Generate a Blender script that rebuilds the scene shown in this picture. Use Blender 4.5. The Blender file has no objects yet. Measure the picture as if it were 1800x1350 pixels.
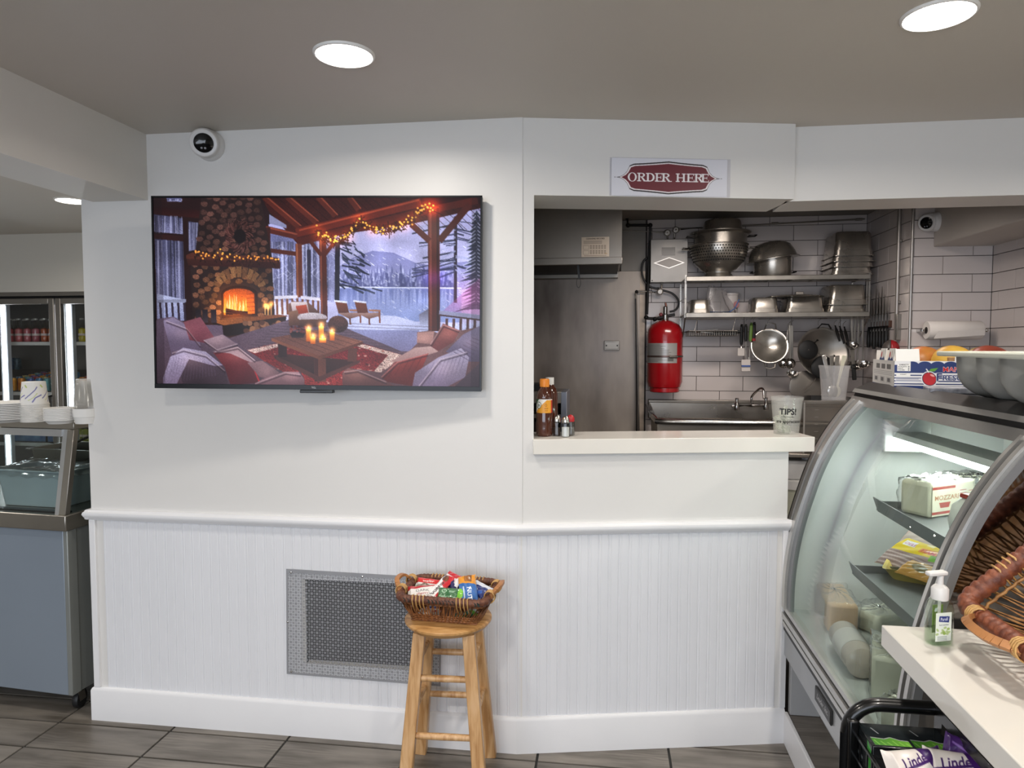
import bpy, bmesh, math, random
import numpy as np
from mathutils import Vector, Matrix, Euler

random.seed(7)
rng = np.random.default_rng(7)
sc = bpy.context.scene
col = sc.collection
PI = math.pi
R = math.radians

# ------------------------------------------------------------------ camera, world, lights
HCAM = 1.5
FPX, PITCH, YAW = 1210.0, R(3.07), R(7.8)
cam_d = bpy.data.cameras.new('camera')
cam_d.sensor_width = 36.0
cam_d.lens = 36.0 * FPX / 1800.0
cam_d.clip_start = 0.02
cam = bpy.data.objects.new('camera', cam_d)
cam.location = (0, 0, HCAM)
cam.rotation_euler = (PI / 2 - PITCH, 0, YAW)
col.objects.link(cam)
sc.camera = cam

sc.view_settings.view_transform = 'Standard'
sc.view_settings.look = 'None'
sc.view_settings.gamma = 1.0
sc.view_settings.use_curve_mapping = False
sc.view_settings.exposure = 0.27

world = bpy.data.worlds.new('daylight')
sc.world = world
world.use_nodes = True
bg = world.node_tree.nodes['Background']
bg.inputs[0].default_value = (0.62, 0.74, 1.0, 1)
bg.inputs[1].default_value = 1.0

def area_light(name, loc, rot, sx, sy, power, color, spread=PI):
    l = bpy.data.lights.new(name, 'AREA')
    l.shape = 'RECTANGLE'; l.size = sx; l.size_y = sy
    l.energy = power; l.color = color; l.spread = spread
    o = bpy.data.objects.new(name, l)
    o.location = loc; o.rotation_euler = rot
    col.objects.link(o)
    return o

P_DAY, P_DOWN, P_NEAR, P_KITCHEN, P_LEFT = 84.0, 13.0, 6.5, 15.0, 12.0
# daylight through the shop window behind the camera
area_light('window_daylight', (-0.9, -3.3, 1.35), (R(90), 0, 0), 4.6, 1.7, P_DAY, (0.86, 0.92, 1.0))

# ------------------------------------------------------------------ helpers
FW = Vector((-math.sin(YAW) * math.cos(PITCH), math.cos(YAW) * math.cos(PITCH), -math.sin(PITCH)))
RT = Vector((math.cos(YAW), math.sin(YAW), 0))
UP = RT.cross(FW)
CAM = Vector((0, 0, HCAM))

def ray(x, y):
    return FW + RT * ((x - 900) / FPX) + UP * ((675 - y) / FPX)
def atY(x, y, Y):
    d = ray(x, y); return CAM + d * (Y / d.y)
def atZ(x, y, z):
    d = ray(x, y); return CAM + d * ((z - HCAM) / d.z)
def atX(x, y, X):
    d = ray(x, y); return CAM + d * (X / d.x)

def lin(c):
    c = np.asarray(c, dtype=float)
    return np.where(c <= 0.04045, c / 12.92, ((c + 0.055) / 1.055) ** 2.4)
def hexc(h):
    h = h.lstrip('#')
    return tuple(int(h[i:i + 2], 16) / 255 for i in (0, 2, 4))
def hl(h):
    return tuple(float(v) for v in lin(hexc(h))) + (1.0,)

MATS = {}
def M(name, c='#808080', rough=0.5, metal=0.0, var=0.0, vscale=6.0, vstretch=(1, 1, 1), bump=0.0, bscale=40.0,
      bstretch=(1, 1, 1), coat=0.0, emit=None, estr=0.0, spec=0.5, c2=None, rand=0.0, trans=0.0, subs=0.0, rvar=0.0):
    """A procedural Principled material: a noise-mixed colour, noise bump and a little per-object variation."""
    if name in MATS: return MATS[name]
    m = bpy.data.materials.new(name); m.use_nodes = True
    nt = m.node_tree; b = nt.nodes['Principled BSDF']
    b.inputs['Base Color'].default_value = hl(c)
    b.inputs['Roughness'].default_value = rough
    b.inputs['Metallic'].default_value = metal
    b.inputs['Coat Weight'].default_value = coat
    b.inputs['Specular IOR Level'].default_value = spec
    b.inputs['Transmission Weight'].default_value = trans
    if subs: b.inputs['Subsurface Weight'].default_value = subs; b.inputs['Subsurface Radius'].default_value = (.02, .015, .01)
    if emit: b.inputs['Emission Color'].default_value = hl(emit); b.inputs['Emission Strength'].default_value = estr
    tc = nt.nodes.new('ShaderNodeTexCoord')
    def noise(scale, stretch, detail=4):
        mp = nt.nodes.new('ShaderNodeMapping'); mp.inputs['Scale'].default_value = stretch
        nt.links.new(tc.outputs['Object'], mp.inputs['Vector'])
        n = nt.nodes.new('ShaderNodeTexNoise'); n.inputs['Scale'].default_value = scale; n.inputs['Detail'].default_value = detail
        nt.links.new(mp.outputs[0], n.inputs['Vector']); return n
    last = None
    if var > 0 or c2:
        n = noise(vscale, vstretch)
        mx = nt.nodes.new('ShaderNodeMix'); mx.data_type = 'RGBA'
        a = np.array(hl(c))
        mx.inputs[6].default_value = tuple(np.clip(a * (1 - var), 0, 1)[:3]) + (1,)
        mx.inputs[7].default_value = hl(c2) if c2 else tuple(np.clip(a * (1 + var), 0, 1)[:3]) + (1,)
        rp = nt.nodes.new('ShaderNodeMapRange'); rp.inputs[1].default_value = .32; rp.inputs[2].default_value = .68
        nt.links.new(n.outputs[0], rp.inputs[0]); nt.links.new(rp.outputs[0], mx.inputs[0])
        last = mx.outputs[2]
        if rvar:
            mr = nt.nodes.new('ShaderNodeMapRange'); mr.inputs[1].default_value = .3; mr.inputs[2].default_value = .7
            mr.inputs[3].default_value = max(rough - rvar, .02); mr.inputs[4].default_value = rough + rvar
            nt.links.new(n.outputs[0], mr.inputs[0]); nt.links.new(mr.outputs[0], b.inputs['Roughness'])
    if rand > 0:
        oi = nt.nodes.new('ShaderNodeObjectInfo'); hs = nt.nodes.new('ShaderNodeHueSaturation')
        mr = nt.nodes.new('ShaderNodeMapRange'); mr.inputs[3].default_value = 1 - rand; mr.inputs[4].default_value = 1 + rand
        nt.links.new(oi.outputs['Random'], mr.inputs[0]); nt.links.new(mr.outputs[0], hs.inputs['Value'])
        if last: nt.links.new(last, hs.inputs['Color'])
        else: hs.inputs['Color'].default_value = hl(c)
        last = hs.outputs[0]
    if last: nt.links.new(last, b.inputs['Base Color'])
    if bump > 0:
        n = noise(bscale, bstretch, 3)
        bp = nt.nodes.new('ShaderNodeBump'); bp.inputs['Strength'].default_value = bump; bp.inputs['Distance'].default_value = .004
        nt.links.new(n.outputs[0], bp.inputs['Height']); nt.links.new(bp.outputs[0], b.inputs['Normal'])
    MATS[name] = m
    return m

def glass(name, tint='#ffffff', gloss=1.0, film=0.0, filmc='#ffffff', rough=0.02, ior=1.45):
    """Thin pane or thin-walled plastic: clear with Fresnel gloss, optionally with a milky film."""
    if name in MATS: return MATS[name]
    m = bpy.data.materials.new(name); m.use_nodes = True
    nt = m.node_tree; nt.nodes.clear()
    out = nt.nodes.new('ShaderNodeOutputMaterial')
    tr = nt.nodes.new('ShaderNodeBsdfTransparent'); tr.inputs[0].default_value = hl(tint)
    gl = nt.nodes.new('ShaderNodeBsdfGlossy'); gl.inputs['Roughness'].default_value = rough
    fr = nt.nodes.new('ShaderNodeFresnel'); fr.inputs[0].default_value = ior
    mu = nt.nodes.new('ShaderNodeMath'); mu.operation = 'MULTIPLY'; mu.inputs[1].default_value = gloss
    ge = nt.nodes.new('ShaderNodeNewGeometry')          # gloss on the outer face only: the inner one would count it twice
    iv = nt.nodes.new('ShaderNodeMath'); iv.operation = 'SUBTRACT'; iv.inputs[0].default_value = 1.0
    nt.links.new(ge.outputs['Backfacing'], iv.inputs[1])
    m2 = nt.nodes.new('ShaderNodeMath'); m2.operation = 'MULTIPLY'
    nt.links.new(fr.outputs[0], m2.inputs[0]); nt.links.new(iv.outputs[0], m2.inputs[1])
    nt.links.new(m2.outputs[0], mu.inputs[0])
    base = tr.outputs[0]
    if film > 0:
        df = nt.nodes.new('ShaderNodeBsdfDiffuse'); df.inputs[0].default_value = hl(filmc)
        tl = nt.nodes.new('ShaderNodeBsdfTranslucent'); tl.inputs[0].default_value = hl(filmc)
        m0 = nt.nodes.new('ShaderNodeMixShader'); m0.inputs[0].default_value = .5
        nt.links.new(df.outputs[0], m0.inputs[1]); nt.links.new(tl.outputs[0], m0.inputs[2])
        m1 = nt.nodes.new('ShaderNodeMixShader'); m1.inputs[0].default_value = film
        nt.links.new(base, m1.inputs[1]); nt.links.new(m0.outputs[0], m1.inputs[2]); base = m1.outputs[0]
    mx = nt.nodes.new('ShaderNodeMixShader')
    nt.links.new(mu.outputs[0], mx.inputs[0]); nt.links.new(base, mx.inputs[1]); nt.links.new(gl.outputs[0], mx.inputs[2])
    nt.links.new(mx.outputs[0], out.inputs[0])
    MATS[name] = m
    return m

def print_mat(name, rough=.5, emit=0.0, metal=0.0, coat=0.0):
    """Flat print: the colours stored on the mesh's own points."""
    if name in MATS: return MATS[name]
    m = bpy.data.materials.new(name); m.use_nodes = True
    nt = m.node_tree; b = nt.nodes['Principled BSDF']
    at = nt.nodes.new('ShaderNodeAttribute'); at.attribute_name = 'print'
    nt.links.new(at.outputs['Color'], b.inputs['Base Color'])
    b.inputs['Roughness'].default_value = rough; b.inputs['Metallic'].default_value = metal
    b.inputs['Coat Weight'].default_value = coat
    if emit > 0:
        nt.links.new(at.outputs['Color'], b.inputs['Emission Color']); b.inputs['Emission Strength'].default_value = emit
        mu = nt.nodes.new('ShaderNodeMix'); mu.data_type = 'RGBA'; mu.inputs[0].default_value = 1.0
        mu.inputs[7].default_value = (.01, .01, .012, 1); nt.links.new(mu.outputs[2], b.inputs['Base Color'])
    MATS[name] = m
    return m

def wmat(o):
    m = o.matrix_basis.copy()
    while o.parent: o = o.parent; m = o.matrix_basis @ m
    return m

def frame(d, up=Vector((0, 0, 1))):
    d = Vector(d).normalized()
    if abs(d.dot(up)) > .98: up = Vector((0, 1, 0))
    a = d.cross(up).normalized(); b = a.cross(d).normalized()
    return a, b

class MB:
    """Collects primitives (world coordinates) and links them as ONE mesh object."""
    def __init__(s, mtx=None): s.v = []; s.f = []; s.m = mtx
    def add(s, vs, fs):
        k = len(s.v)
        s.v += [(s.m @ Vector(p)) if s.m else Vector(p) for p in vs]
        s.f += [[i + k for i in f] for f in fs]; return s
    def box(s, lo, hi, top=None):
        """axis box lo..hi; top=(dx,dy) shrinks the upper face on each side"""
        x0, y0, z0 = lo; x1, y1, z1 = hi; dx, dy = top or (0, 0)
        return s.add([(x0, y0, z0), (x1, y0, z0), (x1, y1, z0), (x0, y1, z0), (x0 + dx, y0 + dy, z1), (x1 - dx, y0 + dy, z1), (x1 - dx, y1 - dy, z1), (x0 + dx, y1 - dy, z1)],
                     [(3, 2, 1, 0), (4, 5, 6, 7), (0, 1, 5, 4), (1, 2, 6, 5), (2, 3, 7, 6), (3, 0, 4, 7)])
    def hexa(s, p):
        """eight corners: bottom loop then top loop"""
        return s.add(p, [(3, 2, 1, 0), (4, 5, 6, 7), (0, 1, 5, 4), (1, 2, 6, 5), (2, 3, 7, 6), (3, 0, 4, 7)])
    def bar(s, a, b, w, h, up=(0, 0, 1), w2=None, h2=None):
        a = Vector(a); b = Vector(b); x, y = frame(b - a, Vector(up)); w2 = w2 or w; h2 = h2 or h
        p = [a - x * w / 2 - y * h / 2, a + x * w / 2 - y * h / 2, a + x * w / 2 + y * h / 2, a - x * w / 2 + y * h / 2]
        q = [b - x * w2 / 2 - y * h2 / 2, b + x * w2 / 2 - y * h2 / 2, b + x * w2 / 2 + y * h2 / 2, b - x * w2 / 2 + y * h2 / 2]
        return s.hexa(p + q)
    def cyl(s, a, b, r, r2=None, n=20, caps=True):
        a = Vector(a); b = Vector(b); x, y = frame(b - a); r2 = r if r2 is None else r2
        vs = []; fs = []
        for p, q in ((a, r), (b, r2)):
            vs += [p + (x * math.cos(2 * PI * i / n) + y * math.sin(2 * PI * i / n)) * q for i in range(n)]
        fs = [(i, (i + 1) % n, n + (i + 1) % n, n + i) for i in range(n)]
        if caps: fs += [tuple(range(n))[::-1], tuple(range(n, 2 * n))]
        return s.add(vs, fs)
    def tube(s, pts, r, n=8, closed=False, caps=True):
        """r: number or list"""
        pts = [Vector(p) for p in pts]; k = len(pts); vs = []; fs = []
        prev = None
        for i, p in enumerate(pts):
            if closed: d = pts[(i + 1) % k] - pts[i - 1]
            else: d = pts[min(i + 1, k - 1)] - pts[max(i - 1, 0)]
            if d.length < 1e-9: d = Vector((0, 0, 1))
            d.normalize()
            if prev is None: x, y = frame(d)
            else:
                x = prev - d * prev.dot(d)
                if x.length < 1e-6: x, y = frame(d)
                x.normalize(); y = d.cross(x)
            prev = x
            q = r[i] if isinstance(r, (list, tuple)) else r
            vs += [p + (x * math.cos(2 * PI * j / n) + y * math.sin(2 * PI * j / n)) * q for j in range(n)]
        for i in range(k if closed else k - 1):
            a = i * n; b = ((i + 1) % k) * n
            fs += [(a + j, a + (j + 1) % n, b + (j + 1) % n, b + j) for j in range(n)]
        if caps and not closed: fs += [tuple(range(n))[::-1], tuple(range((k - 1) * n, k * n))]
        return s.add(vs, fs)
    def lathe(s, prof, c=(0, 0, 0), axis=(0, 0, 1), n=24, sx=1, sy=1, arc=None):
        """prof: (radius, height) along axis"""
        c = Vector(c); z = Vector(axis).normalized()
        if abs(z.z) > .999: x, y = Vector((1, 0, 0)), Vector((0, 1, 0)) if z.z > 0 else Vector((0, -1, 0))
        else: x, y = frame(z)
        vs = []; fs = []; k = len(prof)
        for (r, h) in prof:
            r = max(r, 1e-5)
            vs += [c + z * h + (x * math.cos(2 * PI * i / n) * sx + y * math.sin(2 * PI * i / n) * sy) * r for i in range(n)]
        for i in range(k - 1):
            a = i * n; b = a + n
            fs += [(a + j, a + (j + 1) % n, b + (j + 1) % n, b + j) for j in range(n)]
        if prof[0][0] > 1e-4: fs.append(tuple(range(n))[::-1])
        if prof[-1][0] > 1e-4: fs.append(tuple(range((k - 1) * n, k * n)))
        return s.add(vs, fs)
    def ball(s, c, r, n=14, sz=1.0, sx=1.0, sy=1.0):
        k = n // 2 + 1
        return s.lathe([(r * math.sin(PI * i / k), -r * sz * math.cos(PI * i / k)) for i in range(k + 1)], c, n=n, sx=sx, sy=sy)
    def prism(s, poly, a, b, axis='Y'):
        """poly of 2-D points extruded between a and b along an axis; points are (x,z) for Y, (x,y) for Z, (y,z) for X"""
        def P(p, t): return {'Y': (p[0], t, p[1]), 'Z': (p[0], p[1], t), 'X': (t, p[0], p[1])}[axis]
        n = len(poly)
        return s.add([P(p, a) for p in poly] + [P(p, b) for p in poly],
                     [tuple(range(n))[::-1], tuple(range(n, 2 * n))] + [(i, (i + 1) % n, n + (i + 1) % n, n + i) for i in range(n)])
    def strip(s, poly, a, b, axis='Y', t=None):
        """an open sheet through poly between a and b"""
        def P(p, q): return {'Y': (p[0], q, p[1]), 'Z': (p[0], p[1], q), 'X': (q, p[0], p[1])}[axis]
        n = len(poly)
        return s.add([P(p, a) for p in poly] + [P(p, b) for p in poly], [(i, i + 1, n + i + 1, n + i) for i in range(n - 1)])
    def sheet(s, fn, nu, nv):
        vs = [fn(i / nu, j / nv) for j in range(nv + 1) for i in range(nu + 1)]
        w = nu + 1
        return s.add(vs, [(j * w + i, j * w + i + 1, (j + 1) * w + i + 1, (j + 1) * w + i) for j in range(nv) for i in range(nu)])
    def build(s, name, mat, parent=None, smooth=False, bevel=0.0, solid=0.0, sub=0, kind=None, world=True, segs=2, fix=True):
        me = bpy.data.meshes.new(name)
        vs = s.v
        if parent is not None and world:
            inv = wmat(parent).inverted(); vs = [inv @ v for v in vs]
        me.from_pydata([tuple(v) for v in vs], [], s.f); 
        if fix:
            bm = bmesh.new(); bm.from_mesh(me); bmesh.ops.recalc_face_normals(bm, faces=bm.faces); bm.to_mesh(me); bm.free()
        if mat is not None: me.materials.append(mat)
        o = bpy.data.objects.new(name, me); col.objects.link(o)
        if parent is not None: o.parent = parent
        if smooth:
            for p in me.polygons: p.use_smooth = True
            if smooth == 'auto': me.set_sharp_from_angle(angle=R(38))
        if bevel:
            b = o.modifiers.new('bevel', 'BEVEL'); b.width = bevel; b.segments = segs; b.limit_method = 'ANGLE'; b.angle_limit = R(40)
            for p in me.polygons: p.use_smooth = True
            me.set_sharp_from_angle(angle=R(38))
        if solid:
            b = o.modifiers.new('solid', 'SOLIDIFY'); b.thickness = solid; b.offset = 0
        if sub:
            b = o.modifiers.new('sub', 'SUBSURF'); b.levels = sub; b.render_levels = sub
        if kind: o['kind'] = kind
        return o

def tag(o, label, cat, group=None):
    o['label'] = label; o['category'] = cat
    if group: o['group'] = group
    return o
def T(name, label, cat, loc=(0, 0, 0), rz=0.0, group=None, rot=None):
    o = bpy.data.objects.new(name, None); col.objects.link(o)
    o.empty_display_size = .05
    o.location = loc; o.rotation_euler = rot if rot else (0, 0, rz)
    return tag(o, label, cat, group)
def S(o):
    o['kind'] = 'structure'; return o
KIDS = {}
def copy_tree(o, parent=None):
    c = o.copy(); col.objects.link(c)
    if parent is not None: c.parent = parent
    for ch in [x for x in col.objects if x.parent == o]: copy_tree(ch, c)
    return c
def dup(root, loc, rz=0.0, label=None, group=None, rot=None):
    c = copy_tree(root); c.location = loc; c.rotation_euler = rot if rot else (0, 0, rz)
    if label: c['label'] = label
    if group: c['group'] = group
    return c

# ------------------------------------------------------------------ flat print: a small raster canvas stored as point colours
TXT = {}
def text_tris(s, off=0.0):
    k = (s, off)
    if k in TXT: return TXT[k]
    cu = bpy.data.curves.new('t', 'FONT'); cu.body = s; cu.size = 1.0; cu.offset = off; cu.resolution_u = 3
    ob = bpy.data.objects.new('t', cu)
    me = ob.to_mesh(); me.calc_loop_triangles()
    v = np.array([x.co[:2] for x in me.vertices]) if len(me.vertices) else np.zeros((0, 2))
    t = np.array([x.vertices[:] for x in me.loop_triangles], dtype=int)
    ob.to_mesh_clear(); bpy.data.objects.remove(ob); bpy.data.curves.remove(cu)
    TXT[k] = (v, t); return TXT[k]

class Canvas:
    def __init__(s, w, h, bg='#ffffff'):
        s.w = w; s.h = h; s.A = np.ones((h, w, 3)) * np.array(hexc(bg)); s.k = 1.0; s.ox = s.oy = 0.0
    def _t(s, pts): return (np.asarray(pts, float) - np.array([s.ox, s.oy])) * s.k
    def mask(s, P, ss=2):
        x0 = max(int(np.floor(P[:, 0].min())), 0); x1 = min(int(np.ceil(P[:, 0].max())) + 1, s.w)
        y0 = max(int(np.floor(P[:, 1].min())), 0); y1 = min(int(np.ceil(P[:, 1].max())) + 1, s.h)
        if x1 <= x0 or y1 <= y0: return None
        acc = np.zeros((y1 - y0, x1 - x0))
        for a in range(ss):
            for b in range(ss):
                X = np.arange(x0, x1)[None, :] + (a + .5) / ss; Y = np.arange(y0, y1)[:, None] + (b + .5) / ss
                ins = np.zeros(acc.shape, bool); n = len(P)
                for i in range(n):
                    ax, ay = P[i]; bx, by = P[(i + 1) % n]
                    if ay == by: continue
                    c = ((ay > Y) != (by > Y)) & (X < (bx - ax) * (Y - ay) / (by - ay) + ax)
                    ins ^= c
                acc += ins
        return acc / (ss * ss), x0, x1, y0, y1
    def blend(s, m, c, alpha=1.0):
        if m is None: return
        a, x0, x1, y0, y1 = m
        a = (a * alpha)[..., None]
        s.A[y0:y1, x0:x1] = s.A[y0:y1, x0:x1] * (1 - a) + np.broadcast_to(c, s.A[y0:y1, x0:x1].shape) * a
    def poly(s, pts, c, c2=None, d=(0, 1), noise=0.0, alpha=1.0):
        P = s._t(pts); m = s.mask(P)
        if m is None: return s
        a, x0, x1, y0, y1 = m
        C = np.array(hexc(c))
        if c2:
            X = np.arange(x0, x1)[None, :]; Y = np.arange(y0, y1)[:, None]
            pr = P @ np.array(d, float); t = (X * d[0] + Y * d[1] - pr.min()) / max(pr.max() - pr.min(), 1e-6)
            t = np.clip(t, 0, 1)[..., None]; C = C * (1 - t) + np.array(hexc(c2)) * t
        if noise:
            C = C * (1 + noise * rng.standard_normal((y1 - y0, x1 - x0, 1)))
        s.blend(m, np.clip(C, 0, 1), alpha); return s
    def rect(s, x0, y0, x1, y1, c, c2=None, d=(0, 1), noise=0.0, alpha=1.0):
        return s.poly([(x0, y0), (x1, y0), (x1, y1), (x0, y1)], c, c2, d, noise, alpha)
    def ell(s, cx, cy, rx, ry, c, c2=None, d=(0, 1), noise=0.0, alpha=1.0, rot=0.0, n=28):
        cr, sr = math.cos(rot), math.sin(rot)
        return s.poly([(cx + rx * math.cos(t) * cr - ry * math.sin(t) * sr, cy + rx * math.cos(t) * sr + ry * math.sin(t) * cr) for t in np.linspace(0, 2 * PI, n, endpoint=False)], c, c2, d, noise, alpha)
    def line(s, pts, w, c, alpha=1.0):
        pts = [np.array(p, float) for p in pts]
        for a, b in zip(pts[:-1], pts[1:]):
            d = b - a; L = np.hypot(*d)
            if L < 1e-6: continue
            n = np.array([-d[1], d[0]]) / L * w / 2
            s.poly([a + n, b + n, b - n, a - n], c, alpha=alpha)
        return s
    def glow(s, cx, cy, r, c, amp=1.0, ry=None):
        (px, py), = s._t([(cx, cy)]); r *= s.k; ry = (ry * s.k) if ry else r
        Y, X = np.mgrid[0:s.h, 0:s.w]
        g = np.exp(-(((X - px) / r) ** 2 + ((Y - py) / ry) ** 2))[..., None] * amp
        s.A = np.clip(s.A + g * np.array(hexc(c)), 0, 1); return s
    def text(s, t, x, y, h, c, rot=0.0, sx=1.0, off=0.0, shear=0.0, center=False, alpha=1.0):
        """x,y: the baseline's start; h: capital height"""
        v, tr = text_tris(t, off)
        if len(tr) == 0: return s
        v = v.copy() / 0.69 * h; v[:, 0] = v[:, 0] * sx + v[:, 1] * shear
        if center: v[:, 0] -= (v[:, 0].max() + v[:, 0].min()) / 2
        cr, sr = math.cos(rot), math.sin(rot)
        px = x + v[:, 0] * cr + v[:, 1] * sr; py = y + v[:, 0] * sr - v[:, 1] * cr
        P = s._t(np.stack([px, py], 1))
        acc = np.zeros((s.h, s.w))
        for k in tr:
            m = s.mask(P[k], 3)
            if m is None: continue
            a, x0, x1, y0, y1 = m; acc[y0:y1, x0:x1] += a
        s.blend((np.clip(acc, 0, 1), 0, s.w, 0, s.h), np.array(hexc(c)), alpha); return s

def printed(name, cv, fn, mat, parent=None, smooth=True, solid=0.0):
    """a grid with one point per canvas pixel; fn(u, v) takes arrays (v from the top) and returns world x, y, z arrays"""
    V, U = np.meshgrid(np.linspace(0, 1, cv.h), np.linspace(0, 1, cv.w), indexing='ij')
    x, y, z = fn(U, V)
    co = np.stack([np.broadcast_to(a, U.shape) for a in (x, y, z)], -1).reshape(-1, 3).astype(float)
    if parent is not None:
        inv = np.array(wmat(parent).inverted()); co = co @ inv[:3, :3].T + inv[:3, 3]
    w, h = cv.w, cv.h
    i = (np.arange(h - 1)[:, None] * w + np.arange(w - 1)[None, :]).ravel()
    q = np.stack([i, i + w, i + w + 1, i + 1], 1).astype(np.int32)
    me = bpy.data.meshes.new(name)
    me.vertices.add(len(co)); me.vertices.foreach_set('co', co.ravel())
    me.loops.add(q.size); me.loops.foreach_set('vertex_index', q.ravel())
    me.polygons.add(len(q)); me.polygons.foreach_set('loop_start', np.arange(0, q.size, 4, dtype=np.int32)); 
    me.update(calc_edges=True); me.validate()
    at = me.color_attributes.new('print', 'FLOAT_COLOR', 'POINT')
    c4 = np.concatenate([lin(np.clip(cv.A, 0, 1)).reshape(-1, 3), np.ones((len(co), 1))], 1).astype(np.float32)
    at.data.foreach_set('color', c4.ravel())
    me.materials.append(mat)
    if smooth: me.polygons.foreach_set('use_smooth', np.ones(len(q), bool))
    o = bpy.data.objects.new(name, me); col.objects.link(o)
    if parent is not None: o.parent = parent
    if solid:
        b = o.modifiers.new('solid', 'SOLIDIFY'); b.thickness = solid; b.offset = -1
    return o
def flat(p00, p10, p01):
    """planar mapping: top-left, top-right, bottom-left corners"""
    p00, p10, p01 = (np.array(p, float) for p in (p00, p10, p01))
    def f(U, V):
        return tuple(p00[k] + (p10 - p00)[k] * U + (p01 - p00)[k] * V for k in range(3))
    return f
def wrap(c, r, a0, a1, z1, z0, r2=None):
    """round a vertical cylinder: u runs from angle a0 to a1, v from z1 down to z0"""
    def f(U, V):
        a = a0 + (a1 - a0) * U; rr = r + ((r2 if r2 else r) - r) * V
        return c[0] + rr * np.cos(a), c[1] + rr * np.sin(a), z1 + (z0 - z1) * V
    return f
def rrect(w, h, r, n=5, cx=0, cy=0):
    """rounded rectangle outline, centred"""
    out = []
    for sx, sy, a0 in ((1, 1, 0), (-1, 1, 90), (-1, -1, 180), (1, -1, 270)):
        for i in range(n + 1):
            a = R(a0 + 90 * i / n)
            out.append((cx + sx * (w / 2 - r) + r * math.cos(a), cy + sy * (h / 2 - r) + r * math.sin(a)))
    return out
# ------------------------------------------------------------------ the setting
ZC = 2.31                      # ceiling height
YT = 2.458                     # plane of the wall with the television
XL = -2.028                    # its free end
RX, RY = -0.319, 2.458         # the outward corner between the two wall faces
OA = R(11.76)                  # the counter wall turns away by this much
OU = Vector((math.cos(OA), math.sin(OA), 0)); ON = Vector((math.sin(OA), -math.cos(OA), 0))
UEND = 1.016
YB = 4.8                       # tiled wall at the back of the kitchen
XS, YF = 1.675, 4.13           # tiled return and the tiled face beside it
def O(u, d, z): return Vector((RX, RY, 0)) + OU * u + ON * d + Vector((0, 0, z))
def atO(x, y, d=0.0):
    dr = ray(x, y); p0 = Vector((RX, RY, 0)) + ON * d
    p = CAM + dr * ((p0 - CAM).dot(ON) / dr.dot(ON))
    return (p - p0).dot(OU), p.z
def obox(m, u0, u1, d0, d1, z0, z1):
    return m.hexa([O(u0, d1, z0), O(u1, d1, z0), O(u1, d0, z0), O(u0, d0, z0), O(u0, d1, z1), O(u1, d1, z1), O(u1, d0, z1), O(u0, d0, z1)])

wallp = M('wall_paint', '#dedcd9', .42, var=.015, vscale=2.0, bump=.05, bscale=60)
wallp2 = M('room_paint', '#d3cfc6', .55, var=.015, vscale=2.0, bump=.05, bscale=60)
beamp = M('beam_paint', '#dedad3', .5, var=.02, vscale=2.0, bump=.04, bscale=60)
ceilp = M('ceiling_paint', '#cbc4ba', .55, var=.02, vscale=1.2, bump=.03, bscale=50)
trimp = M('trim_paint', '#e4e4e6', .35, var=.015, vscale=3.0, bump=.08, bscale=30)
plankp = M('bead_paint', '#e0e1e5', .38, var=.012, vscale=3.0, bump=.06, bscale=40, rand=.012)
groutm = M('floor_grout', '#2b2a28', .8, var=.1, vscale=30)
dark = M('dark_gap', '#0b0b0c', .8)
black = M('black_plastic', '#0d0d0f', .38, var=.1)
kceil = M('kitchen_ceiling', '#8d857c', .6, var=.05, vscale=2)

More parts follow.
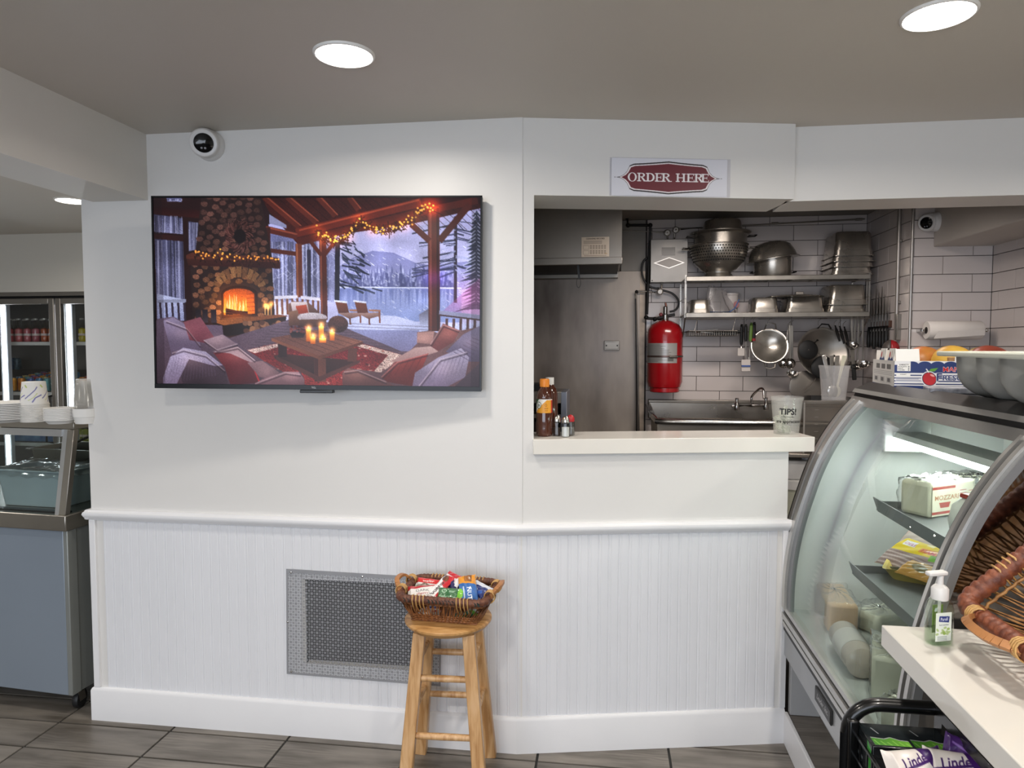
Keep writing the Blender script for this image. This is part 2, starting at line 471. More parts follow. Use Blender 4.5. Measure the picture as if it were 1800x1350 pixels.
def tilemat(name, base, light, darkc):
    m = bpy.data.materials.new(name); m.use_nodes = True; nt = m.node_tree; b = nt.nodes['Principled BSDF']
    N = nt.nodes.new; L = nt.links.new
    tc = N('ShaderNodeTexCoord'); oi = N('ShaderNodeObjectInfo')
    off = N('ShaderNodeVectorMath'); off.operation = 'ADD'
    cb = N('ShaderNodeCombineXYZ'); mm = N('ShaderNodeMath'); mm.operation = 'MULTIPLY'; mm.inputs[1].default_value = 37.0
    L(oi.outputs['Random'], mm.inputs[0])
    for k in range(3): L(mm.outputs[0], cb.inputs[k])
    L(tc.outputs['Object'], off.inputs[0]); L(cb.outputs[0], off.inputs[1])
    mp = N('ShaderNodeMapping'); mp.inputs['Scale'].default_value = (2.2, 14, 14); L(off.outputs[0], mp.inputs[0])
    n1 = N('ShaderNodeTexNoise'); n1.inputs['Scale'].default_value = 1.5; n1.inputs['Detail'].default_value = 6; L(mp.outputs[0], n1.inputs['Vector'])
    mp2 = N('ShaderNodeMapping'); mp2.inputs['Scale'].default_value = (1.6, 5, 5); L(off.outputs[0], mp2.inputs[0])
    wv = N('ShaderNodeTexWave'); wv.wave_type = 'RINGS'; wv.inputs['Scale'].default_value = 5.5; wv.inputs['Distortion'].default_value = 7; wv.inputs['Detail'].default_value = 2; wv.inputs['Detail Scale'].default_value = .9
    L(mp2.outputs[0], wv.inputs['Vector'])
    cr = N('ShaderNodeValToRGB'); e = cr.color_ramp.elements; e[0].position = .3; e[0].color = hl(darkc); e[1].position = .72; e[1].color = hl(light)
    q = cr.color_ramp.elements.new(.5); q.color = hl(base); L(n1.outputs[0], cr.inputs[0])
    n3 = N('ShaderNodeTexNoise'); n3.inputs['Scale'].default_value = 4.5; L(off.outputs[0], n3.inputs['Vector'])
    mk = N('ShaderNodeMapRange'); mk.inputs[1].default_value = .48; mk.inputs[2].default_value = .62; mk.inputs[3].default_value = 0; mk.inputs[4].default_value = .55; L(n3.outputs[0], mk.inputs[0])
    w2 = N('ShaderNodeMath'); w2.operation = 'MULTIPLY'; L(wv.outputs[0], w2.inputs[0]); L(mk.outputs[0], w2.inputs[1])
    mx = N('ShaderNodeMix'); mx.data_type = 'RGBA'; L(w2.outputs[0], mx.inputs[0]); L(cr.outputs[0], mx.inputs[6]); mx.inputs[7].default_value = hl(darkc)
    hs = N('ShaderNodeHueSaturation'); mr = N('ShaderNodeMapRange'); mr.inputs[3].default_value = .86; mr.inputs[4].default_value = 1.14
    L(oi.outputs['Random'], mr.inputs[0]); L(mr.outputs[0], hs.inputs['Value']); L(mx.outputs[2], hs.inputs['Color']); L(hs.outputs[0], b.inputs['Base Color'])
    bp = N('ShaderNodeBump'); bp.inputs['Strength'].default_value = .12; bp.inputs['Distance'].default_value = .003; L(n1.outputs[0], bp.inputs['Height']); L(bp.outputs[0], b.inputs['Normal'])
    b.inputs['Roughness'].default_value = .38
    MATS[name] = m
    return m
woodtile = tilemat('wood_look_tile', '#77716a', '#8a837a', '#575149')

# floor with wood-look tiles laid in a straight grid
floor = S(MB().box((-5.2, -3.4, -.08), (3.4, 5.2, -.004)).build('floor', groutm))
TX, TY = .48, .17
def tile_mb(x0, y0, x1, y1, top=0.0):
    g = .0035
    return MB().box((x0 + g, y0 + g, top - .012), (x1 - g, y1 - g, top), top=(.0012, .0012))
proto = None
for i in range(-9, 4):
    for j in range(8, 18):
        x0 = -0.24 + i * TX; y0 = 2.41 + (j - 14) * TY
        if x0 < -4.2: continue
        if y0 > 2.7 and x0 > -2.05: continue
        if proto is None:
            proto = tile_mb(0, 0, TX, TY).build('floor_tile', woodtile, floor)
            t = proto
        else:
            t = bpy.data.objects.new('floor_tile', proto.data); col.objects.link(t); t.parent = floor
        t.location = (x0, y0, 0)

ZKC = 2.362                    # the kitchen ceiling sits a little higher
ceiling = S(MB().box((-5.2, -3.4, ZC), (3.4, 2.89, ZC + .1)).box((-5.2, 2.89, ZC), (-1.95, 5.2, ZC + .1)).build('ceiling', ceilp))

# television wall, with an opening behind the vent grille
VX0, VX1, VZ0, VZ1 = -1.135, -.665, .285, .615
w = MB()
for a, b2, c, d in ((XL, VX0, 0, ZC), (VX1, RX + .02, 0, ZC), (VX0, VX1, 0, VZ0), (VX0, VX1, VZ1, ZC)):
    w.box((a, YT, c), (b2, YT + .12, d))
wall_tv = S(w.build('wall_left', wallp))
duct = MB().box((VX0, YT + .12, VZ0), (VX1, YT + .13, VZ1)); duct.box((VX0 - .01, YT + .001, VZ0), (VX0, YT + .12, VZ1)).box((VX1, YT + .001, VZ0), (VX1 + .01, YT + .12, VZ1))
duct.box((VX0, YT + .03, VZ0), (VX1, YT + .035, VZ1)); duct.build('return_duct', M('duct_dark', '#0e0e10', .8, var=.2), wall_tv)  # near-black sheet added close behind the opening to deepen its shade

# counter wall: low wall, post beside the opening, header above it
ZH = 2.04
w = MB(); obox(w, 0, UEND, 0, -.12, 0, 1.112); obox(w, 0, .061, 0, -.12, 1.112, ZC)
wall_counter = S(w.build('wall_counter', wallp))
w = MB(); obox(w, .061, UEND, 0, -.235, ZH, ZC)
S(w.build('wall_header', wallp))
YH = 2.703
w = MB().box((.655, YH, ZH), (3.2, YH + .2, ZC))
S(w.build('wall_header_right', wallp))

# wainscot of narrow beaded planks under the chair rail
ZR0, ZB = .815, .135
PW = .0377
def plank_mb(z0, z1):
    g = .0010; t = .0028
    p = [(0, 0), (g, -.0005), (g + .0022, -t), (PW * .22, -t), (PW * .22 + .0018, -t + .0012), (PW * .22 + .0036, -t), (PW - g - .0022, -t), (PW - g, -.0005), (PW, 0)]
    m = MB(); n = len(p)
    m.add([(x, y, z0) for x, y in p] + [(x, y, z1) for x, y in p], [(i, i + 1, n + i + 1, n + i) for i in range(n - 1)] + [tuple(range(n)), tuple(range(n, 2 * n))[::-1]])
    return m
pl = {}
def plank(parent, loc, rz, z0, z1):
    k = (z0, z1)
    if k not in pl:
        o = plank_mb(z0, z1).build('wainscot_plank', plankp, None); pl[k] = o.data
    else:
        o = bpy.data.objects.new('wainscot_plank', pl[k]); col.objects.link(o)
    o.parent = parent; o.location = loc; o.rotation_euler = (0, 0, rz)
n = int((RX - XL - .03) / PW)
for i in range(n):
    x = RX - (i + 1) * PW
    if VX0 - PW < x < VX1:
        plank(wall_tv, (x, YT, 0), 0, .13, VZ0); plank(wall_tv, (x, YT, 0), 0, VZ1, .82)
    else: plank(wall_tv, (x, YT, 0), 0, .13, .82)
for i in range(int((UEND - .02) / PW)):
    p = O(i * PW, 0, 0); plank(wall_counter, p, OA, .13, .82)

# chair rail and baseboards follow both faces
RAIL = [(0, .812), (.010, .815), (.014, .822), (.020, .828), (.024, .838), (.022, .846), (.016, .850), (.013, .856), (0, .858)]
BASE = [(0, 0), (.016, 0), (.016, .122), (.012, .131), (.007, .135), (0, .135)]
def run_tv(prof, x0, x1):
    """extrude along the television wall, mitred at the corner by half the turn"""
    t = math.tan(OA / 2); k = len(prof); m = MB()
    a = [(x0 - (d if x0 == XL else 0), YT - d, z) for d, z in prof]
    b = [(x1 + d * t, YT - d, z) for d, z in prof]
    m.add(a + b, [(i, (i + 1) % k, k + (i + 1) % k, k + i) for i in range(k)] + [tuple(range(k)), tuple(range(k, 2 * k))[::-1]])
    return m
def run_or(prof, u1, ext=0.0):
    t = math.tan(OA / 2); k = len(prof); m = MB()
    a = [O(-d * t, d, z) for d, z in prof]; b = [O(u1 + ext * d, d, z) for d, z in prof]
    m.add(a + b, [(i, (i + 1) % k, k + (i + 1) % k, k + i) for i in range(k)] + [tuple(range(k)), tuple(range(k, 2 * k))[::-1]])
    return m
S(run_tv(RAIL, XL, RX).build('trim_1', trimp, smooth='auto'))
S(run_or(RAIL, UEND, 1.0).build('trim_2', trimp, smooth='auto'))
S(run_tv(BASE, XL, RX).build('baseboard_left', trimp, smooth='auto'))
S(run_or(BASE, UEND, 0).build('baseboard_right', trimp, smooth='auto'))
S(MB().box((XL - .004, YT - .012, .135), (XL + .022, YT + .01, .815)).build('trim_3', trimp, bevel=.002))
w = MB(); obox(w, UEND - .018, UEND + .003, .011, -.05, .135, .815); S(w.build('trim_4', trimp, bevel=.002))
# returns of the rail round the wall end
S(MB().box((XL - .022, YT - .018, .815), (XL + .001, YT + .11, .856)).build('trim_5', trimp, bevel=.008))

# ceiling beam over the passage to the drinks room
S(MB().box((-1.976, -3.3, 2.062), (-1.745, YT + .001, ZC + .01)).build('trim_6', beamp))

# drinks room beyond the passage
YD = 4.47
w = MB().box((-5.2, YD, 1.895), (XL - .02, YD + .1, ZC)).box((-5.2, YD, 0), (-5.1, YD + .1, 1.9)).box((-2.6, YD, 0), (XL, YD + .1, 1.9))
S(w.build('wall_drinks', wallp2))
S(MB().box((XL, YT + .12, 0), (XL + .1, 5.0, ZC)).build('wall_passage', wallp2))
S(MB().box((-5.3, -3.4, 0), (-5.2, 5.2, ZC)).build('wall_far_left', wallp2))
S(MB().box((3.2, -3.4, 0), (3.3, 5.2, ZC)).build('wall_far_right', wallp2))
w = MB().box((-5.2, -3.5, 0), (3.3, -3.4, .45)).box((-5.2, -3.5, 2.2), (3.3, -3.4, ZC)).box((-5.2, -3.5, .45), (-3.3, -3.4, 2.2)).box((1.5, -3.5, .45), (3.3, -3.4, 2.2))
S(w.build('wall_back', wallp2))
w = MB()
for x in (-3.3, -1.75, -.1, 1.45): w.box((x, -3.48, .45), (x + .05, -3.42, 2.2))
for z in (.45, 2.15): w.box((-3.3, -3.48, z), (1.5, -3.42, z + .05))
win = S(w.build('window_1', M('window_frame', '#5b5d60', .4, .6)))

# recessed ceiling lights
led = M('led_lens', '#ffffff', .4, emit='#fff6ea', estr=14.0)
ringm = M('light_ring', '#f2f0ec', .35, var=.01)
def downlight(x, y, label, power, rad=.072, group='recessed ceiling lights', colr=(1, .93, .84)):
    t = T('recessed_light', label, 'ceiling light', (x, y, ZC), group=group)
    MB().lathe([(rad * 1.06, -.003), (rad * 1.08, -.007), (rad * 1.14, -.006), (rad * 1.18, -.002), (rad * 1.18, 0)], (x, y, ZC), n=32).build('trim_ring', ringm, t, smooth='auto')
    MB().lathe([(0, -.008), (rad * .8, -.007), (rad * 1.06, -.004), (rad * 1.06, -.001)], (x, y, ZC), n=32).build('lens', led, t, smooth=True)
    l = bpy.data.lights.new('recessed_lamp', 'AREA'); l.shape = 'DISK'; l.size = rad * 1.7; l.energy = power; l.color = colr; l.spread = R(165)
    o = bpy.data.objects.new('recessed_lamp', l); o.location = (x, y, ZC - .014); col.objects.link(o)
    return t
pa = atZ(605, 95, ZC); pb = atZ(1650, 25, ZC); pc = atZ(127, 352, ZC)
downlight(pa.x, pa.y, 'round recessed ceiling light above the television', P_NEAR)
downlight(pb.x, pb.y, 'round recessed ceiling light nearest the glass display case', P_NEAR)
downlight(pc.x, pc.y, 'small recessed light in the drinks room ceiling beyond the beam', P_LEFT, .075)
for x, y in ((-.75, .35), (.8, .35), (-.75, -1.3), (.8, -1.3), (2.3, 1.85), (-1.5, 1.87)):
    if (x, y) == (-1.5, 1.87): continue
    l = bpy.data.lights.new('room_lamp', 'AREA'); l.shape = 'DISK'; l.size = .12; l.energy = P_DOWN; l.color = (1, .93, .84); l.spread = R(165)
    o = bpy.data.objects.new('room_lamp', l); o.location = (x, y, ZC - .014); col.objects.link(o)
for x, y in ((-3.6, 1.9), (-3.3, .2)):
    l = bpy.data.lights.new('drinks_room_lamp', 'AREA'); l.shape = 'DISK'; l.size = .12; l.energy = P_LEFT; l.color = (1, .95, .88); l.spread = R(165)
    o = bpy.data.objects.new('drinks_room_lamp', l); o.location = (x, y, ZC - .014); col.objects.link(o)
# unseen fill light added under the ceiling to brighten the kitchen
area_light('kitchen_fill', (.75, 3.35, 2.29), (R(14), 0, 0), .9, .25, P_KITCHEN, (1, .90, .83), R(150))

# ------------------------------------------------------------------ kitchen shell
wtile = M('white_wall_tile', '#cbc2be', .16, var=.012, vscale=5, rand=.015, bump=.015, bscale=14)
grout = M('tile_grout', '#4b4543', .85, var=.1, vscale=40)
steel = M('stainless', '#a9a49d', .30, 1.0, var=.12, vscale=3, vstretch=(1, 1, 1), bump=.02, bscale=90, rvar=.08)
steel_b = M('stainless_bright', '#c9c6c1', .2, 1.0, var=.06, vscale=5, bump=.01, bscale=60)
steel_d = M('stainless_dull', '#8d877f', .38, .9, var=.18, vscale=2.2, bump=.03, bscale=70, rvar=.1)
splash = M('stainless_splash', '#6a5f57', .42, .5, c2='#b0a69c', vscale=2.2, vstretch=(1.6, 1, .5), bump=.04, bscale=22, bstretch=(1, 1, .3), rvar=.12)
iron = M('black_pipe', '#1b1918', .5, .4, var=.2)
blackm = M('black_handle', '#0c0c0c', .45)
alu = M('aluminium', '#b9b8b4', .3, 1.0, var=.06, vscale=8)

def tiled(parent, o, u, v, U, V, pu, pv, off0, z00):
    """tiles on a rectangle with origin o and unit vectors u, v (v up); running bond with half offsets; one object per tile"""
    o = Vector(o); u = Vector(u); nrm = u.cross(Vector((0, 0, 1))).normalized()
    g = .0011; cache = {}
    row = 0; z = z00
    while z < V:
        a = off0 + (pu / 2 if row % 2 else 0.0)
        while a > 0: a -= pu
        while a < U:
            x0, x1 = max(a, 0) + g, min(a + pu, U) - g; z0, z1 = max(z, 0) + g, min(z + pv, V) - g
            if x1 - x0 > .004 and z1 - z0 > .004:
                k = (round(x1 - x0, 3), round(z1 - z0, 3))
                if k not in cache:
                    W, H = x1 - x0, z1 - z0; b = .0012; t = .006
                    m = MB(); m.add([(0, 0, 0), (W, 0, 0), (W, 0, H), (0, 0, H), (b, -t, b), (W - b, -t, b), (W - b, -t, H - b), (b, -t, H - b)],
                                    [(4, 5, 6, 7), (0, 1, 5, 4), (1, 2, 6, 5), (2, 3, 7, 6), (3, 0, 4, 7)])
                    ob = m.build('wall_tile', wtile, None, fix=False); cache[k] = ob.data
                else:
                    ob = bpy.data.objects.new('wall_tile', cache[k]); col.objects.link(ob)
                ob.parent = parent
                p = o + u * x0 + Vector((0, 0, z0)); ob.location = p
                ob.rotation_euler = (0, 0, math.atan2(u.y, u.x))
            a += pu
        z += pv; row += 1

TP = .1; TW = .306
kb = S(MB().box((-2.0, YB + .006, 0), (XS + .1, YB + .1, ZKC)).build('wall_kitchen_back', grout))
X0T = .268
zb = 1.5 + (610 - 405.5) / FPX * 4.75          # a measured joint height
z00 = (zb - .75) % TP - TP
tiled(kb, (X0T, YB + .006, .75), (1, 0, 0), None, XS - X0T, ZKC - .75, TW, TP, -.12, z00)
ks = S(MB().box((XS + .006, YF + .007, 0), (XS + .1, YB + .01, ZKC)).build('wall_kitchen_return', grout))
tiled(ks, (XS + .006, YB, .75), (0, -1, 0), None, YB - YF - .012, ZKC - .75, TW, TP, -.1, z00)
XR = 2.097
kf = S(MB().box((XS + .011, YF + .006, 0), (XR + .1, YF + .1, ZKC)).build('wall_kitchen_face', grout))
tiled(kf, (XS + .012, YF + .006, .75), (1, 0, 0), None, XR - XS - .012, ZKC - .75, TW, TP, -.15, z00)
kr = S(MB().box((XR + .006, 2.9, 0), (XR + .1, YF + .006, ZKC)).build('wall_kitchen_right', grout))
tiled(kr, (XR + .006, YF, .75), (0, -1, 0), None, YF - 2.95, 2.06 - .75, TW, TP, -.24, z00)
S(MB().cyl((XS + .004, YF - .004, 0), (XS + .004, YF - .004, ZKC), .0075, n=12).build('trim_7', M('edge_trim', '#b9b5b0', .3, .7, var=.03), smooth='auto'))
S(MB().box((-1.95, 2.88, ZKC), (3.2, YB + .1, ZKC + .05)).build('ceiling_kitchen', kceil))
# plaster soffit hung over the right end of the kitchen
so = MB().box((1.79, 2.92, 2.054), (2.2, YF, ZKC)); S(so.build('trim_8', M('soffit_plaster', '#c2bab2', .55, var=.03, vscale=3, bump=.06, bscale=25), bevel=.006))
# ------------------------------------------------------------------ picture shown on the television
def tv_picture():
    W, H = 560, 318
    c = Canvas(W, H, '#2a1a1c'); c.k = W / 1700.0; c.ox, c.oy = 35, 65
    p, L = c.poly, c.line
    # winter outside: sky, hills, forest, lake, snow
    p([(640, 200), (1735, 100), (1735, 800), (640, 800)], '#9b9ac4', '#c9c8ea', noise=.01)
    p([(940, 270), (1500, 60), (1735, 60), (1735, 420), (940, 420)], '#a7a6d0', '#b9b9de')
    p([(1000, 420), (1080, 370), (1180, 335), (1290, 345), (1400, 395), (1480, 410), (1735, 380), (1735, 530), (1000, 530)], '#8486b4', '#9a9cc6')
    for i in range(120):
        x = rng.uniform(1000, 1600); h = rng.uniform(50, 120) * (1.1 if 1200 < x < 1480 else .8); y = 522
        p([(x - 15, y), (x, y - h), (x + 15, y)], ['#5d6190', '#6a6e9c', '#7a7eac', '#555a86'][i % 4], alpha=.75)
    for i in range(160):
        x = rng.uniform(1005, 1620); y = rng.uniform(440, 520); p([(x - 5, y), (x, y - 26), (x + 5, y)], '#c3c7ea', alpha=.45)
    p([(1000, 520), (1640, 520), (1640, 700), (1000, 690)], '#a2a9d6', '#8f9ccb', noise=.015)
    L([(1000, 521), (1640, 524)], 5, '#dfe3fb')
    for i in range(70):
        x = rng.uniform(1010, 1600); p([(x - 8, 530), (x + 8, 530), (x, 530 + rng.uniform(40, 130))], '#6c77ab', alpha=.4)
    for i in range(110):
        x = rng.uniform(980, 1660); y = rng.uniform(300, 690); L([(x, y), (x + 14, y + 9)], 2.5, '#eef0ff', alpha=.7)
    p([(950, 690), (1100, 660), (1300, 668), (1470, 715), (1735, 700), (1735, 860), (950, 860)], '#c9cdec', '#a9aed6', noise=.02)
    # snowy woods left of the opening and behind the windows
    p([(640, 250), (1000, 250), (1000, 600), (640, 600)], '#7577a0', '#a4a6cc', noise=.08)
    for i in range(70):
        x = rng.uniform(655, 1000); L([(x, 290), (x + rng.uniform(-8, 8), 590)], rng.uniform(2, 12), ['#43435c', '#595a78', '#c3c5e4', '#8a8cb2'][i % 4], alpha=.6)
    for i in range(170):
        x = rng.uniform(650, 985); y = rng.uniform(300, 590); L([(x, y), (x + rng.uniform(-40, 40), y + rng.uniform(10, 40))], 2.5, '#dadcf5', alpha=.5)
    L([(1000, 290), (995, 590)], 26, '#2d2a3a'); L([(850, 330), (850, 570)], 22, '#3a384c')
    def pine(x, y0, y1, w, colr, n, snow=.5):
        for k in range(n):
            t = k / n; y = y0 + (y1 - y0) * t; ww = w * (.25 + t) * rng.uniform(.7, 1.1)
            for s in (-1, 1):
                p([(x, y), (x + s * ww, y + 28 + 20 * t), (x + s * ww * .5, y + 34), (x, y + 30)], colr, alpha=.9)
                if rng.random() < snow: L([(x + s * 5, y + 6), (x + s * ww * .9, y + 26 + 18 * t)], 5, '#cfd3f0', alpha=.7)
    for i in range(46):
        x = 1005 + abs(rng.normal(0, 75)); y = 280 + rng.uniform(0, 250); L([(x, y), (x + 60 * rng.uniform(.3, 1.2), y + rng.uniform(8, 36))], rng.uniform(5, 11), ['#2b3145', '#3a4159', '#20253a'][i % 3], alpha=.85)
    L([(1608, 160), (1608, 600)], 16, '#332c3c')
    for i in range(44):
        y = 180 + rng.uniform(0, 260); s = rng.choice([-1, 1]); L([(1608, y), (1608 + s * rng.uniform(40, 230), y + rng.uniform(0, 60))], rng.uniform(4, 9), ['#3b3f5c', '#262a40', '#a4a8cc'][i % 3], alpha=.8)
    pine(1715, 130, 620, 95, '#2c3548', 26, .8)
    p([(1545, 640), (1735, 470), (1735, 660)], '#b06a9e', alpha=.35)
    # railing and boulders by the lake
    p([(1420, 660), (1470, 630), (1475, 715), (1425, 715)], '#6c6a80', '#b9bddc')
    # roof
    p([(600, 55), (1735, 55), (1735, 120), (1380, 200), (900, 270), (790, 300), (640, 130)], '#3a1714', '#4d201a', noise=.08)
    for k in range(26):
        x = 640 + k * 44; L([(x, 60), (x + 190, 230)], 3, '#210c0c', alpha=.6)
    for x0, x1 in ((620, 800), (740, 890), (900, 990), (1060, 1110)):
        L([(x0, 62), (x1, 215 - (x0 - 620) * .2)], 30, '#5c2a20'); L([(x0 + 12, 62), (x1 + 12, 210 - (x0 - 620) * .2)], 6, '#8a4a38')
    p([(1380, 60), (1735, 60), (1735, 100), (1500, 110)], '#30100f')
    # log beams
    L([(790, 295), (905, 265), (1470, 130), (1720, 80)], 36, '#54241c'); L([(785, 245), (1430, 90)], 44, '#6a2c20'); L([(800, 232), (1420, 78)], 9, '#9a4a34')
    L([(625, 225), (790, 262)], 34, '#5a2a22'); L([(625, 215), (790, 252)], 8, '#8d4c3c')
    # left window wall
    p([(35, 60), (290, 60), (300, 700), (35, 700)], '#2b1718')
    for q in ([(38, 150), (190, 170), (190, 252), (38, 240)], [(40, 275), (190, 290), (195, 700), (45, 700)], [(218, 185), (275, 195), (262, 330), (218, 340)], [(105, 64), (188, 64), (186, 86), (110, 84)]):
        p(q, '#4a4a66', '#8788a8', noise=.12)
        xs = [a[0] for a in q]; ys = [a[1] for a in q]
        for i in range(26):
            x = rng.uniform(min(xs), max(xs)); L([(x, min(ys) + 8), (x + rng.uniform(-4, 4), max(ys) - 6)], rng.uniform(2, 10), ['#2c2b3d', '#b3b4d2', '#5b5b78'][i % 3], alpha=.55)
    p([(45, 560), (195, 590), (195, 700), (45, 700)], '#b9bedd', '#8f93b5', noise=.06)
    p([(35, 250), (200, 262), (200, 290), (35, 275)], '#371c1b'); p([(190, 165), (218, 170), (222, 700), (195, 700)], '#2d1717')
    p([(35, 110), (300, 130), (300, 172), (35, 148)], '#2a1112', '#421d1b')
    L([(48, 600), (200, 595)], 16, '#9093ac')
    for k in range(5): L([(62 + k * 32, 605), (66 + k * 32, 700)], 12, '#3c3140')
    # rooms right of the chimney
    L([(640, 215), (640, 580)], 20, '#40201c'); L([(650, 335), (785, 352)], 22, '#552c25'); L([(797, 300), (800, 575)], 34, '#6b3b2d'); L([(788, 300), (790, 575)], 7, '#9a6147')
    p([(645, 150), (735, 205), (735, 222), (645, 196)], '#80819e')
    for k in range(9): L([(680 + k * 27, 575), (682 + k * 27, 665)], 12, '#7a5140')
    L([(668, 577), (790, 572)], 16, '#c9c6d6'); L([(805, 575), (912, 585)], 16, '#c9c6d6')
    # chimney of field stones
    p([(290, 60), (600, 60), (655, 360), (670, 700), (235, 700), (225, 430), (255, 340)], '#2f2120')
    pts = []
    for i in range(2600):
        x = rng.uniform(225, 670); y = rng.uniform(60, 690)
        lx = 290 - (y - 60) * .115 if y < 360 else 232; rx = 600 + (y - 60) * .16 if y < 400 else 662
        if lx + 12 < x < rx - 12 and not (375 < x < 592 and 500 < y < 690): pts.append((x, y))
    kept = []
    for q in pts:
        if all((q[0] - r[0]) ** 2 + ((q[1] - r[1]) * 1.25) ** 2 > 33 ** 2 for r in kept): kept.append(q)
    for x, y in kept:
        warm = max(0, 1 - math.hypot(x - 480, y - 560) / 330)
        v = rng.uniform(.75, 1.2); cc = np.array([.34, .24, .22]) * v * (1 - warm) + np.array([.52, .36, .24]) * v * warm
        hx = '#%02x%02x%02x' % tuple(int(255 * min(1, q)) for q in cc)
        n = 7; p([(x + (19 + rng.uniform(-3, 3)) * math.cos(2 * PI * i / n), y + (14.5 + rng.uniform(-2, 2)) * math.sin(2 * PI * i / n)) for i in range(n)], hx, noise=.12)
    # wreath
    for i in range(420):
        a = rng.uniform(0, 2 * PI); q = 52 + rng.normal(0, 11); L([(490 + q * math.cos(a), 262 + q * 1.12 * math.sin(a)), (490 + (q + 14) * math.cos(a + .2), 262 + (q + 14) * 1.12 * math.sin(a + .2))], 4, ['#241615', '#3a221f', '#593733', '#6e4a45'][i % 4])
    c.ell(490, 262, 32, 36, '#1c1112')
    # mantel with garland lights
    p([(205, 370), (700, 395), (700, 428), (215, 412)], '#4a2a22', '#34191a'); p([(205, 360), (240, 345), (690, 372), (700, 396), (205, 378)], '#5f3529')
    for i in range(210):
        x = rng.uniform(240, 700); y = 352 + (x - 240) * .075 + rng.normal(0, 9) + (24 if rng.random() < .25 else 0); L([(x, y), (x + rng.uniform(-9, 9), y + rng.uniform(4, 16))], 4, ['#1d1210', '#33201a', '#4a2f22'][i % 3])
    for i in range(46):
        x = rng.uniform(255, 695); y = 350 + (x - 240) * .07 + rng.normal(0, 9); c.ell(x, y, 4.5, 4.5, '#ffae55')
    # arch and firebox
    for k in range(13):
        a = PI + PI * (k + .5) / 13; x, y = 483 + 128 * math.cos(a), 545 + 100 * math.sin(a)
        if y < 530: p([(483 + 108 * math.cos(a - .1), 545 + 72 * math.sin(a - .1)), (483 + 145 * math.cos(a - .1), 545 + 128 * math.sin(a - .1)), (483 + 145 * math.cos(a + .1), 545 + 128 * math.sin(a + .1)), (483 + 108 * math.cos(a + .1), 545 + 72 * math.sin(a + .1))], ['#7a5a40', '#6a4c38', '#876548'][k % 3], noise=.1)
    arch = [(388, 685), (386, 560)] + [(483 + 97 * math.cos(a), 560 + 45 * math.sin(a)) for a in np.linspace(PI, 2 * PI, 14)] + [(580, 560), (578, 670)]
    p(arch, '#180c0a'); p([(400, 668), (400, 565)] + [(480 + 82 * math.cos(a), 565 + 34 * math.sin(a)) for a in np.linspace(PI, 2 * PI, 12)] + [(563, 660)], '#8a3d17', '#c4601f', noise=.1)
    for k in range(5): L([(520, 560 + k * 22), (565, 556 + k * 22)], 3, '#5a2510')
    c.glow(455, 630, 110, '#ff8a2a', .55)
    for i in range(26):
        x = 405 + i * 4.6; h = rng.uniform(30, 80) * (1.4 if 430 < x < 470 else 1)
        p([(x - 8, 655), (x + rng.uniform(-8, 8), 655 - h), (x + 8, 655)], ['#ffd873', '#ffb23c', '#fff0b0', '#ff8f28'][i % 4], alpha=.9)
    for k in range(4): L([(410, 662 - k * 8), (525, 655 + (k % 2) * 8)], 11, ['#3a1d10', '#6b3414'][k % 2])
    # hearth and logs
    p([(330, 705), (730, 668), (722, 745), (400, 780)], '#33211d', '#241717'); p([(330, 700), (690, 664), (742, 672), (400, 722)], '#a0643a', '#6d4530', d=(1, 0), noise=.06)
    for i in range(26): c.ell(rng.uniform(500, 700), rng.uniform(705, 760), 15, 13, ['#7d5a48', '#5b3d33', '#946c54'][i % 3])
    for x in (265, 300, 345): p([(x - 14, 640), (x + 14, 640), (x + 16, 708), (x - 14, 708)], '#2a2026', '#463a40')
    for x, y in ((618, 620), (634, 630), (650, 612)):
        L([(x, y), (x, 668)], 7, '#b98f62'); c.glow(x, y - 6, 14, '#ffb45a', .8)
    # posts and braces
    L([(922, 270), (928, 690)], 36, '#5a2d24'); L([(912, 280), (916, 690)], 8, '#8a503e'); L([(860, 290), (915, 360)], 20, '#5a2d24'); L([(985, 290), (930, 360)], 20, '#5a2d24')
    L([(1495, 120), (1500, 745)], 60, '#5b2b22'); L([(1478, 120), (1482, 745)], 12, '#80463a'); L([(1516, 120), (1520, 745)], 14, '#3c1817')
    L([(1380, 200), (1475, 285)], 30, '#5a2920'); L([(1680, 100), (1525, 285)], 34, '#4d231d')
    c.glow(1500, 480, 60, '#5a28c0', .35, 50); c.glow(1680, 560, 90, '#d04a8a', .25)
    # garland of lights on the beam
    G = [(895, 235), (930, 270), (985, 285), (1050, 262), (1110, 180), (1180, 225), (1260, 228), (1340, 200), (1400, 160), (1450, 100), (1490, 115)]
    for a, b in zip(G[:-1], G[1:]):
        for i in range(34):
            t = rng.random(); x = a[0] + (b[0] - a[0]) * t; y = a[1] + (b[1] - a[1]) * t; L([(x + rng.normal(0, 12), y + rng.normal(0, 12)), (x + rng.normal(0, 15), y + 10 + rng.normal(0, 14))], 5, ['#241612', '#3a231a', '#1a1110'][i % 3])
        for i in range(9):
            t = rng.random(); x = a[0] + (b[0] - a[0]) * t + rng.normal(0, 12); y = a[1] + (b[1] - a[1]) * t + rng.normal(0, 12); c.ell(x, y, 5, 5, '#ffb25c')
    for x, y in G: c.glow(x, y, 36, '#ff6a20', .28)
    c.glow(1490, 110, 50, '#ff3a20', .35)
    # right railing
    L([(1525, 650), (1735, 672)], 22, '#9a9ab8'); L([(1525, 662), (1735, 686)], 8, '#4d3437')
    for k in range(6): L([(1565 + k * 36, 680), (1563 + k * 36, 740)], 14, '#5a3c3c')
    # deck
    p([(420, 790), (742, 690), (960, 705), (1340, 830), (1420, 850), (1420, 1035), (420, 1035)], '#6a5a6a', '#57414a', noise=.05)
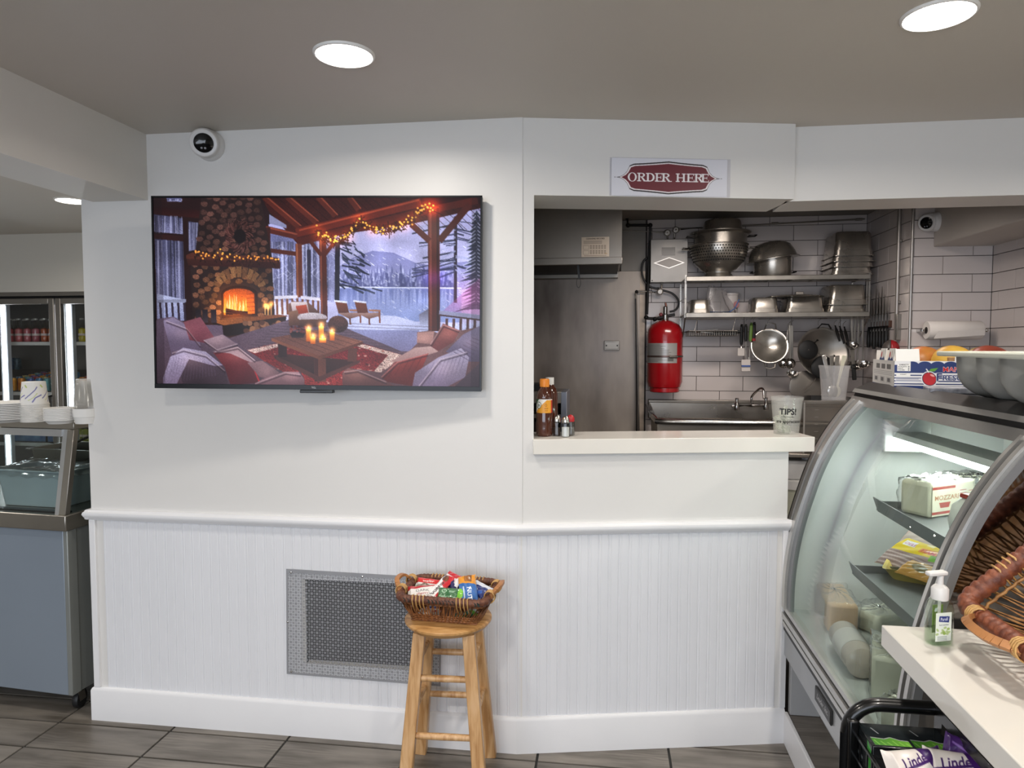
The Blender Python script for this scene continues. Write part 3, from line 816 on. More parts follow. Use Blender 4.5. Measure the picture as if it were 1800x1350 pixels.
    for k in range(12): L([(500 + k * 20, 850 - k * 14), (1400 + k * 10, 900 - k * 16)], 3, '#40323c', alpha=.5)
    p([(1060, 740), (1420, 740), (1440, 850), (1330, 850)], '#8d8fb6', '#7a7596', noise=.03)
    # rug
    p([(520, 850), (680, 812), (1120, 808), (1330, 868), (1180, 1030), (840, 1035), (600, 900)], '#6a2026', '#8a3432', noise=.15)
    p([(1110, 810), (1330, 868), (1170, 1030), (1120, 1030), (1260, 870), (1100, 826)], '#b9a09a', noise=.2)
    p([(520, 850), (690, 812), (720, 824), (560, 866)], '#b59a96', noise=.2)
    for i in range(170):
        x = rng.uniform(560, 1240); y = rng.uniform(820, 1025)
        c.ell(x, y, rng.uniform(3, 9), rng.uniform(2, 5), ['#c9a59a', '#a24a40', '#3d1820', '#d9c2b4'][i % 4], alpha=.6)
    # chairs, ottoman, armchair
    for dx in (0, 100):
        p([(985 + dx, 592), (1045 + dx, 598), (1062 + dx, 670), (1002 + dx, 655)], '#7e4a38', '#5e3a34'); L([(980 + dx, 592), (1048 + dx, 600)], 9, '#d9dcf0')
        p([(1000 + dx, 655), (1120 + dx, 650), (1120 + dx, 668), (1060 + dx, 685)], '#a98c88', '#73534c'); L([(1062 + dx, 680), (1064 + dx, 715)], 9, '#6e4638'); L([(1115 + dx, 645), (1118 + dx, 705)], 9, '#8a5a48'); L([(1060 + dx, 640), (1122 + dx, 642)], 10, '#a97a64')
    p([(740, 610), (765, 595), (845, 600), (900, 650), (905, 690), (745, 720)], '#7d5f58', '#4e3634'); p([(752, 600), (838, 598), (850, 660), (765, 668)], '#cbbfc4', '#a08c90'); p([(778, 620), (835, 612), (845, 655), (790, 662)], '#b2563e', '#8a3c30')
    p([(740, 650), (790, 640), (800, 720), (742, 722)], '#8a6a5a', '#5d4038'); c.ell(865, 678, 78, 24, '#cfc6ce', '#a596a0', noise=.06); p([(795, 690), (940, 685), (935, 725), (800, 730)], '#6f5348', '#4a3230')
    c.ell(1000, 712, 53, 44, '#6b4a44', '#352628', noise=.12)
    # low table
    p([(660, 880), (700, 868), (1100, 900), (1112, 908), (900, 1010), (670, 895)], '#4a2d2a', '#2c1a1b')
    L([(706, 800), (708, 885)], 46, '#3a2223'); L([(1075, 835), (1072, 905)], 48, '#5e3a33'); L([(905, 890), (905, 1010)], 60, '#6b4238'); L([(885, 890), (885, 1010)], 18, '#4a2a28')
    p([(675, 880), (900, 985), (1112, 895), (1112, 912), (900, 1012), (672, 898)], '#563430')
    p([(650, 786), (900, 740), (1130, 800), (900, 878)], '#6e4a44', '#8a5e50', d=(1, 0), noise=.05)
    for k in range(6): L([(700 + k * 40, 778 - k * 7), (930 + k * 36, 862 - k * 12)], 3, '#4e302d', alpha=.6)
    p([(650, 786), (900, 878), (1130, 800), (1130, 814), (900, 896), (650, 802)], '#8a5a48', '#5d382f', d=(1, 0))
    p([(742, 752), (832, 752), (818, 785), (758, 785)], '#2a1d22', '#47353a')
    for i in range(40): c.ell(rng.uniform(745, 830), rng.uniform(722, 756), 6, 5, ['#6e3a3c', '#8f5a58', '#4d2a2e'][i % 3])
    for x, y0, y1, w2 in ((845, 738, 802, 26), (911, 722, 785, 26), (868, 780, 815, 26), (968, 752, 797, 24), (918, 785, 808, 36)):
        p([(x - w2 / 2, y0), (x + w2 / 2, y0), (x + w2 / 2, y1), (x - w2 / 2, y1)], '#ffb55a', '#c0642a'); c.glow(x, y0 - 8, 16, '#ffb860', .9); c.ell(x, y0 - 6, 3.5, 9, '#fff3c0')
    # sofas
    p([(50, 690), (130, 678), (215, 720), (300, 720), (390, 722), (395, 770), (470, 810), (565, 900), (690, 960), (800, 960), (822, 1000), (822, 1035), (35, 1035), (40, 700)], '#6c5d70', '#4b3a44', noise=.04)
    p([(75, 700), (130, 682), (200, 722), (270, 810), (280, 880), (120, 880)], '#8b7f98', '#5e5064'); p([(185, 705), (275, 680), (350, 790), (300, 815), (215, 800)], '#8e5a66', '#6a3c48')
    p([(290, 800), (390, 770), (470, 820), (350, 858)], '#94808c', '#6d5a66'); p([(120, 860), (300, 880), (400, 960), (420, 1035), (180, 1035)], '#5f4f5e', '#3d3038')
    p([(70, 1000), (110, 890), (180, 840), (300, 860), (390, 930), (350, 935), (210, 900), (140, 1035), (70, 1035)], '#a49bb4', '#77697f', noise=.06)
    p([(340, 865), (430, 860), (540, 910), (585, 1020), (430, 1035), (400, 940)], '#7a3a40', '#4d2028'); L([(540, 910), (585, 1020)], 8, '#a03038'); p([(335, 858), (470, 832), (565, 905), (540, 915), (430, 868)], '#9a828a')
    p([(520, 915), (600, 905), (690, 965), (640, 1000), (585, 990)], '#8a6e74', '#6a5058'); p([(555, 1030), (600, 1000), (720, 960), (790, 960), (822, 1000), (822, 1035)], '#96747c', '#6a4c54')
    p([(1022, 1035), (1022, 960), (1050, 938), (1100, 945), (1220, 960), (1330, 890), (1410, 810), (1412, 750), (1480, 742), (1540, 760), (1640, 740), (1735, 720), (1735, 1035)], '#7a5b5c', '#5d4248', noise=.04)
    p([(1410, 805), (1412, 752), (1500, 745), (1490, 812)], '#b08a86', '#94706e'); p([(1270, 905), (1400, 830), (1515, 820), (1520, 850), (1350, 905)], '#b59a98', '#8a6c6c')
    p([(1478, 820), (1545, 705), (1632, 740), (1600, 800), (1520, 848)], '#8a5450', '#6a3a3c'); p([(1560, 850), (1650, 760), (1735, 715), (1735, 900), (1680, 900)], '#8d84a0', '#5c5068')
    p([(1222, 985), (1300, 905), (1470, 858), (1440, 930), (1390, 1030), (1260, 1010)], '#8a3a34', '#57221f')
    for k in range(5): L([(1260 + k * 35, 985 - k * 10), (1300 + k * 35, 910 - k * 10)], 5, '#5a201f', alpha=.5)
    p([(1385, 1035), (1400, 960), (1520, 880), (1640, 830), (1680, 880), (1660, 980), (1560, 1035)], '#a8a0b8', '#6a5c70', noise=.03)
    for k in range(9): L([(1440 + k * 24, 1025 - k * 8), (1500 + k * 20, 905 - k * 6)], 5, '#6c6078', alpha=.5)
    for k in range(7): L([(1600 + k * 16, 850 - k * 12), (1690 + k * 8, 900 - k * 18)], 5, '#57495f', alpha=.5)
    p([(1022, 1035), (1024, 962), (1050, 940), (1090, 950), (1260, 1010), (1300, 1035)], '#7d5652', '#5a3a3a'); p([(1600, 1035), (1735, 905), (1735, 1035)], '#5d4a56', '#3f303a')
    # soft folds and lamp glow on the upholstery, then a gentle contrast curve
    for x, y, r_, a_ in ((180, 760, 60, .10), (230, 900, 70, .12), (360, 800, 60, .10), (460, 880, 60, .10), (620, 960, 60, .08), (740, 980, 50, .12), (1440, 780, 40, .12), (1560, 760, 50, .10), (1300, 900, 60, .08), (1560, 930, 80, .10), (1680, 800, 60, .10), (1100, 970, 60, .10)):
        c.glow(x, y, r_, '#ffd8c0', a_, r_ * .6)
    for q in ([(90, 700), (200, 740), (270, 830)], [(120, 870), (180, 850), (300, 880), (400, 960)], [(345, 862), (470, 835), (560, 905)], [(560, 1025), (720, 965), (800, 975)], [(1420, 1030), (1530, 890), (1670, 850)], [(1225, 985), (1310, 905), (1465, 862)], [(1480, 815), (1545, 712), (1625, 742)], [(1030, 960), (1100, 950), (1250, 1010)], [(290, 800), (360, 850), (470, 818)]):
        L(q, 6, '#d9c6cc', alpha=.35); L([(x + 3, y + 9) for x, y in q], 8, '#2a1a24', alpha=.4)
    for k in range(16): L([(95 + k * 17, 1030 - k * 3), (130 + k * 14, 890 + k * 2)], 3, '#6a5c72', alpha=.35)
    lowf = rng.standard_normal((14, 24)); iy = np.linspace(0, 12.99, H); ix = np.linspace(0, 22.99, W); y0 = iy.astype(int); x0 = ix.astype(int); fy = (iy - y0)[:, None]; fx = (ix - x0)[None, :]
    nz = lowf[y0][:, x0] * (1 - fy) * (1 - fx) + lowf[y0 + 1][:, x0] * fy * (1 - fx) + lowf[y0][:, x0 + 1] * (1 - fy) * fx + lowf[y0 + 1][:, x0 + 1] * fy * fx
    c.A = np.clip(c.A * (1 + .07 * nz[..., None] + .035 * rng.standard_normal((H, W, 1))), 0, 1)
    c.A = np.clip(c.A ** 1.22 * 1.06, 0, 1)
    # the picture's own dim edges:
    for x in (35, 1690): p([(x, 60), (x + 45, 60), (x + 45, 1035), (x, 1035)], '#10080c', alpha=.25)
    return c

tvm = M('tv_case', '#121214', .35, var=.1)
bez = M('tv_bezel', '#1a1a1c', .28, .5)
t = T('television', 'wide flat television on the white wall showing a snowy cabin porch', 'television', (0, 0, 0))
tvc = atY(555.5, 516, YT - .105)
ty = -R(7.8 - 5.6)                     # swung a little towards the room
t.location = tvc; t.rotation_euler = Euler((0, R(.45), R(5.4)))
tm = wmat(t)
TWD, THT = 1.187, .688
def tvb(x0, x1, y0, y1, z0, z1): return MB(tm).box((x0, y0, z0), (x1, y1, z1))
tvb(-TWD / 2, TWD / 2, .002, .030, -THT / 2, THT / 2).build('panel', tvm, t, bevel=.004)
tvb(-.42, .30, .030, .050, -.27, .16).build('rear_housing', tvm, t, bevel=.008)
m = tvb(-TWD / 2, TWD / 2, -.004, .003, THT / 2 - .006, THT / 2); m.box((-TWD / 2, -.004, -THT / 2), (-TWD / 2 + .006, .003, THT / 2)); m.box((TWD / 2 - .006, -.004, -THT / 2), (TWD / 2, .003, THT / 2)); m.box((-TWD / 2, -.005, -THT / 2), (TWD / 2, .003, -THT / 2 + .016))
m.build('bezel', bez, t)
tvb(-.06, .06, -.006, .02, -THT / 2 - .012, -THT / 2 - .0005).build('sensor_bar', tvm, t, bevel=.002)
tl, tr_, bl = (tm @ Vector(q) for q in ((-TWD / 2 + .007, -.0015, THT / 2 - .007), (TWD / 2 - .007, -.0015, THT / 2 - .007), (-TWD / 2 + .007, -.0015, -THT / 2 + .017)))
TVP = print_mat('television_picture', .2, emit=.92)
TVP.node_tree.nodes['Principled BSDF'].inputs['Specular IOR Level'].default_value = .16
printed('screen', tv_picture(), flat(tl, tr_, bl), TVP, t)
lc = Canvas(40, 14, '#1a1a1c'); lc.text('TCL', 20, 12, 9, '#b9b9bd', center=True, off=.02)
a = tm @ Vector((-.022, -.0056, -THT / 2 + .0125)); b = tm @ Vector((.004, -.0056, -THT / 2 + .0125)); cc = tm @ Vector((-.022, -.0056, -THT / 2 + .004))
printed('maker_mark', lc, flat(a, b, cc), print_mat('print_satin', .4), t)
# wall bracket
MB().box((tvc.x - .2, YT - .058, tvc.z - .15), (tvc.x + .16, YT - .001, tvc.z + .15)).build('wall_bracket', iron, t)

# ------------------------------------------------------------------ sign
paper = print_mat('print_paper', .5)
def order_sign():
    W, H = 420, 140
    c = Canvas(W, H, '#dcdce4'); k = W / 960.0; c.k = k; c.ox, c.oy = 150, 380
    def shape(g):
        # right half of the cartouche mirrored; g grows it outwards
        top = [(622, 408 - g), (720, 418 - g), (830, 427 - g), (905, 432 - g), (940, 447 - g * .8), (950, 470 - g * .5), (962, 495 - g * .4), (985, 520 - g * .3), (1015, 537 - g * .25), (1052 + g * 3.2, 546)]
        bot = [(2 * 622 - 0 - x if False else x, 2 * 543 - y) for x, y in top[::-1]]
        r = top + bot
        l = [(2 * 620 - x, y) for x, y in r[::-1]]
        return r + l
    c.poly(shape(4), '#2a2529'); c.poly(shape(-7), '#e9e2e4'); c.poly([(620 + (x - 620) * .965, 543 + (y - 543) * .945) for x, y in shape(-10)], '#6b1f2c')
    wht = '#ece9ea'
    def serif(x, y, w, h=7): c.rect(x - w / 2, y, x + w / 2, y + h, wht)
    yt, yb_ = 505, 575
    def stem(x, w=15): c.rect(x - w / 2, yt, x + w / 2, yb_, wht); serif(x, yt, w + 18); serif(x, yb_ - 7, w + 18)
    def ring(cx, rx, ry, th, tv):
        red = '#6b1f2c'; c.ell(cx, 540, rx, ry, wht, n=48); c.ell(cx, 540, rx - th, ry - tv, red, n=48)
    def lo(x): ring(x, 37, 38, 15, 5)
    def lr(x):
        c.poly([(x, yt)] + [(x + 22 + 26 * math.sin(a), 522 - 17.5 * math.cos(a)) for a in np.linspace(0, PI, 14)] + [(x, 540)], wht)
        c.poly([(x + 8, yt + 6)] + [(x + 18 + 15 * math.sin(a), 522 - 12 * math.cos(a)) for a in np.linspace(0, PI, 14)] + [(x + 8, 535)], '#6b1f2c')
        stem(x); c.poly([(x + 14, 540), (x + 30, 540), (x + 58, 575), (x + 38, 575)], wht); c.rect(x + 36, 569, x + 68, 575, wht)
    def ld(x):
        c.poly([(x, yt)] + [(x + 20 + 36 * math.sin(a), 540 - 35 * math.cos(a)) for a in np.linspace(0, PI, 20)] + [(x, yb_)], wht)
        c.poly([(x + 8, yt + 6)] + [(x + 14 + 26 * math.sin(a), 540 - 29 * math.cos(a)) for a in np.linspace(0, PI, 20)] + [(x + 8, yb_ - 6)], '#6b1f2c'); stem(x)
    def le(x):
        stem(x); c.rect(x, yt, x + 46, yt + 6, wht); c.rect(x, 537, x + 34, 542, wht); c.rect(x, yb_ - 6, x + 50, yb_, wht)
        c.rect(x + 41, yt, x + 46, yt + 17, wht); c.rect(x + 31, 529, x + 35, 551, wht); c.rect(x + 45, yb_ - 19, x + 50, yb_, wht)
    def lh(x): stem(x); stem(x + 50); c.rect(x, 537, x + 50, 543, wht)
    lo(322); lr(378); ld(450); le(524); lr(580); lh(697); le(785); lr(850); le(906)
    return c
t = T('order_sign', 'white laminated sign reading ORDER HERE in a dark red cartouche', 'sign')
u0, z1 = atO(1075, 277, .004); u1, _ = atO(1279, 279, .004); _, z0 = atO(1077, 346, .004)
z0 = ZH + .002
t.location = O((u0 + u1) / 2, .004, z0)
printed('sheet', order_sign(), flat(O(u0, .004, z1), O(u1, .004, z1), O(u0, .004, z0)), paper, t, solid=.0012)
m = MB(); e = .006
obox(m, u0 - e, u1 + e + .006, .001, .0025, z0, z1 + .002); m.build('laminate', glass('laminate_film', '#f8f8fa', .35, rough=.12), t)

# ------------------------------------------------------------------ dome cameras
camw = M('camera_white', '#dedcda', .35)
def dome_cam(label, p, n, aim, r=.052):
    t = T('security_camera', label, 'security camera', p)
    n = Vector(n).normalized(); aim = Vector(aim).normalized(); p = Vector(p)
    MB().lathe([(r * 1.05, 0), (r * 1.05, .012), (r, .020), (r * .9, .026)], p, n, n=32).build('mount_base', camw, t, smooth='auto')
    c = p + n * .040
    m = MB(); m.lathe([(r * math.sin(q), -r * math.cos(q)) for q in np.linspace(0, PI * .66, 12)], c, aim, n=32); m.build('eyeball', camw, t, smooth='auto')
    f = c + aim * (r * .48)
    m = MB(); m.lathe([(r * .87, 0), (r * .9, .006), (r * .84, .009), (r * .62, .006)], f, aim, n=32); m.build('front_rim', camw, t, smooth='auto')
    m = MB(); m.lathe([(r * .66, .004), (r * .62, .011), (r * .35, .016), (0, .017)], f, aim, n=28); m.build('lens_window', M('lens_black', '#060608', .08), t, smooth='auto')
    x, y = frame(aim)
    for s in (-1, 1):
        q = f + x * (s * .006) - y * .018 + aim * .0155
        MB().lathe([(.0042, 0), (.0036, .002), (0, .0025)], q, aim, n=10).build('sensor_light', M('sensor_grey', '#8b8a90', .3), t)
    return t
pc1 = atY(371, 257, YT)
dome_cam('white dome camera with black lens on the wall above the television', pc1, (0, -1, 0), (.42, -1, -.28), .054)
q = atX(1647, 390, 1.79)
dome_cam('white dome camera with black lens on the kitchen soffit above the paper towels', q, (-1, 0, 0), (-.85, -.75, -.30), .05)

# ------------------------------------------------------------------ vent grille of pierced sheet metal
grm = M('grille_metal', '#9a9b9f', .5, .3, var=.06, vscale=8)
t = T('vent_grille', 'grey pierced metal vent grille low on the beaded white wall', 'vent grille')
g0 = atY(503, 1000, YT - .0065); GW, GH = .608, .412
gm = Matrix.Translation(g0) @ Matrix.Rotation(R(.75), 4, 'Y')
t.location = g0
m = MB(gm); cs = .0208; mx_, mt, mb_ = .007, .014, .008
nx = int((GW - 2 * mx_) / cs); nz = int((GH - mt - mb_) / cs)
sx = (GW - 2 * mx_) / nx; sz = (GH - mt - mb_) / nz
m.box((0, 0, -GH), (mx_, .001, 0)); m.box((GW - mx_, 0, -GH), (GW, .001, 0)); m.box((mx_, 0, -mt), (GW - mx_, .001, 0)); m.box((mx_, 0, -GH), (GW - mx_, .001, -GH + mb_))
corner = []
for i in range(nx):
    for j in range(nz):
        ox = mx_ + (i + .5) * sx; oz = -mt - (j + .5) * sz; h, k = sx / 2, sz / 2
        C8 = [(h, 0), (h, k), (0, k), (-h, k), (-h, 0), (-h, -k), (0, -k), (h, -k)]
        for q in range(8):
            A = Vector((0, 0)); B = Vector(C8[q]); D = Vector(C8[(q + 1) % 8]); G = (A + B + D) / 3
            inn = []
            for P in (A, B, D):
                f = .62 if P is A else .74
                inn.append(G + (P - G) * f)
            P6 = [(ox + v.x, 0, oz + v.y) for v in (A, B, D)] + [(ox + v.x, 0, oz + v.y) for v in inn]
            m.add(P6, [(0, 1, 4, 3), (1, 2, 5, 4), (2, 0, 3, 5)])
m.build('pierced_sheet', grm, t, fix=False)
for x, z in ((.02, -.012), (GW / 2, -.012), (GW - .02, -.012), (.02, -GH + .012), (GW / 2, -GH + .012), (.006, -GH / 2)):
    MB(gm).lathe([(.0045, 0), (.004, .002), (0, .003)], (x, -.001, z), (0, -1, 0), n=10).build('screw', steel_b, t)
# ------------------------------------------------------------------ wicker
wick = M('willow_brown', '#7d4a2a', .5, var=.35, vscale=60, c2='#a56b3c', bump=.3, bscale=200)
wick_d = M('willow_dark', '#4a2415', .5, var=.35, vscale=60, c2='#7a4526', bump=.3, bscale=200)
rimw = M('rim_wrap', '#5b3226', .5, var=.3, vscale=70, c2='#774a34', bump=.35, bscale=160)
rimd = M('rim_wrap_dark', '#3c1d15', .5, var=.3, vscale=70, c2='#6a3a28', bump=.35, bscale=160)
cane = M('pale_cane', '#c49a5e', .45, var=.2, vscale=60, bump=.2, bscale=150)
handw = M('bent_wood', '#a87345', .45, var=.25, vscale=14, vstretch=(1, 1, 4), bump=.1, bscale=60)
ribbon = M('dark_ribbon', '#23302c', .6, var=.2, vscale=50)
def basket(t, mtx, L, Wd, H, taper, rr, handles=True, wm_=None, rm=None, ribb=False, seed=1, straps=True):
    """rectangular willow basket; base centre at the origin of mtx, rim at height H"""
    rs = random.Random(seed); wm_ = wm_ or wick; rm = rm or rimw
    def outline(f, z, r=.03, n=6, per=None):
        l, w = L - 2 * taper * (1 - f), Wd - 2 * taper * (1 - f)
        return [Vector((x, y, z)) for x, y in rrect(l, w, r, n)]
    def along(P, s):
        """point at fraction s of closed polyline"""
        n = len(P); ds = [(P[(i + 1) % n] - P[i]).length for i in range(n)]; tot = sum(ds); d = (s % 1) * tot
        for i in range(n):
            if d <= ds[i]: return P[i].lerp(P[(i + 1) % n], d / max(ds[i], 1e-9))
            d -= ds[i]
        return P[0]
    # base mat
    m = MB(mtx); l, w = L - 2 * taper, Wd - 2 * taper
    m.box((-l / 2, -w / 2, 0), (l / 2, w / 2, .006)); m.build('base', wm_, t, bevel=.002)
    # rim: a thick wrapped roll
    P = outline(1, H, .035, 7); N = int(2 * (L + Wd) / (rr * .26))
    pts = [along(P, i / N) for i in range(N)]; rad = [rr * (.90 if i % 4 == 0 else 1.05 - .03 * ((i % 4) - 2)) for i in range(N)]
    MB(mtx).tube(pts, rad, n=8, closed=True).build('rim', rm, t, smooth=True)
    # stakes leaning in alternate directions
    A = outline(1, H - rr * .6, .035, 7); B = outline(0, .004, .03, 7)
    n = int(2 * (L + Wd) / .0105); m = MB(mtx)
    for i in range(n):
        s = (i + .2 * rs.uniform(-1, 1)) / n; lean = (.010 if i % 2 else -.010) * rs.uniform(.4, 1.2) / 1.0
        a = along(A, s + lean * .5); b = along(B, s - lean * .5); q = a.lerp(b, .5); q += Vector((q.x, q.y, 0)).normalized() * .004
        m.tube([a, q, b], rs.uniform(.0020, .0030), n=5, caps=False)
    m.build('stakes', wm_, t, smooth=True)
    # woven bands near the foot and under the rim
    m = MB(mtx)
    for f, z in ((.10, .010), (.18, .018), (.26, .026), (.80, H * .80)):
        P = outline(f, z, .03, 6); k = 120
        m.tube([along(P, i / k) + Vector((along(P, i / k).x, along(P, i / k).y, 0)).normalized() * (.0035 if i % 2 else -.0025) for i in range(k)], .0034, n=5, closed=True)
    m.build('woven_band', wm_, t, smooth=True)
    # pale cane straps over the rim
    if straps:
        for side, y in ((-1, -Wd / 2), (1, Wd / 2)):
            for x0 in (-L * .25, L * .25):
                m = MB(mtx)
                for k in range(4):
                    x = x0 + (k - 1.5) * .0125
                    m.tube([(x - .003, y - side * rr * .8, H - rr), (x, y - side * rr * .7, H + rr * .9), (x, y + side * rr * .5, H + rr * 1.05), (x + .002, y + side * rr * 1.1, H + .001), (x + .002, y + side * rr * .6, H - rr * 1.3), (x + .001, y - side * taper * .55, H * .45)], .0021, n=5)
                m.build('cane_strap', cane, t, smooth=True)
    if ribb:
        for k in range(22):
            m = MB(mtx)
            x = -L * .42 + k * L * .84 / 21
            if min(abs(x + L * .25), abs(x - L * .25)) < .03: continue
            y = -Wd / 2 - rr * .93
            m.add([(x, y + .002, H + .008), (x + .009, y - .001, H + .004), (x + .011, y - .001, H - .006), (x + .002, y + .001, H - .003)], [(0, 1, 2, 3)])
            m.build('ribbon_twist', ribbon, t, solid=.001)
    if handles:
        for s in (-1, 1):
            pts = []
            for q in np.linspace(-1, 1, 15):
                pts.append(Vector((s * (L / 2 + .006 + .026 * (1 - abs(q) ** 3)), q * Wd * .27, H + .004 + .030 * (1 - abs(q) ** 4))))
            m = MB(mtx)
            for a, b in zip(pts[:-1], pts[1:]): m.bar(a, b, .016, .009)
            hd = m.build('handle', handw, t, smooth='auto')
            for q0 in (-1, 1):
                m = MB(mtx)
                for k in range(4):
                    yy = q0 * (Wd * .27 - .016 + k * .006); c0 = Vector((s * (L / 2 + .004), yy, H + .006))
                    m.tube([c0 + Vector((math.cos(a) * .018, 0, math.sin(a) * .020)) for a in np.linspace(0, 2 * PI, 12, endpoint=False)], .0020, n=5, closed=True)
                m.build('handle_binding', cane, hd, smooth=True)

# ------------------------------------------------------------------ stool
oak = bpy.data.materials.new('stool_wood'); oak.use_nodes = True
def wood_nodes(m, c1, c2, c3, scale=(14, 14, 1.2), rough=.38):
    nt = m.node_tree; b = nt.nodes['Principled BSDF']; N = nt.nodes.new; L = nt.links.new
    tc = N('ShaderNodeTexCoord'); mp = N('ShaderNodeMapping'); mp.inputs['Scale'].default_value = scale; L(tc.outputs['Object'], mp.inputs[0])
    n1 = N('ShaderNodeTexNoise'); n1.inputs['Scale'].default_value = 4; n1.inputs['Detail'].default_value = 6; n1.inputs['Distortion'].default_value = .6; L(mp.outputs[0], n1.inputs['Vector'])
    cr = N('ShaderNodeValToRGB'); e = cr.color_ramp.elements; e[0].position = .32; e[0].color = hl(c3); e[1].position = .7; e[1].color = hl(c1); q = e.new(.5); q.color = hl(c2)
    L(n1.outputs[0], cr.inputs[0]); L(cr.outputs[0], b.inputs['Base Color']); b.inputs['Roughness'].default_value = rough
    bp = N('ShaderNodeBump'); bp.inputs['Strength'].default_value = .08; bp.inputs['Distance'].default_value = .002; L(n1.outputs[0], bp.inputs['Height']); L(bp.outputs[0], b.inputs['Normal'])
wood_nodes(oak, '#d8b287', '#c89d6c', '#a97b4b')
oak2 = bpy.data.materials.new('seat_wood'); oak2.use_nodes = True
wood_nodes(oak2, '#cfa26c', '#b98a53', '#9a6d3c', scale=(3, 16, 6))
st = atZ(785, 1318, 0)
SX, SY, SH = -.535, 2.285, .575
t = T('wooden_stool', 'light wooden bar stool standing before the beaded wall', 'stool', (SX, SY, 0), R(3))
tm = wmat(t)
MB(tm).lathe([(0, SH - .034), (.115, SH - .034), (.138, SH - .026), (.150, SH - .012), (.150, SH - .006), (.143, SH - .001), (0, SH)], n=40).build('seat', oak2, t, smooth='auto')
tops, feet = [], []
for sx_, sy_ in ((-1, -1), (1, -1), (1, 1), (-1, 1)):
    a = Vector((sx_ * .083, sy_ * .083, SH - .030)); b = Vector((sx_ * .130, sy_ * .130, 0)); tops.append(a); feet.append(b)
    MB(tm).bar(b, a, .044, .036, up=(0, 1, 0), w2=.040, h2=.034).build('leg', oak, t, bevel=.003)
def lp(k, z): f = z / (SH - .03); return feet[k].lerp(tops[k], f)
for k0, k1, zs in ((0, 1, (.395, .205)), (2, 3, (.40, .235)), (1, 2, (.44, .27)), (3, 0, (.44, .27))):
    zs2 = zs
    for z in zs2:
        MB(tm).tube([lp(k0, z), lp(k0, z).lerp(lp(k1, z), .1), lp(k0, z).lerp(lp(k1, z), .5), lp(k0, z).lerp(lp(k1, z), .9), lp(k1, z)], [.008, .0105, .0115, .0105, .008], n=12).build('rung', oak, t, smooth='auto')

t = T('wicker_basket', 'brown wicker snack basket on the wooden stool', 'basket', (SX + .004, SY, SH), R(-3.5))
bm_ = wmat(t)
BL, BW, BH = .302, .215, .088
basket(t, bm_, BL, BW, BH, .036, .0135, ribb=True, seed=4)

# ------------------------------------------------------------------ wrapped snacks
foil = print_mat('print_foil', .28, coat=.5)
def pack(cv, t, mtx, L, W, th, crimp=.1, part='wrapper'):
    """pillow pack: a puffed bar with flat crimped ends, print on its top; the underside closes it"""
    def f(sg):
        def g(U, V):
            x = (U - .5) * L; y = (.5 - V) * W
            e = np.clip(np.minimum(U, 1 - U) / crimp, 0, 1); e = e * e * (3 - 2 * e)
            yy = np.abs(2 * V - 1); z = th * e * np.sqrt(np.clip(1 - yy ** 2.6, 0, 1))
            z = z + .0012 * np.sin(U * 60) * (e < .9) + .0016 * np.sin(U * 17 + V * 9) * np.sin(V * 13) * e
            y = y * (1 - .06 * e)
            P = np.stack([x, y, sg * z + 0 * x, np.ones_like(x)], -1) @ np.array(mtx).T
            return P[..., 0], P[..., 1], P[..., 2]
        return g
    printed(part, cv, f(1), foil, t)
    c2 = Canvas(12, 8); c2.A[:] = cv.A.mean((0, 1)); printed('underside', c2, f(-.6), foil, t)
def snack(name, label, cat, cv, x, y, z, rz, L, W, th, pitch=0.0, roll=0.0, group='wrapped snacks in the stool basket', crimp=.1):
    p = bm_ @ Vector((x * .86, y * .86, z))
    t = T(name, label, cat, p, group=group)
    m = Matrix.Translation(p) @ Euler((roll, pitch, rz)).to_matrix().to_4x4()
    t.rotation_euler = m.to_euler()
    pack(cv, t, m, L, W, th, crimp); return t
def cv1():
    c = Canvas(110, 50, '#f3f1ef'); c.poly([(60, 30), (110, 5), (110, 50), (50, 50)], '#c51f2b'); c.ell(90, 18, 14, 9, '#5a2f1c', rot=-.4); c.ell(86, 30, 12, 7, '#7a4526', rot=-.4); c.rect(0, 0, 9, 50, '#e6e2df'); c.text('bueno', 12, 34, 16, '#2a1416', off=.02); c.rect(0, 43, 110, 50, '#c51f2b'); return c
def cv2():
    c = Canvas(80, 50, '#e9e6e2'); c.poly([(0, 0), (80, 0), (80, 8), (0, 20)], '#b8242c'); c.text('DARK', 20, 30, 9, '#5a5a60'); c.text('cherry', 22, 40, 8, '#a02630'); c.ell(62, 36, 8, 6, '#a8323a'); return c
def cv3():
    c = Canvas(70, 44, '#2f6a3c'); c.rect(52, 0, 70, 44, '#7cc83a'); c.ell(18, 14, 6, 6, '#bfe0c0'); c.ell(18, 14, 4, 4, '#2f6a3c'); c.text('nature', 8, 34, 7, '#bfe0c4'); c.text('bar', 30, 18, 7, '#d6ead6'); return c
def cv4():
    c = Canvas(80, 54, '#3a6cb0'); c.poly([(0, 0), (34, 0), (24, 54), (0, 54)], '#e2962c'); c.poly([(4, 10), (26, 14), (22, 36), (6, 34)], '#7a4a20', '#a86a2a'); c.text('NUTRI', 40, 30, 12, '#f0f2f6', off=.02); c.rect(36, 38, 76, 42, '#c8d6ea'); return c
def cv5():
    c = Canvas(60, 44, '#23265c', ); c.rect(28, 18, 56, 36, '#e8e8ec'); c.text('|||||||', 31, 33, 10, '#202028', off=.01); c.rect(0, 0, 60, 5, '#e6e6ea'); return c
def cv6():
    c = Canvas(70, 44, '#1d2f72'); c.poly([(0, 0), (70, 0), (70, 12), (0, 20)], '#dfe3ee'); c.text('crisp', 10, 34, 12, '#e9edf6'); c.ell(56, 32, 8, 6, '#3a64b4'); return c
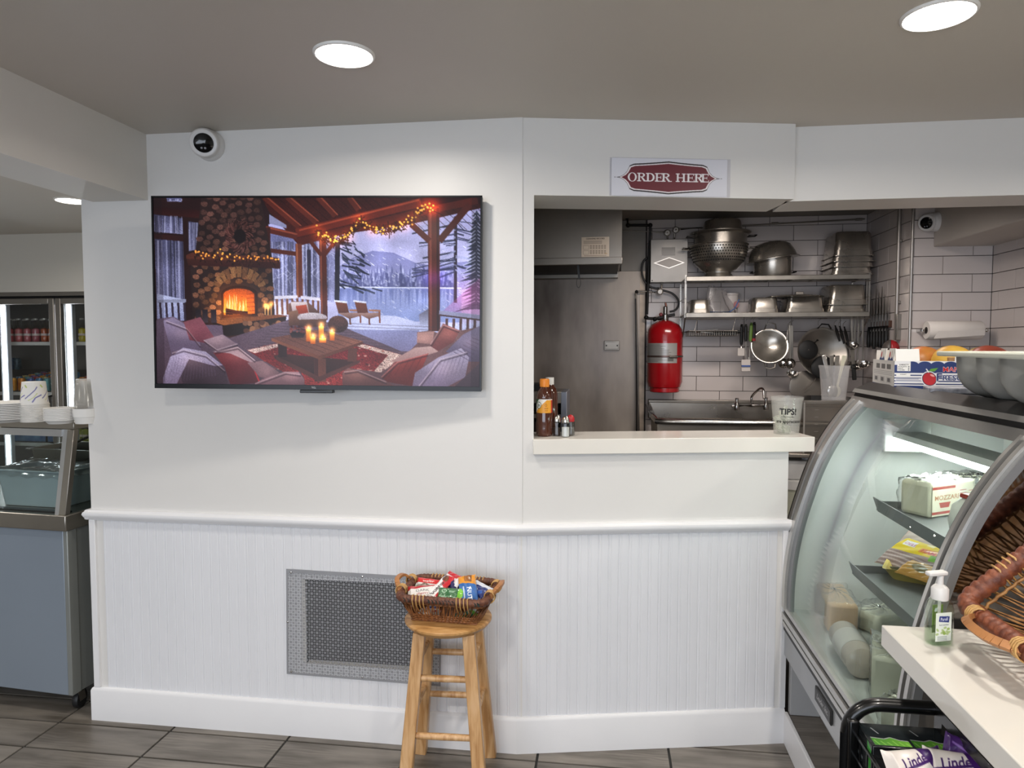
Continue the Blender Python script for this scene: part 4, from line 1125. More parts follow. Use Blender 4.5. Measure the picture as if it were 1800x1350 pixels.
def cv7():
    c = Canvas(90, 32, '#d42a2a'); c.rect(0, 22, 90, 32, '#eceae8'); c.text('wafer', 20, 18, 10, '#f4e9e4', off=.01); return c
def cv8():
    c = Canvas(70, 40, '#a8c9a0'); c.rect(0, 0, 16, 40, '#57a53a'); c.poly([(20, 8), (60, 4), (60, 30), (20, 34)], '#7c6a58'); c.text('oat', 24, 26, 12, '#e9e6e0'); return c
def cv9():
    c = Canvas(60, 40, '#f0ecea'); c.poly([(0, 0), (60, 0), (50, 14), (0, 10)], '#c9232d'); c.ell(34, 24, 12, 8, '#7a4728'); return c
def cv0():
    c = Canvas(60, 40, '#33405e'); c.poly([(0, 20), (60, 6), (60, 40), (0, 40)], '#c89a3c'); c.text('nut', 14, 34, 12, '#f2ead8'); return c
Z0 = .066
snack('snack_bar', 'white and red chocolate bar reading bueno, upright in the basket', 'snack bar', cv1(), -.035, -.01, Z0 + .030, R(62), .125, .052, .012, pitch=R(-22))
snack('snack_bar', 'off-white fruit bar at the front left of the stool basket', 'snack bar', cv2(), -.098, -.035, Z0 + .018, R(18), .105, .062, .011, roll=R(25))
snack('snack_bar', 'dark green bar with a lime end, front middle of the basket', 'snack bar', cv3(), .022, -.052, Z0 + .020, R(-2), .098, .056, .011, roll=R(38))
snack('snack_bar', 'blue and orange bar reading NUTRI, leaning in the basket', 'snack bar', cv4(), .082, -.018, Z0 + .034, R(-72), .120, .064, .013, pitch=R(30), roll=R(8))
snack('snack_packet', 'navy packet with a white barcode panel in the basket middle', 'snack packet', cv5(), .034, .036, Z0 + .032, R(28), .088, .062, .014, roll=R(40))
snack('snack_bar', 'dark blue and white bar at the right end of the basket', 'snack bar', cv6(), .118, .015, Z0 + .026, R(-48), .105, .058, .012, roll=R(25))
snack('snack_bar', 'red wafer bar lying along the back of the basket', 'snack bar', cv7(), -.088, .045, Z0 + .026, R(-12), .120, .034, .010, roll=R(40))
snack('snack_bar', 'pale green oat bar at the left end of the basket', 'snack bar', cv8(), -.118, .010, Z0 + .018, R(60), .095, .044, .010, roll=R(15))
snack('snack_bar', 'white bar with a red flash standing behind the bueno bar', 'snack bar', cv9(), .002, .045, Z0 + .044, R(-45), .085, .048, .010, roll=R(55))
snack('snack_bar', 'dark blue and gold bar under the NUTRI bar', 'snack bar', cv0(), .070, -.045, Z0 + .004, R(-20), .100, .055, .010)
for i in range(4):
    cvx = [cv2, cv3, cv6, cv9, cv0, cv8][i % 6]()
    snack('snack_bar', 'wrapped bar buried at the bottom of the stool basket', 'snack bar', cvx, -.075 + (i % 2) * .15, (-.03 if i < 2 else .03), .014, R(40 * i), .075, .042, .010, group='bars at the bottom of the stool basket')
# ------------------------------------------------------------------ order counter and what stands on it
quartz = M('white_quartz', '#e6e2da', .12, var=.03, vscale=4, spec=.5)
t = T('order_counter', 'white quartz order counter on top of the low wall', 'counter', O(.05, .02, 1.113))
m = MB(); obox(m, .058, 1.105, .022, -.2, 1.113, 1.168); m.build('slab', quartz, t, bevel=.002)
ZK = 1.168
def lathe_thing(t, part, prof, p, mat, n=28, **k):
    return MB().lathe(prof, p, n=n, **k).build(part, mat, t, smooth='auto')

amber = M('brown_sauce', '#4a2110', .12, var=.1, coat=.6)
clearp = glass('clear_plastic', '#f3f1ee', 1.0)
def sauce_label():
    c = Canvas(110, 60, '#eceae4'); c.poly([(0, 60), (70, 4), (110, 4), (110, 60)], '#e8a02a'); c.poly([(0, 0), (30, 0), (0, 26)], '#1f5a34'); c.rect(96, 4, 110, 60, '#c23426')
    c.ell(26, 26, 17, 15, '#23463a'); c.ell(26, 26, 14.5, 12.5, '#eef0ea'); c.text('Jin', 26, 32, 13, '#23463a', center=True, off=.02); c.ell(66, 26, 6, 6, '#b06a1c'); c.ell(66, 26, 4, 4, '#e8a02a')
    c.text('classic', 68, 42, 6, '#8a4a14', center=True); c.text('sauce', 68, 51, 5, '#8a4a14', center=True); return c
pb_ = atZ(957, 766, ZK)
t = T('sauce_bottle', 'brown sauce bottle with orange cap and yellow label on the order counter', 'bottle', (pb_.x, pb_.y, ZK))
bp_ = (pb_.x, pb_.y, ZK)
r = .031
lathe_thing(t, 'body', [(r * .86, 0), (r * .97, .004), (r, .012), (r * .97, .03), (r, .05), (r, .085), (r * .97, .090), (r * .97, .138), (r, .142), (r * .97, .152), (r * .80, .168), (r * .52, .180), (r * .47, .186)], bp_, amber)
lathe_thing(t, 'cap', [(r * .56, .184), (r * .58, .190), (r * .58, .210), (r * .52, .214), (0, .214)], bp_, M('orange_cap', '#e98a26', .4))
printed('label', sauce_label(), wrap(bp_, r * .99, R(-165), R(-15), ZK + .139, ZK + .088), print_mat('print_satin', .4), t)
p2 = (pb_.x + .012, pb_.y + .090, ZK)
t = T('sauce_bottle', 'second sauce bottle with white cap behind the orange capped one', 'bottle', p2)
lathe_thing(t, 'body', [(r * .86, 0), (r, .012), (r, .15), (r * .80, .172), (r * .52, .184), (r * .47, .190)], p2, amber)
lathe_thing(t, 'cap', [(r * .52, .188), (r * .54, .215), (0, .216)], p2, M('white_cap', '#e6e4e0', .4))

glassy = glass('shaker_glass', '#dfe2e2', 1.3)
for px, py, lab, cap, fill in ((979, 766, 'glass shaker with steel cap, nearest the sauce bottle', steel_b, '#4a3a30'), (994, 768, 'salt shaker with white contents, middle of the three', steel_b, '#f1efec'), (1003, 765, 'glass shaker with a red cap on the counter', M('red_cap', '#b01f24', .35), '#8b8580')):
    q = atZ(px, py, ZK); t = T('seasoning_shaker', lab, 'shaker', (q.x, q.y, ZK), group='shakers on the order counter'); q = (q.x, q.y, ZK)
    R0 = .0165
    MB().lathe([(R0 * .95, 0), (R0, .003), (R0 * .95, .05), (R0 * .8, .055)], q, n=10).build('jar', glassy, t)
    MB().lathe([(R0 * .8, .002), (R0 * .82, .036 if fill == '#f1efec' else .03), (0, .038 if fill == '#f1efec' else .03)], q, n=10).build('contents', M('shaker_fill' + fill, fill, .7, bump=.2, bscale=300), t)
    MB().lathe([(R0 * .86, .052), (R0 * .9, .06), (R0 * .82, .068), (R0 * .45, .076), (0, .078)], q, n=16).build('cap', cap, t, smooth='auto')

milky = glass('milky_plastic', '#ffffff', .8, film=.2, filmc='#e6e8e4', rough=.15)
def deli_cup(t, p, r0, r1, h, mat=milky):
    MB().lathe([(r0 * .9, .004), (r0, 0), (r0, .004), (r1 * .97, h - .012), (r1, h - .012), (r1 * 1.03, h - .004), (r1 * 1.03, h), (r1 * .97, h), (r1 * .96, h - .01), (r0 * .97, .005)], p, n=36).build('cup', mat, t, smooth='auto')
q = atZ(1382, 762, ZK); q = Vector((q.x, q.y, ZK))
t = T('tip_cup', 'clear plastic tip cup lettered TIPS! with folded banknotes inside', 'cup', q)
deli_cup(t, q, .046, .059, .142)
def tips():
    c = Canvas(120, 76, '#ffffff'); return c
cash = print_mat('print_paper_matt', .7)
def note():
    c = Canvas(60, 26, '#d4d6c6'); c.rect(2, 2, 58, 24, '#9aa48c'); c.rect(4, 4, 56, 22, '#d4d7c6'); c.ell(30, 13, 8, 9, '#8f9a80'); c.text('1', 6, 11, 6, '#5d6a54'); c.text('1', 50, 22, 6, '#5d6a54'); return c
for i in range(8):
    a = random.uniform(0, 2 * PI); c0 = q + Vector((random.uniform(-.012, .012), random.uniform(-.012, .012), .012 + i * .012))
    e = Euler((random.uniform(-.7, .7), random.uniform(-.5, .5), a)).to_matrix()
    A = c0 + e @ Vector((-.032, 0, .014)); B = c0 + e @ Vector((.032, 0, .014)); D = c0 + e @ Vector((-.032, .006, -.014))
    tt = T('banknote', 'folded banknote inside the clear tip cup', 'banknote', c0, group='banknotes in the tip cup')
    def bent(U, V, A=np.array(A), B=np.array(B), D=np.array(D)):
        w = .006 * np.sin(U * 7)
        return tuple(A[k] + (B[k] - A[k]) * U + (D[k] - A[k]) * V + (w if k == 1 else 0) for k in range(3))
    printed('paper', note(), bent, cash, tt, solid=.0006)
# hand lettering on the cup
ink = M('black_ink', '#101012', .6)
def ink_text(t, s, p, r0, slope, z, h, ang, sx=1.0):
    v, tr = text_tris(s, .022); v = v / .69 * h; w = (v[:, 0].max() - v[:, 0].min()) * sx
    vs = []
    for x, y in v:
        rr = r0 + slope * (z + y - p[2]) + .0008; a = ang + (x * sx - w / 2) / rr
        vs.append((p[0] + rr * math.cos(a), p[1] + rr * math.sin(a), z + y))
    MB().add(vs, [tuple(f) for f in tr]).build('lettering', ink, t, fix=False)
AF = math.atan2(-q.y, -q.x)
ink_text(t, 'TIPS!', q, .046, .0915, ZK + .078, .022, AF + R(5), .95)
ink_text(t, 'are appreciated', q, .046, .0915, ZK + .046, .011, AF + R(12), 1.0)
m = MB(); m.tube([(q.x + .0545 * math.cos(AF + R(5) + a), q.y + .0545 * math.sin(AF + R(5) + a), ZK + .069) for a in np.linspace(-.45, .4, 9)], .0009, n=4); m.build('underline', ink, t)

# ------------------------------------------------------------------ exhaust hood and the steel cladding
t = T('exhaust_hood', 'stainless exhaust hood with a stained paper notice, over the cooking line', 'exhaust hood', (-.9, 4.4, 1.977))
XH, ZHD, YHF = .083, 1.977, 4.009
m = MB().box((-1.9, YHF, ZHD + .035), (XH, YHF + .015, ZKC - .004)).box((XH - .015, YHF + .015, ZHD + .035), (XH, YB - .02, ZKC - .004)).box((-1.9, YHF + .015, ZKC - .05), (XH - .015, YB - .02, ZKC - .004)); m.build('canopy', steel_d, t)
MB().box((-1.9, YHF - .012, ZHD - .005), (XH + .004, YHF + .01, ZHD + .036)).build('front_flange', steel_d, t, bevel=.003)
MB().box((-1.9, YHF + .02, ZHD + .01), (XH - .015, YB - .03, ZHD + .02)).build('inner_tray', M('hood_inside', '#1d1a18', .5, .4, var=.3), t)
MB().box((-1.9, YB - .12, ZHD - .012), (XH - .01, YB - .02, ZHD + .03)).build('grease_gutter', steel_d, t)
def notice():
    c = Canvas(100, 72, '#cfc2b2'); c.text('CLEANING RECORD', 50, 9, 5, '#3a302a', center=True, off=.02)
    for y in (15, 19, 23): c.line([(8, y), (92 - (y % 4) * 6, y)], 1.2, '#5a4c42')
    for y0 in (30, 48):
        c.rect(7, y0, 27, y0 + 14, '#8a7c6e'); c.rect(8, y0 + 1, 26, y0 + 13, '#d2c6b6')
        for k in range(6):
            for j in range(3): c.rect(31 + k * 10, y0 + j * 5, 38 + k * 10, y0 + 3 + j * 5, '#7d6f62', alpha=.8)
    c.line([(10, 67), (90, 67)], 1.2, '#5a4c42'); c.ell(88, 60, 5, 3, '#b59a72', alpha=.5); return c
a, b, d = atY(1022, 417, YHF - .004), atY(1071, 415, YHF - .004), atY(1021, 452, YHF - .004)
printed('paper_notice', notice(), flat((a.x, YHF - .003, a.z), (b.x, YHF - .003, a.z), (a.x, YHF - .003, d.z)), cash, t, solid=.001)
a = atY(1016, 466, YHF + .03); b = atY(1018, 490, YHF + .03); e = atY(1017, 506, YHF + .03)
p = MB().bar(a, b, .012, .006).build('pull_strap', black, t)
MB().tube([Vector((e.x + .012 * math.sin(q_), e.y, b.z - .022 + .03 * math.cos(q_))) for q_ in np.linspace(0, 2 * PI, 16, endpoint=False)], .0015, n=6, closed=True).build('wire_loop', iron, p)

xe = atY(1133, 600, YB - .01).x; zs = atY(1110, 477, YB - .01).z
t = T('steel_wall_panel', 'smoke-stained stainless wall panel below the hood', 'wall panel', (-.8, YB - .01, .3))
MB().box((-1.9, YB - .016, .3), (xe - .035, YB - .004, zs)).build('lower_sheet', splash, t)
MB().box((xe - .035, YB - .018, .3), (xe, YB - .004, zs)).build('edge_strip', M('worn_edge', '#b9a998', .5, .2, var=.25, vscale=12), t)
MB().box((XH + .012, YB - .012, zs + .002), (xe, YB - .004, ZKC - .004)).build('upper_sheet', M('grey_board', '#8f8a83', .5, var=.08, vscale=3), t)
a = atY(1062, 599, YB - .02); b = atY(1089, 616, YB - .02)
t = T('blank_outlet_plate', 'small steel cover plate on the stained panel', 'cover plate', ((a.x + b.x) / 2, YB - .02, (a.z + b.z) / 2))
MB().box((a.x, YB - .040, b.z), (b.x, YB - .0165, a.z)).build('box', steel_d, t, bevel=.003)
MB().box((a.x + .008, YB - .044, b.z + .008), (b.x - .008, YB - .040, a.z - .008)).build('plate', steel_d, t, bevel=.002)
for x in (a.x + .016, b.x - .016): MB().lathe([(.005, 0), (.004, .003), (0, .003)], (x, YB - .044, (a.z + b.z) / 2), (0, -1, 0), n=10).build('screw', iron, t)

# ------------------------------------------------------------------ fire suppression: control box, piping, tank
YP = YB - .06
def ptube(pts, r, Y=None, n=10):
    return MB().tube([atY(x, y, Y or YP) for x, y in pts], r, n=n)
def arc_px(pts, k=6):
    """smooth a pixel path by Catmull-Rom"""
    P = [np.array(p, float) for p in pts]; P = [2 * P[0] - P[1]] + P + [2 * P[-1] - P[-2]]; out = []
    for i in range(1, len(P) - 2):
        for s in range(k):
            u = s / k; out.append(tuple(.5 * ((2 * P[i]) + (P[i + 1] - P[i - 1]) * u + (2 * P[i - 1] - 5 * P[i] + 4 * P[i + 1] - P[i + 2]) * u * u + (3 * P[i] - P[i - 1] - 3 * P[i + 1] + P[i + 2]) * u ** 3)))
    return out + [tuple(P[-2])]
a = atY(1143, 423, YP); b = atY(1207, 497, YP)
t = T('control_box', 'square steel fire control box with a diamond emblem on the tiles', 'control box', ((a.x + b.x) / 2, YP, b.z))
MB().box((a.x, YP - .05, b.z), (b.x, YB + .0, a.z)).build('case', M('box_steel', '#96938f', .42, .6, var=.12, vscale=6, rvar=.08), t, bevel=.003)
wx, wz = (b.x - a.x), (a.z - b.z); yb = YP - .0515
m = MB(); c0 = Vector(((a.x + b.x) / 2, yb, a.z - wz * .55))
for k, (s_, mt_) in enumerate(((.42, 'emblem_edge'), (.36, 'emblem_face'))):
    m = MB(); m.add([c0 + Vector((-wx * s_, -.0006 * k, 0)), c0 + Vector((0, -.0006 * k, -wz * s_ * .31)), c0 + Vector((wx * s_, -.0006 * k, 0)), c0 + Vector((0, -.0006 * k, wz * s_ * .31))], [(0, 1, 2, 3)])
    m.build('diamond_emblem' if k == 0 else 'emblem_face', M(mt_, '#e6e3df' if k == 0 else '#77736f', .35, .6), t, solid=.001)
MB().box((a.x + wx * .30, yb - .001, a.z - wz * .38), (a.x + wx * .66, yb + .001, a.z - wz * .19)).build('window', M('box_window', '#3b3836', .2), t)
for fx in (.05, .95): MB().lathe([(.004, 0), (0, .002)], (a.x + wx * fx, yb, b.z + .012), (0, -1, 0), n=8).build('screw', iron, t)
MB().cyl((a.x + wx * .92, yb, a.z - wz * .25), (a.x + wx * 1.1, yb - .01, a.z - wz * .22), .006, n=10).build('pull_lever', iron, t)
def pulley(px, py, lab):
    p = atY(px, py, YP - .01); t = T('corner_pulley', lab, 'pipe fitting', p)
    MB().lathe([(.021, -.012), (.022, 0), (.020, .010), (.016, .012)], p, (0, -1, 0), n=20).build('housing', steel, t, smooth='auto')
    MB().lathe([(.015, .0125), (.013, .015), (0, .015)], p, (0, -1, 0), n=16).build('cover', M('pulley_cover', '#cfcac4', .4, .3), t)
    MB().lathe([(.006, .0155), (.004, .018), (0, .018)], p, (0, -1, 0), n=10).build('screw', steel_b, t)
pulley(1173, 409, 'round corner pulley above the control box, nearer the hood')
pulley(1188, 404, 'round corner pulley above the control box, nearer the colanders')
pulley(1160, 513, 'round corner pulley under the control box')
t = T('suppression_pipe', 'black iron pipe from the hood down to the red tank', 'pipe', atY(1143, 396, YP))
ptube([(1094, 381), (1103, 383), (1104, 396), (1142, 396)], .0095).build('upper_run', iron, t, smooth='auto')
ptube([(1143, 396), (1141, 450), (1137, 553)], .0095).build('drop', iron, t, smooth='auto')
ptube([(1136, 555), (1138, 560), (1165, 561)], .0085).build('tank_branch', iron, t, smooth='auto')
for px, py in ((1102, 382), (1104, 396), (1143, 396), (1136, 558), (1151, 561)):
    MB().ball(atY(px, py, YP), .0155, n=12).build('elbow', iron, t, smooth=True)
t = T('cable_conduit', 'thin steel conduit with corner pulleys along the top of the tiles', 'conduit', atY(1300, 396, YP))
ptube([(1094, 405), (1165, 408)], .005).build('left_run', steel_d, t); ptube([(1196, 403), (1240, 400), (1372, 393), (1520, 385)], .005).build('long_run', steel_d, t, smooth='auto')
ptube([(1173, 416), (1174, 424)], .006).build('drop', steel_d, t); ptube([(1186, 411), (1185, 424)], .006).build('drop', steel_d, t)
for px, py in ((1362, 393), (1510, 386)): MB().cyl(atY(px - 6, py, YP), atY(px + 6, py - .5, YP), .008, n=10).build('coupling', steel_d, t)
t = T('thin_conduit', 'pair of thin conduits running down the edge of the steel panel', 'conduit', atY(1120, 600, YP))
ptube(arc_px([(1152, 514), (1128, 512), (1119, 515), (1118, 530), (1121, 640), (1123, 762)], 4), .006).build('conduit', steel_d, t, smooth='auto')
ptube([(1117, 525), (1119, 640), (1119, 762)], .005, YP - .014).build('conduit', iron, t, smooth='auto')
MB().ball(atY(1119, 513, YP), .012, n=12).build('elbow', iron, t, smooth=True)
ptube([(1164, 497), (1163, 508)], .005).build('short_drop', steel_d, t)
t = T('black_hose', 'looping black hose behind the control box', 'hose', atY(1130, 480, YP))
ptube(arc_px([(1141, 452), (1132, 458), (1128, 474), (1132, 492), (1143, 504), (1160, 509), (1180, 515), (1191, 525), (1193, 536), (1187, 545), (1177, 548)], 5), .007, YP + .012).build('hose', black, t, smooth='auto')

red = M('tank_red', '#9c1018', .22, var=.06, vscale=5, coat=.5)
YTK = YB - .15
a = atY(1137.5, 620, YTK); b = atY(1200, 620, YTK); rt_ = (b.x - a.x) / 2; cx_ = (a.x + b.x) / 2
zt = atY(1168, 566, YTK - rt_ * .5).z; zb_ = atY(1168, 690, YTK - rt_ * .6).z; h = zt - zb_
tp = (cx_, YTK, zb_)
t = T('suppression_tank', 'red fire suppression tank with silver label on the kitchen wall', 'fire extinguisher tank', tp)
lathe_thing(t, 'cylinder', [(rt_ * .80, 0), (rt_ * .84, .004), (rt_ * .84, .03), (rt_ * .9, .034), (rt_, .07), (rt_, h - .085), (rt_ * .96, h - .05), (rt_ * .80, h - .018), (rt_ * .45, h + .006), (rt_ * .2, h + .014), (0, h + .014)], tp, red, n=40)
def tank_label():
    c = Canvas(90, 64, '#a9a7a4', )
    for k in range(14):
        y = 6 + k * 4; c.line([(10, y), (10 + 66 * rng.uniform(.5, 1), y)], 1.3, '#5b5956')
    c.rect(66, 46, 80, 58, '#6d6b68'); return c
AL = math.atan2(-YTK, -cx_)
printed('label', tank_label(), wrap(tp, rt_ * 1.004, AL - R(84), AL + R(42), zb_ + h * .70, zb_ + h * .42), print_mat('print_metal', .35, metal=.4), t)
m = MB(); m.lathe([(rt_ * 1.012, 0), (rt_ * 1.02, .006), (rt_ * 1.012, .012)], (tp[0], tp[1], zb_ + h * .50), n=32)
m.build('strap_band', M('band_steel', '#6d5a56', .35, .8), t, smooth='auto')
MB().cyl((tp[0] + rt_ * .15, tp[1] - rt_ * 1.02, zb_ + h * .505), (tp[0] + rt_ * .62, tp[1] - rt_ * .86, zb_ + h * .505), .008, n=10).build('clamp_bolt', steel_b, t)
tz = zb_ + h
MB().lathe([(.02, .01), (.022, .02), (.022, .05), (.014, .056), (.014, .10), (.010, .105), (0, .105)], (tp[0], tp[1], tz), n=18).build('valve', steel, t, smooth='auto')
MB().bar((tp[0] - .05, tp[1], tz + .028), (tp[0] + .062, tp[1] - .01, tz + .050), .022, .018).build('valve_arm', iron, t, bevel=.004)
MB().ball((tp[0] - .03, tp[1] - .02, tz + .05), .013, n=10).build('seal_knob', M('dull_red', '#7a3a3e', .4), t, smooth=True)
MB().cyl((tp[0] + .005, tp[1], tz + .10), (tp[0] + .001, tp[1], tz + .128), .008, .006, n=10).build('valve_stem', M('copper', '#7a5145', .35, .8), t, smooth='auto')
MB().box((cx_ - rt_ * .5, YTK + rt_ * .8, zb_ + .05), (cx_ + rt_ * .5, YB, zb_ + h * .9)).build('wall_bracket', iron, t)

# ------------------------------------------------------------------ wall shelves with pans
YSF = YB - .32
l1, r1 = atY(1206, 482, YSF), atY(1530, 486, YSF); z1_ = (l1.z + r1.z) / 2; zl = atY(1206, 550, YSF).z
SXL, SXR = l1.x, r1.x
lipm = M('shelf_lip', '#a59f96', .35, .85, var=.2, vscale=9)
t = T('wall_shelf', 'two tier chrome wire wall shelf holding pans and colanders', 'shelf', ((SXL + SXR) / 2, YB, zl))
for z in (z1_, zl):
    MB().box((SXL, YSF - .006, z - .030), (SXR, YSF + .002, z)).build('front_rail', lipm, t, bevel=.003)
    m = MB()
    for k in range(1, 26):
        y = YSF + .002 + (YB - YSF - .01) * k / 26; m.bar((SXL, y, z - .006), (SXR, y, z - .006), .004, .004)
    for k in range(9):
        x = SXL + (SXR - SXL) * k / 8; m.bar((x, YSF, z - .012), (x, YB - .004, z - .012), .006, .006)
    o = m.build('wire_deck', steel_d, t)
    o['kind'] = 'stuff'
    MB().tube([(SXL, YSF - .010, z - .040), (SXR, YSF - .010, z - .040)], .004, n=6).build('lower_wire', steel, t)
for x in (SXL, SXR):
    m = MB()
    m.tube([(x, YSF + .01, z1_ + .01), (x, YSF + .01, zl - .03)], .006, n=8).tube([(x, YSF + .05, z1_), (x, YSF + .05, zl - .03)], .005, n=8).tube([(x, YB - .01, z1_ + .01), (x, YB - .01, zl - .2)], .006, n=8)
    m.tube([(x, YSF + .01, zl - .03), (x, YB - .01, zl - .28)], .004, n=8)
    for z in (z1_, zl, (z1_ + zl) / 2): m.tube([(x, YSF, z - .02), (x, YB - .006, z - .02)], .004, n=8)
    m.build('side_bracket', steel, t, smooth='auto')
MPX = .00383          # metres per pixel over the shelves
def PS(px, py, Y=YB - .17): return atY(px, py, Y)
potm = M('pot_steel', '#aaa49b', .28, .88, var=.16, vscale=6, bump=.015, bscale=60, rvar=.06)
def on(px, z, Y=YB - .17): return (atY(px, 500, Y).x, Y, z)
def ear(m, p, s, w=.05, d=.03):
    p = Vector(p); m.tube([p + Vector((0, -w / 2, 0)), p + Vector((s * d, -w / 2, .002)), p + Vector((s * d, w / 2, .002)), p + Vector((0, w / 2, 0))], .004, n=6)
K = MPX
Y1 = YB - .165
p = on(1262, z1_, Y1)
t = T('colander', 'large perforated steel colander on a foot on the top shelf', 'colander', p)
prof = [(27 * K, 0), (25 * K, .010), (21 * K, .030), (21.5 * K, .040), (30 * K, .058), (41 * K, .105), (46 * K, .150), (47 * K, .178), (47.5 * K, .205), (49 * K, .209), (49 * K, .213), (46.5 * K, .213)]
lathe_thing(t, 'bowl', prof, p, potm, n=40)
m = MB(); m_ = MB()
for row, z in enumerate(np.linspace(.105, .190, 6)):
    rr = np.interp(z, [q[1] for q in prof], [q[0] for q in prof]) + .0006
    for k in range(66):
        a = 2 * PI * (k + .5 * (row % 2)) / 66
        if math.sin(a) > .2: continue
        c0 = Vector((p[0] + rr * math.cos(a), p[1] + rr * math.sin(a), p[2] + z)); m.lathe([(.0046, 0), (.0046, .0008), (0, .0008)], c0, (math.cos(a), math.sin(a), -.2), n=6)
o = m.build('perforations', M('hole_dark', '#141312', .8), t); o['kind'] = 'stuff'
for s in (-1, 1):
    m = MB(); ear(m, (p[0] + s * 48 * K, p[1] - .02, p[2] + .19), s, .07, .045); m.build('handle', potm, t, smooth='auto')
zc = p[2] + .2135
p = (p[0] + .01, p[1], zc)
t = T('sauce_pan', 'shallow steel pan nested in the large colander', 'pan', p)
lathe_thing(t, 'body', [(41 * K, 0), (43 * K, .004), (43.5 * K, .062), (49 * K, .070), (50 * K, .073), (50 * K, .078), (46 * K, .078)], p, potm, n=36)
for s in (-1, 1):
    m = MB(); ear(m, (p[0] + s * 43 * K, p[1] - .03, p[2] + .05), s, .06, .05); m.build('handle', iron, t, smooth='auto')
p = (p[0] + .012, p[1], p[2] + .0785)
t = T('mixing_bowl', 'upturned steel bowl topping the colander stack, touching the ceiling shadow', 'bowl', p)
lathe_thing(t, 'bowl', [(34 * K, 0), (34 * K, .003), (33 * K, .006), (31 * K, .05), (29 * K, .075), (24 * K, .082), (0, .084)], p, potm, n=32)
p = on(1357, z1_, Y1)
t = T('cooking_pot', 'steel pot with side handles under the upturned bowl', 'pot', p)
lathe_thing(t, 'body', [(29 * K, 0), (30 * K, .006), (30 * K, .118), (31 * K, .122), (29 * K, .122)], p, potm, n=36)
for s in (-1, 1):
    m = MB(); ear(m, (p[0] + s * 30 * K, p[1] - .02, p[2] + .03), s, .06, .02); m.build('handle', iron, t, smooth='auto')
pq = (p[0], p[1], p[2] + .112)
t = T('mixing_bowl', 'wide steel bowl lying upside down over the pot', 'bowl', pq)
MB(Matrix.Translation(pq) @ Euler((0, R(-9), 0)).to_matrix().to_4x4()).lathe([(43 * K, 0), (43 * K, .003), (39 * K, .008), (37 * K, .04), (31 * K, .085), (22 * K, .108), (14 * K, .116), (13 * K, .114), (0, .114)], (0, 0, 0), n=36).build('bowl', potm, t, smooth='auto')

def hotel_pan(label, px, z, w, d, h, Y=None, group=None):
    """upturned food pan: tapered body with rounded corners and a flange at the bottom"""
    p = on(px, z, Y or YB - .17); t = T('food_pan', label, 'food pan', p, group=group)
    m = MB(); loops = [(w + .016, d + .016, 0, .02), (w + .016, d + .016, .003, .02), (w, d, .004, .03), (w * .985, d * .985, h * .25, .03), (w * .95, d * .95, h * .26, .03), (w * .90, d * .92, h * .93, .032), (w * .84, d * .87, h, .03)]
    k = None; vs = []; fs = []
    for (a_, b_, zz, r_) in loops:
        L_ = rrect(a_, b_, r_, 5); k = len(L_); vs += [(p[0] + x, p[1] + y, z + zz) for x, y in L_]
    for i in range(len(loops) - 1): fs += [(i * k + j, i * k + (j + 1) % k, (i + 1) * k + (j + 1) % k, (i + 1) * k + j) for j in range(k)]
    fs.append(tuple(range((len(loops) - 1) * k, len(loops) * k)))
    m.add(vs, fs).build('body', potm, t, smooth='auto'); return t
g_ = 'upturned food pans'
hotel_pan('lowest upturned food pan of the tall stack on the top shelf', 1486, z1_, .235, .26, .10, group=g_)
hotel_pan('middle upturned food pan of the tall stack on the top shelf', 1487, z1_ + .047, .235, .26, .10, group=g_)
hotel_pan('upper upturned food pan, second from the top of the tall stack', 1487, z1_ + .080, .235, .26, .10, group=g_)
hotel_pan('deep upturned food pan crowning the tall stack on the top shelf', 1488, z1_ + .115, .228, .26, .15, group=g_)
hotel_pan('small upturned steel pan at the hood end of the lower shelf', 1228, zl, .125, .2, .087, group=g_)
hotel_pan('small upturned steel pan beside the lidded pan on the lower shelf', 1341, zl, .165, .2, .096, group=g_)
hotel_pan('wide upturned steel pan with a flat lid resting on it', 1409, zl, .235, .22, .098, group=g_)
hotel_pan('lower pan of the short stack on the lower shelf', 1479, zl, .225, .24, .085, group=g_)
hotel_pan('upper pan of the short stack on the lower shelf', 1481, zl + .045, .225, .24, .125, group=g_)
p = on(1397, zl + .0985, YB - .19)
t = T('pan_lid', 'flat dark lid laid over the lower shelf pans', 'lid', p)
lathe_thing(t, 'disc', [(.17, 0), (.174, .004), (.15, .010), (0, .012)], p, potm, n=40)
MB().box((p[0] - .012, p[1] - .08, p[2] + .010), (p[0] + .035, p[1] - .05, p[2] + .032)).build('handle', steel_d, t, bevel=.003)
bagm = glass('clear_bag', '#f2f2f4', 1.6, film=.30, filmc='#cfcbc9', rough=.12)
p = on(1266, zl, YB - .22)
t = T('plastic_bag', 'crumpled clear zip bag with a blue seal on the lower shelf', 'bag', p)
def bag(u, v):
    a = 2 * PI * u; z = v * .15; w = (.085 + .02 * math.sin(5 * a + 4 * v)) * (1 - .55 * v ** 1.3) ; d = .05 * (1 - .8 * v)
    return (p[0] - .015 * v + w * math.cos(a) + .02 * v * math.sin(3 * a), p[1] + d * math.sin(a), p[2] + z + .012 * math.sin(4 * a) * v + (.02 if math.cos(a) < -.2 else 0) * v)
MB().sheet(bag, 28, 12).build('film', bagm, t, smooth=True, fix=False)
MB().tube([(p[0] - .07, p[1] - .055, p[2] + .006), (p[0] + .05, p[1] - .06, p[2] + .006), (p[0] + .085, p[1] - .05, p[2] + .03), (p[0] + .11, p[1] - .045, p[2] + .085)], .0035, n=6).build('zip_seal', M('zip_blue', '#3f5f92', .4), t, smooth='auto')
p = on(1283, zl, YB - .10)
t = T('white_tub', 'white plastic tub behind the clear bag on the lower shelf', 'tub', p)
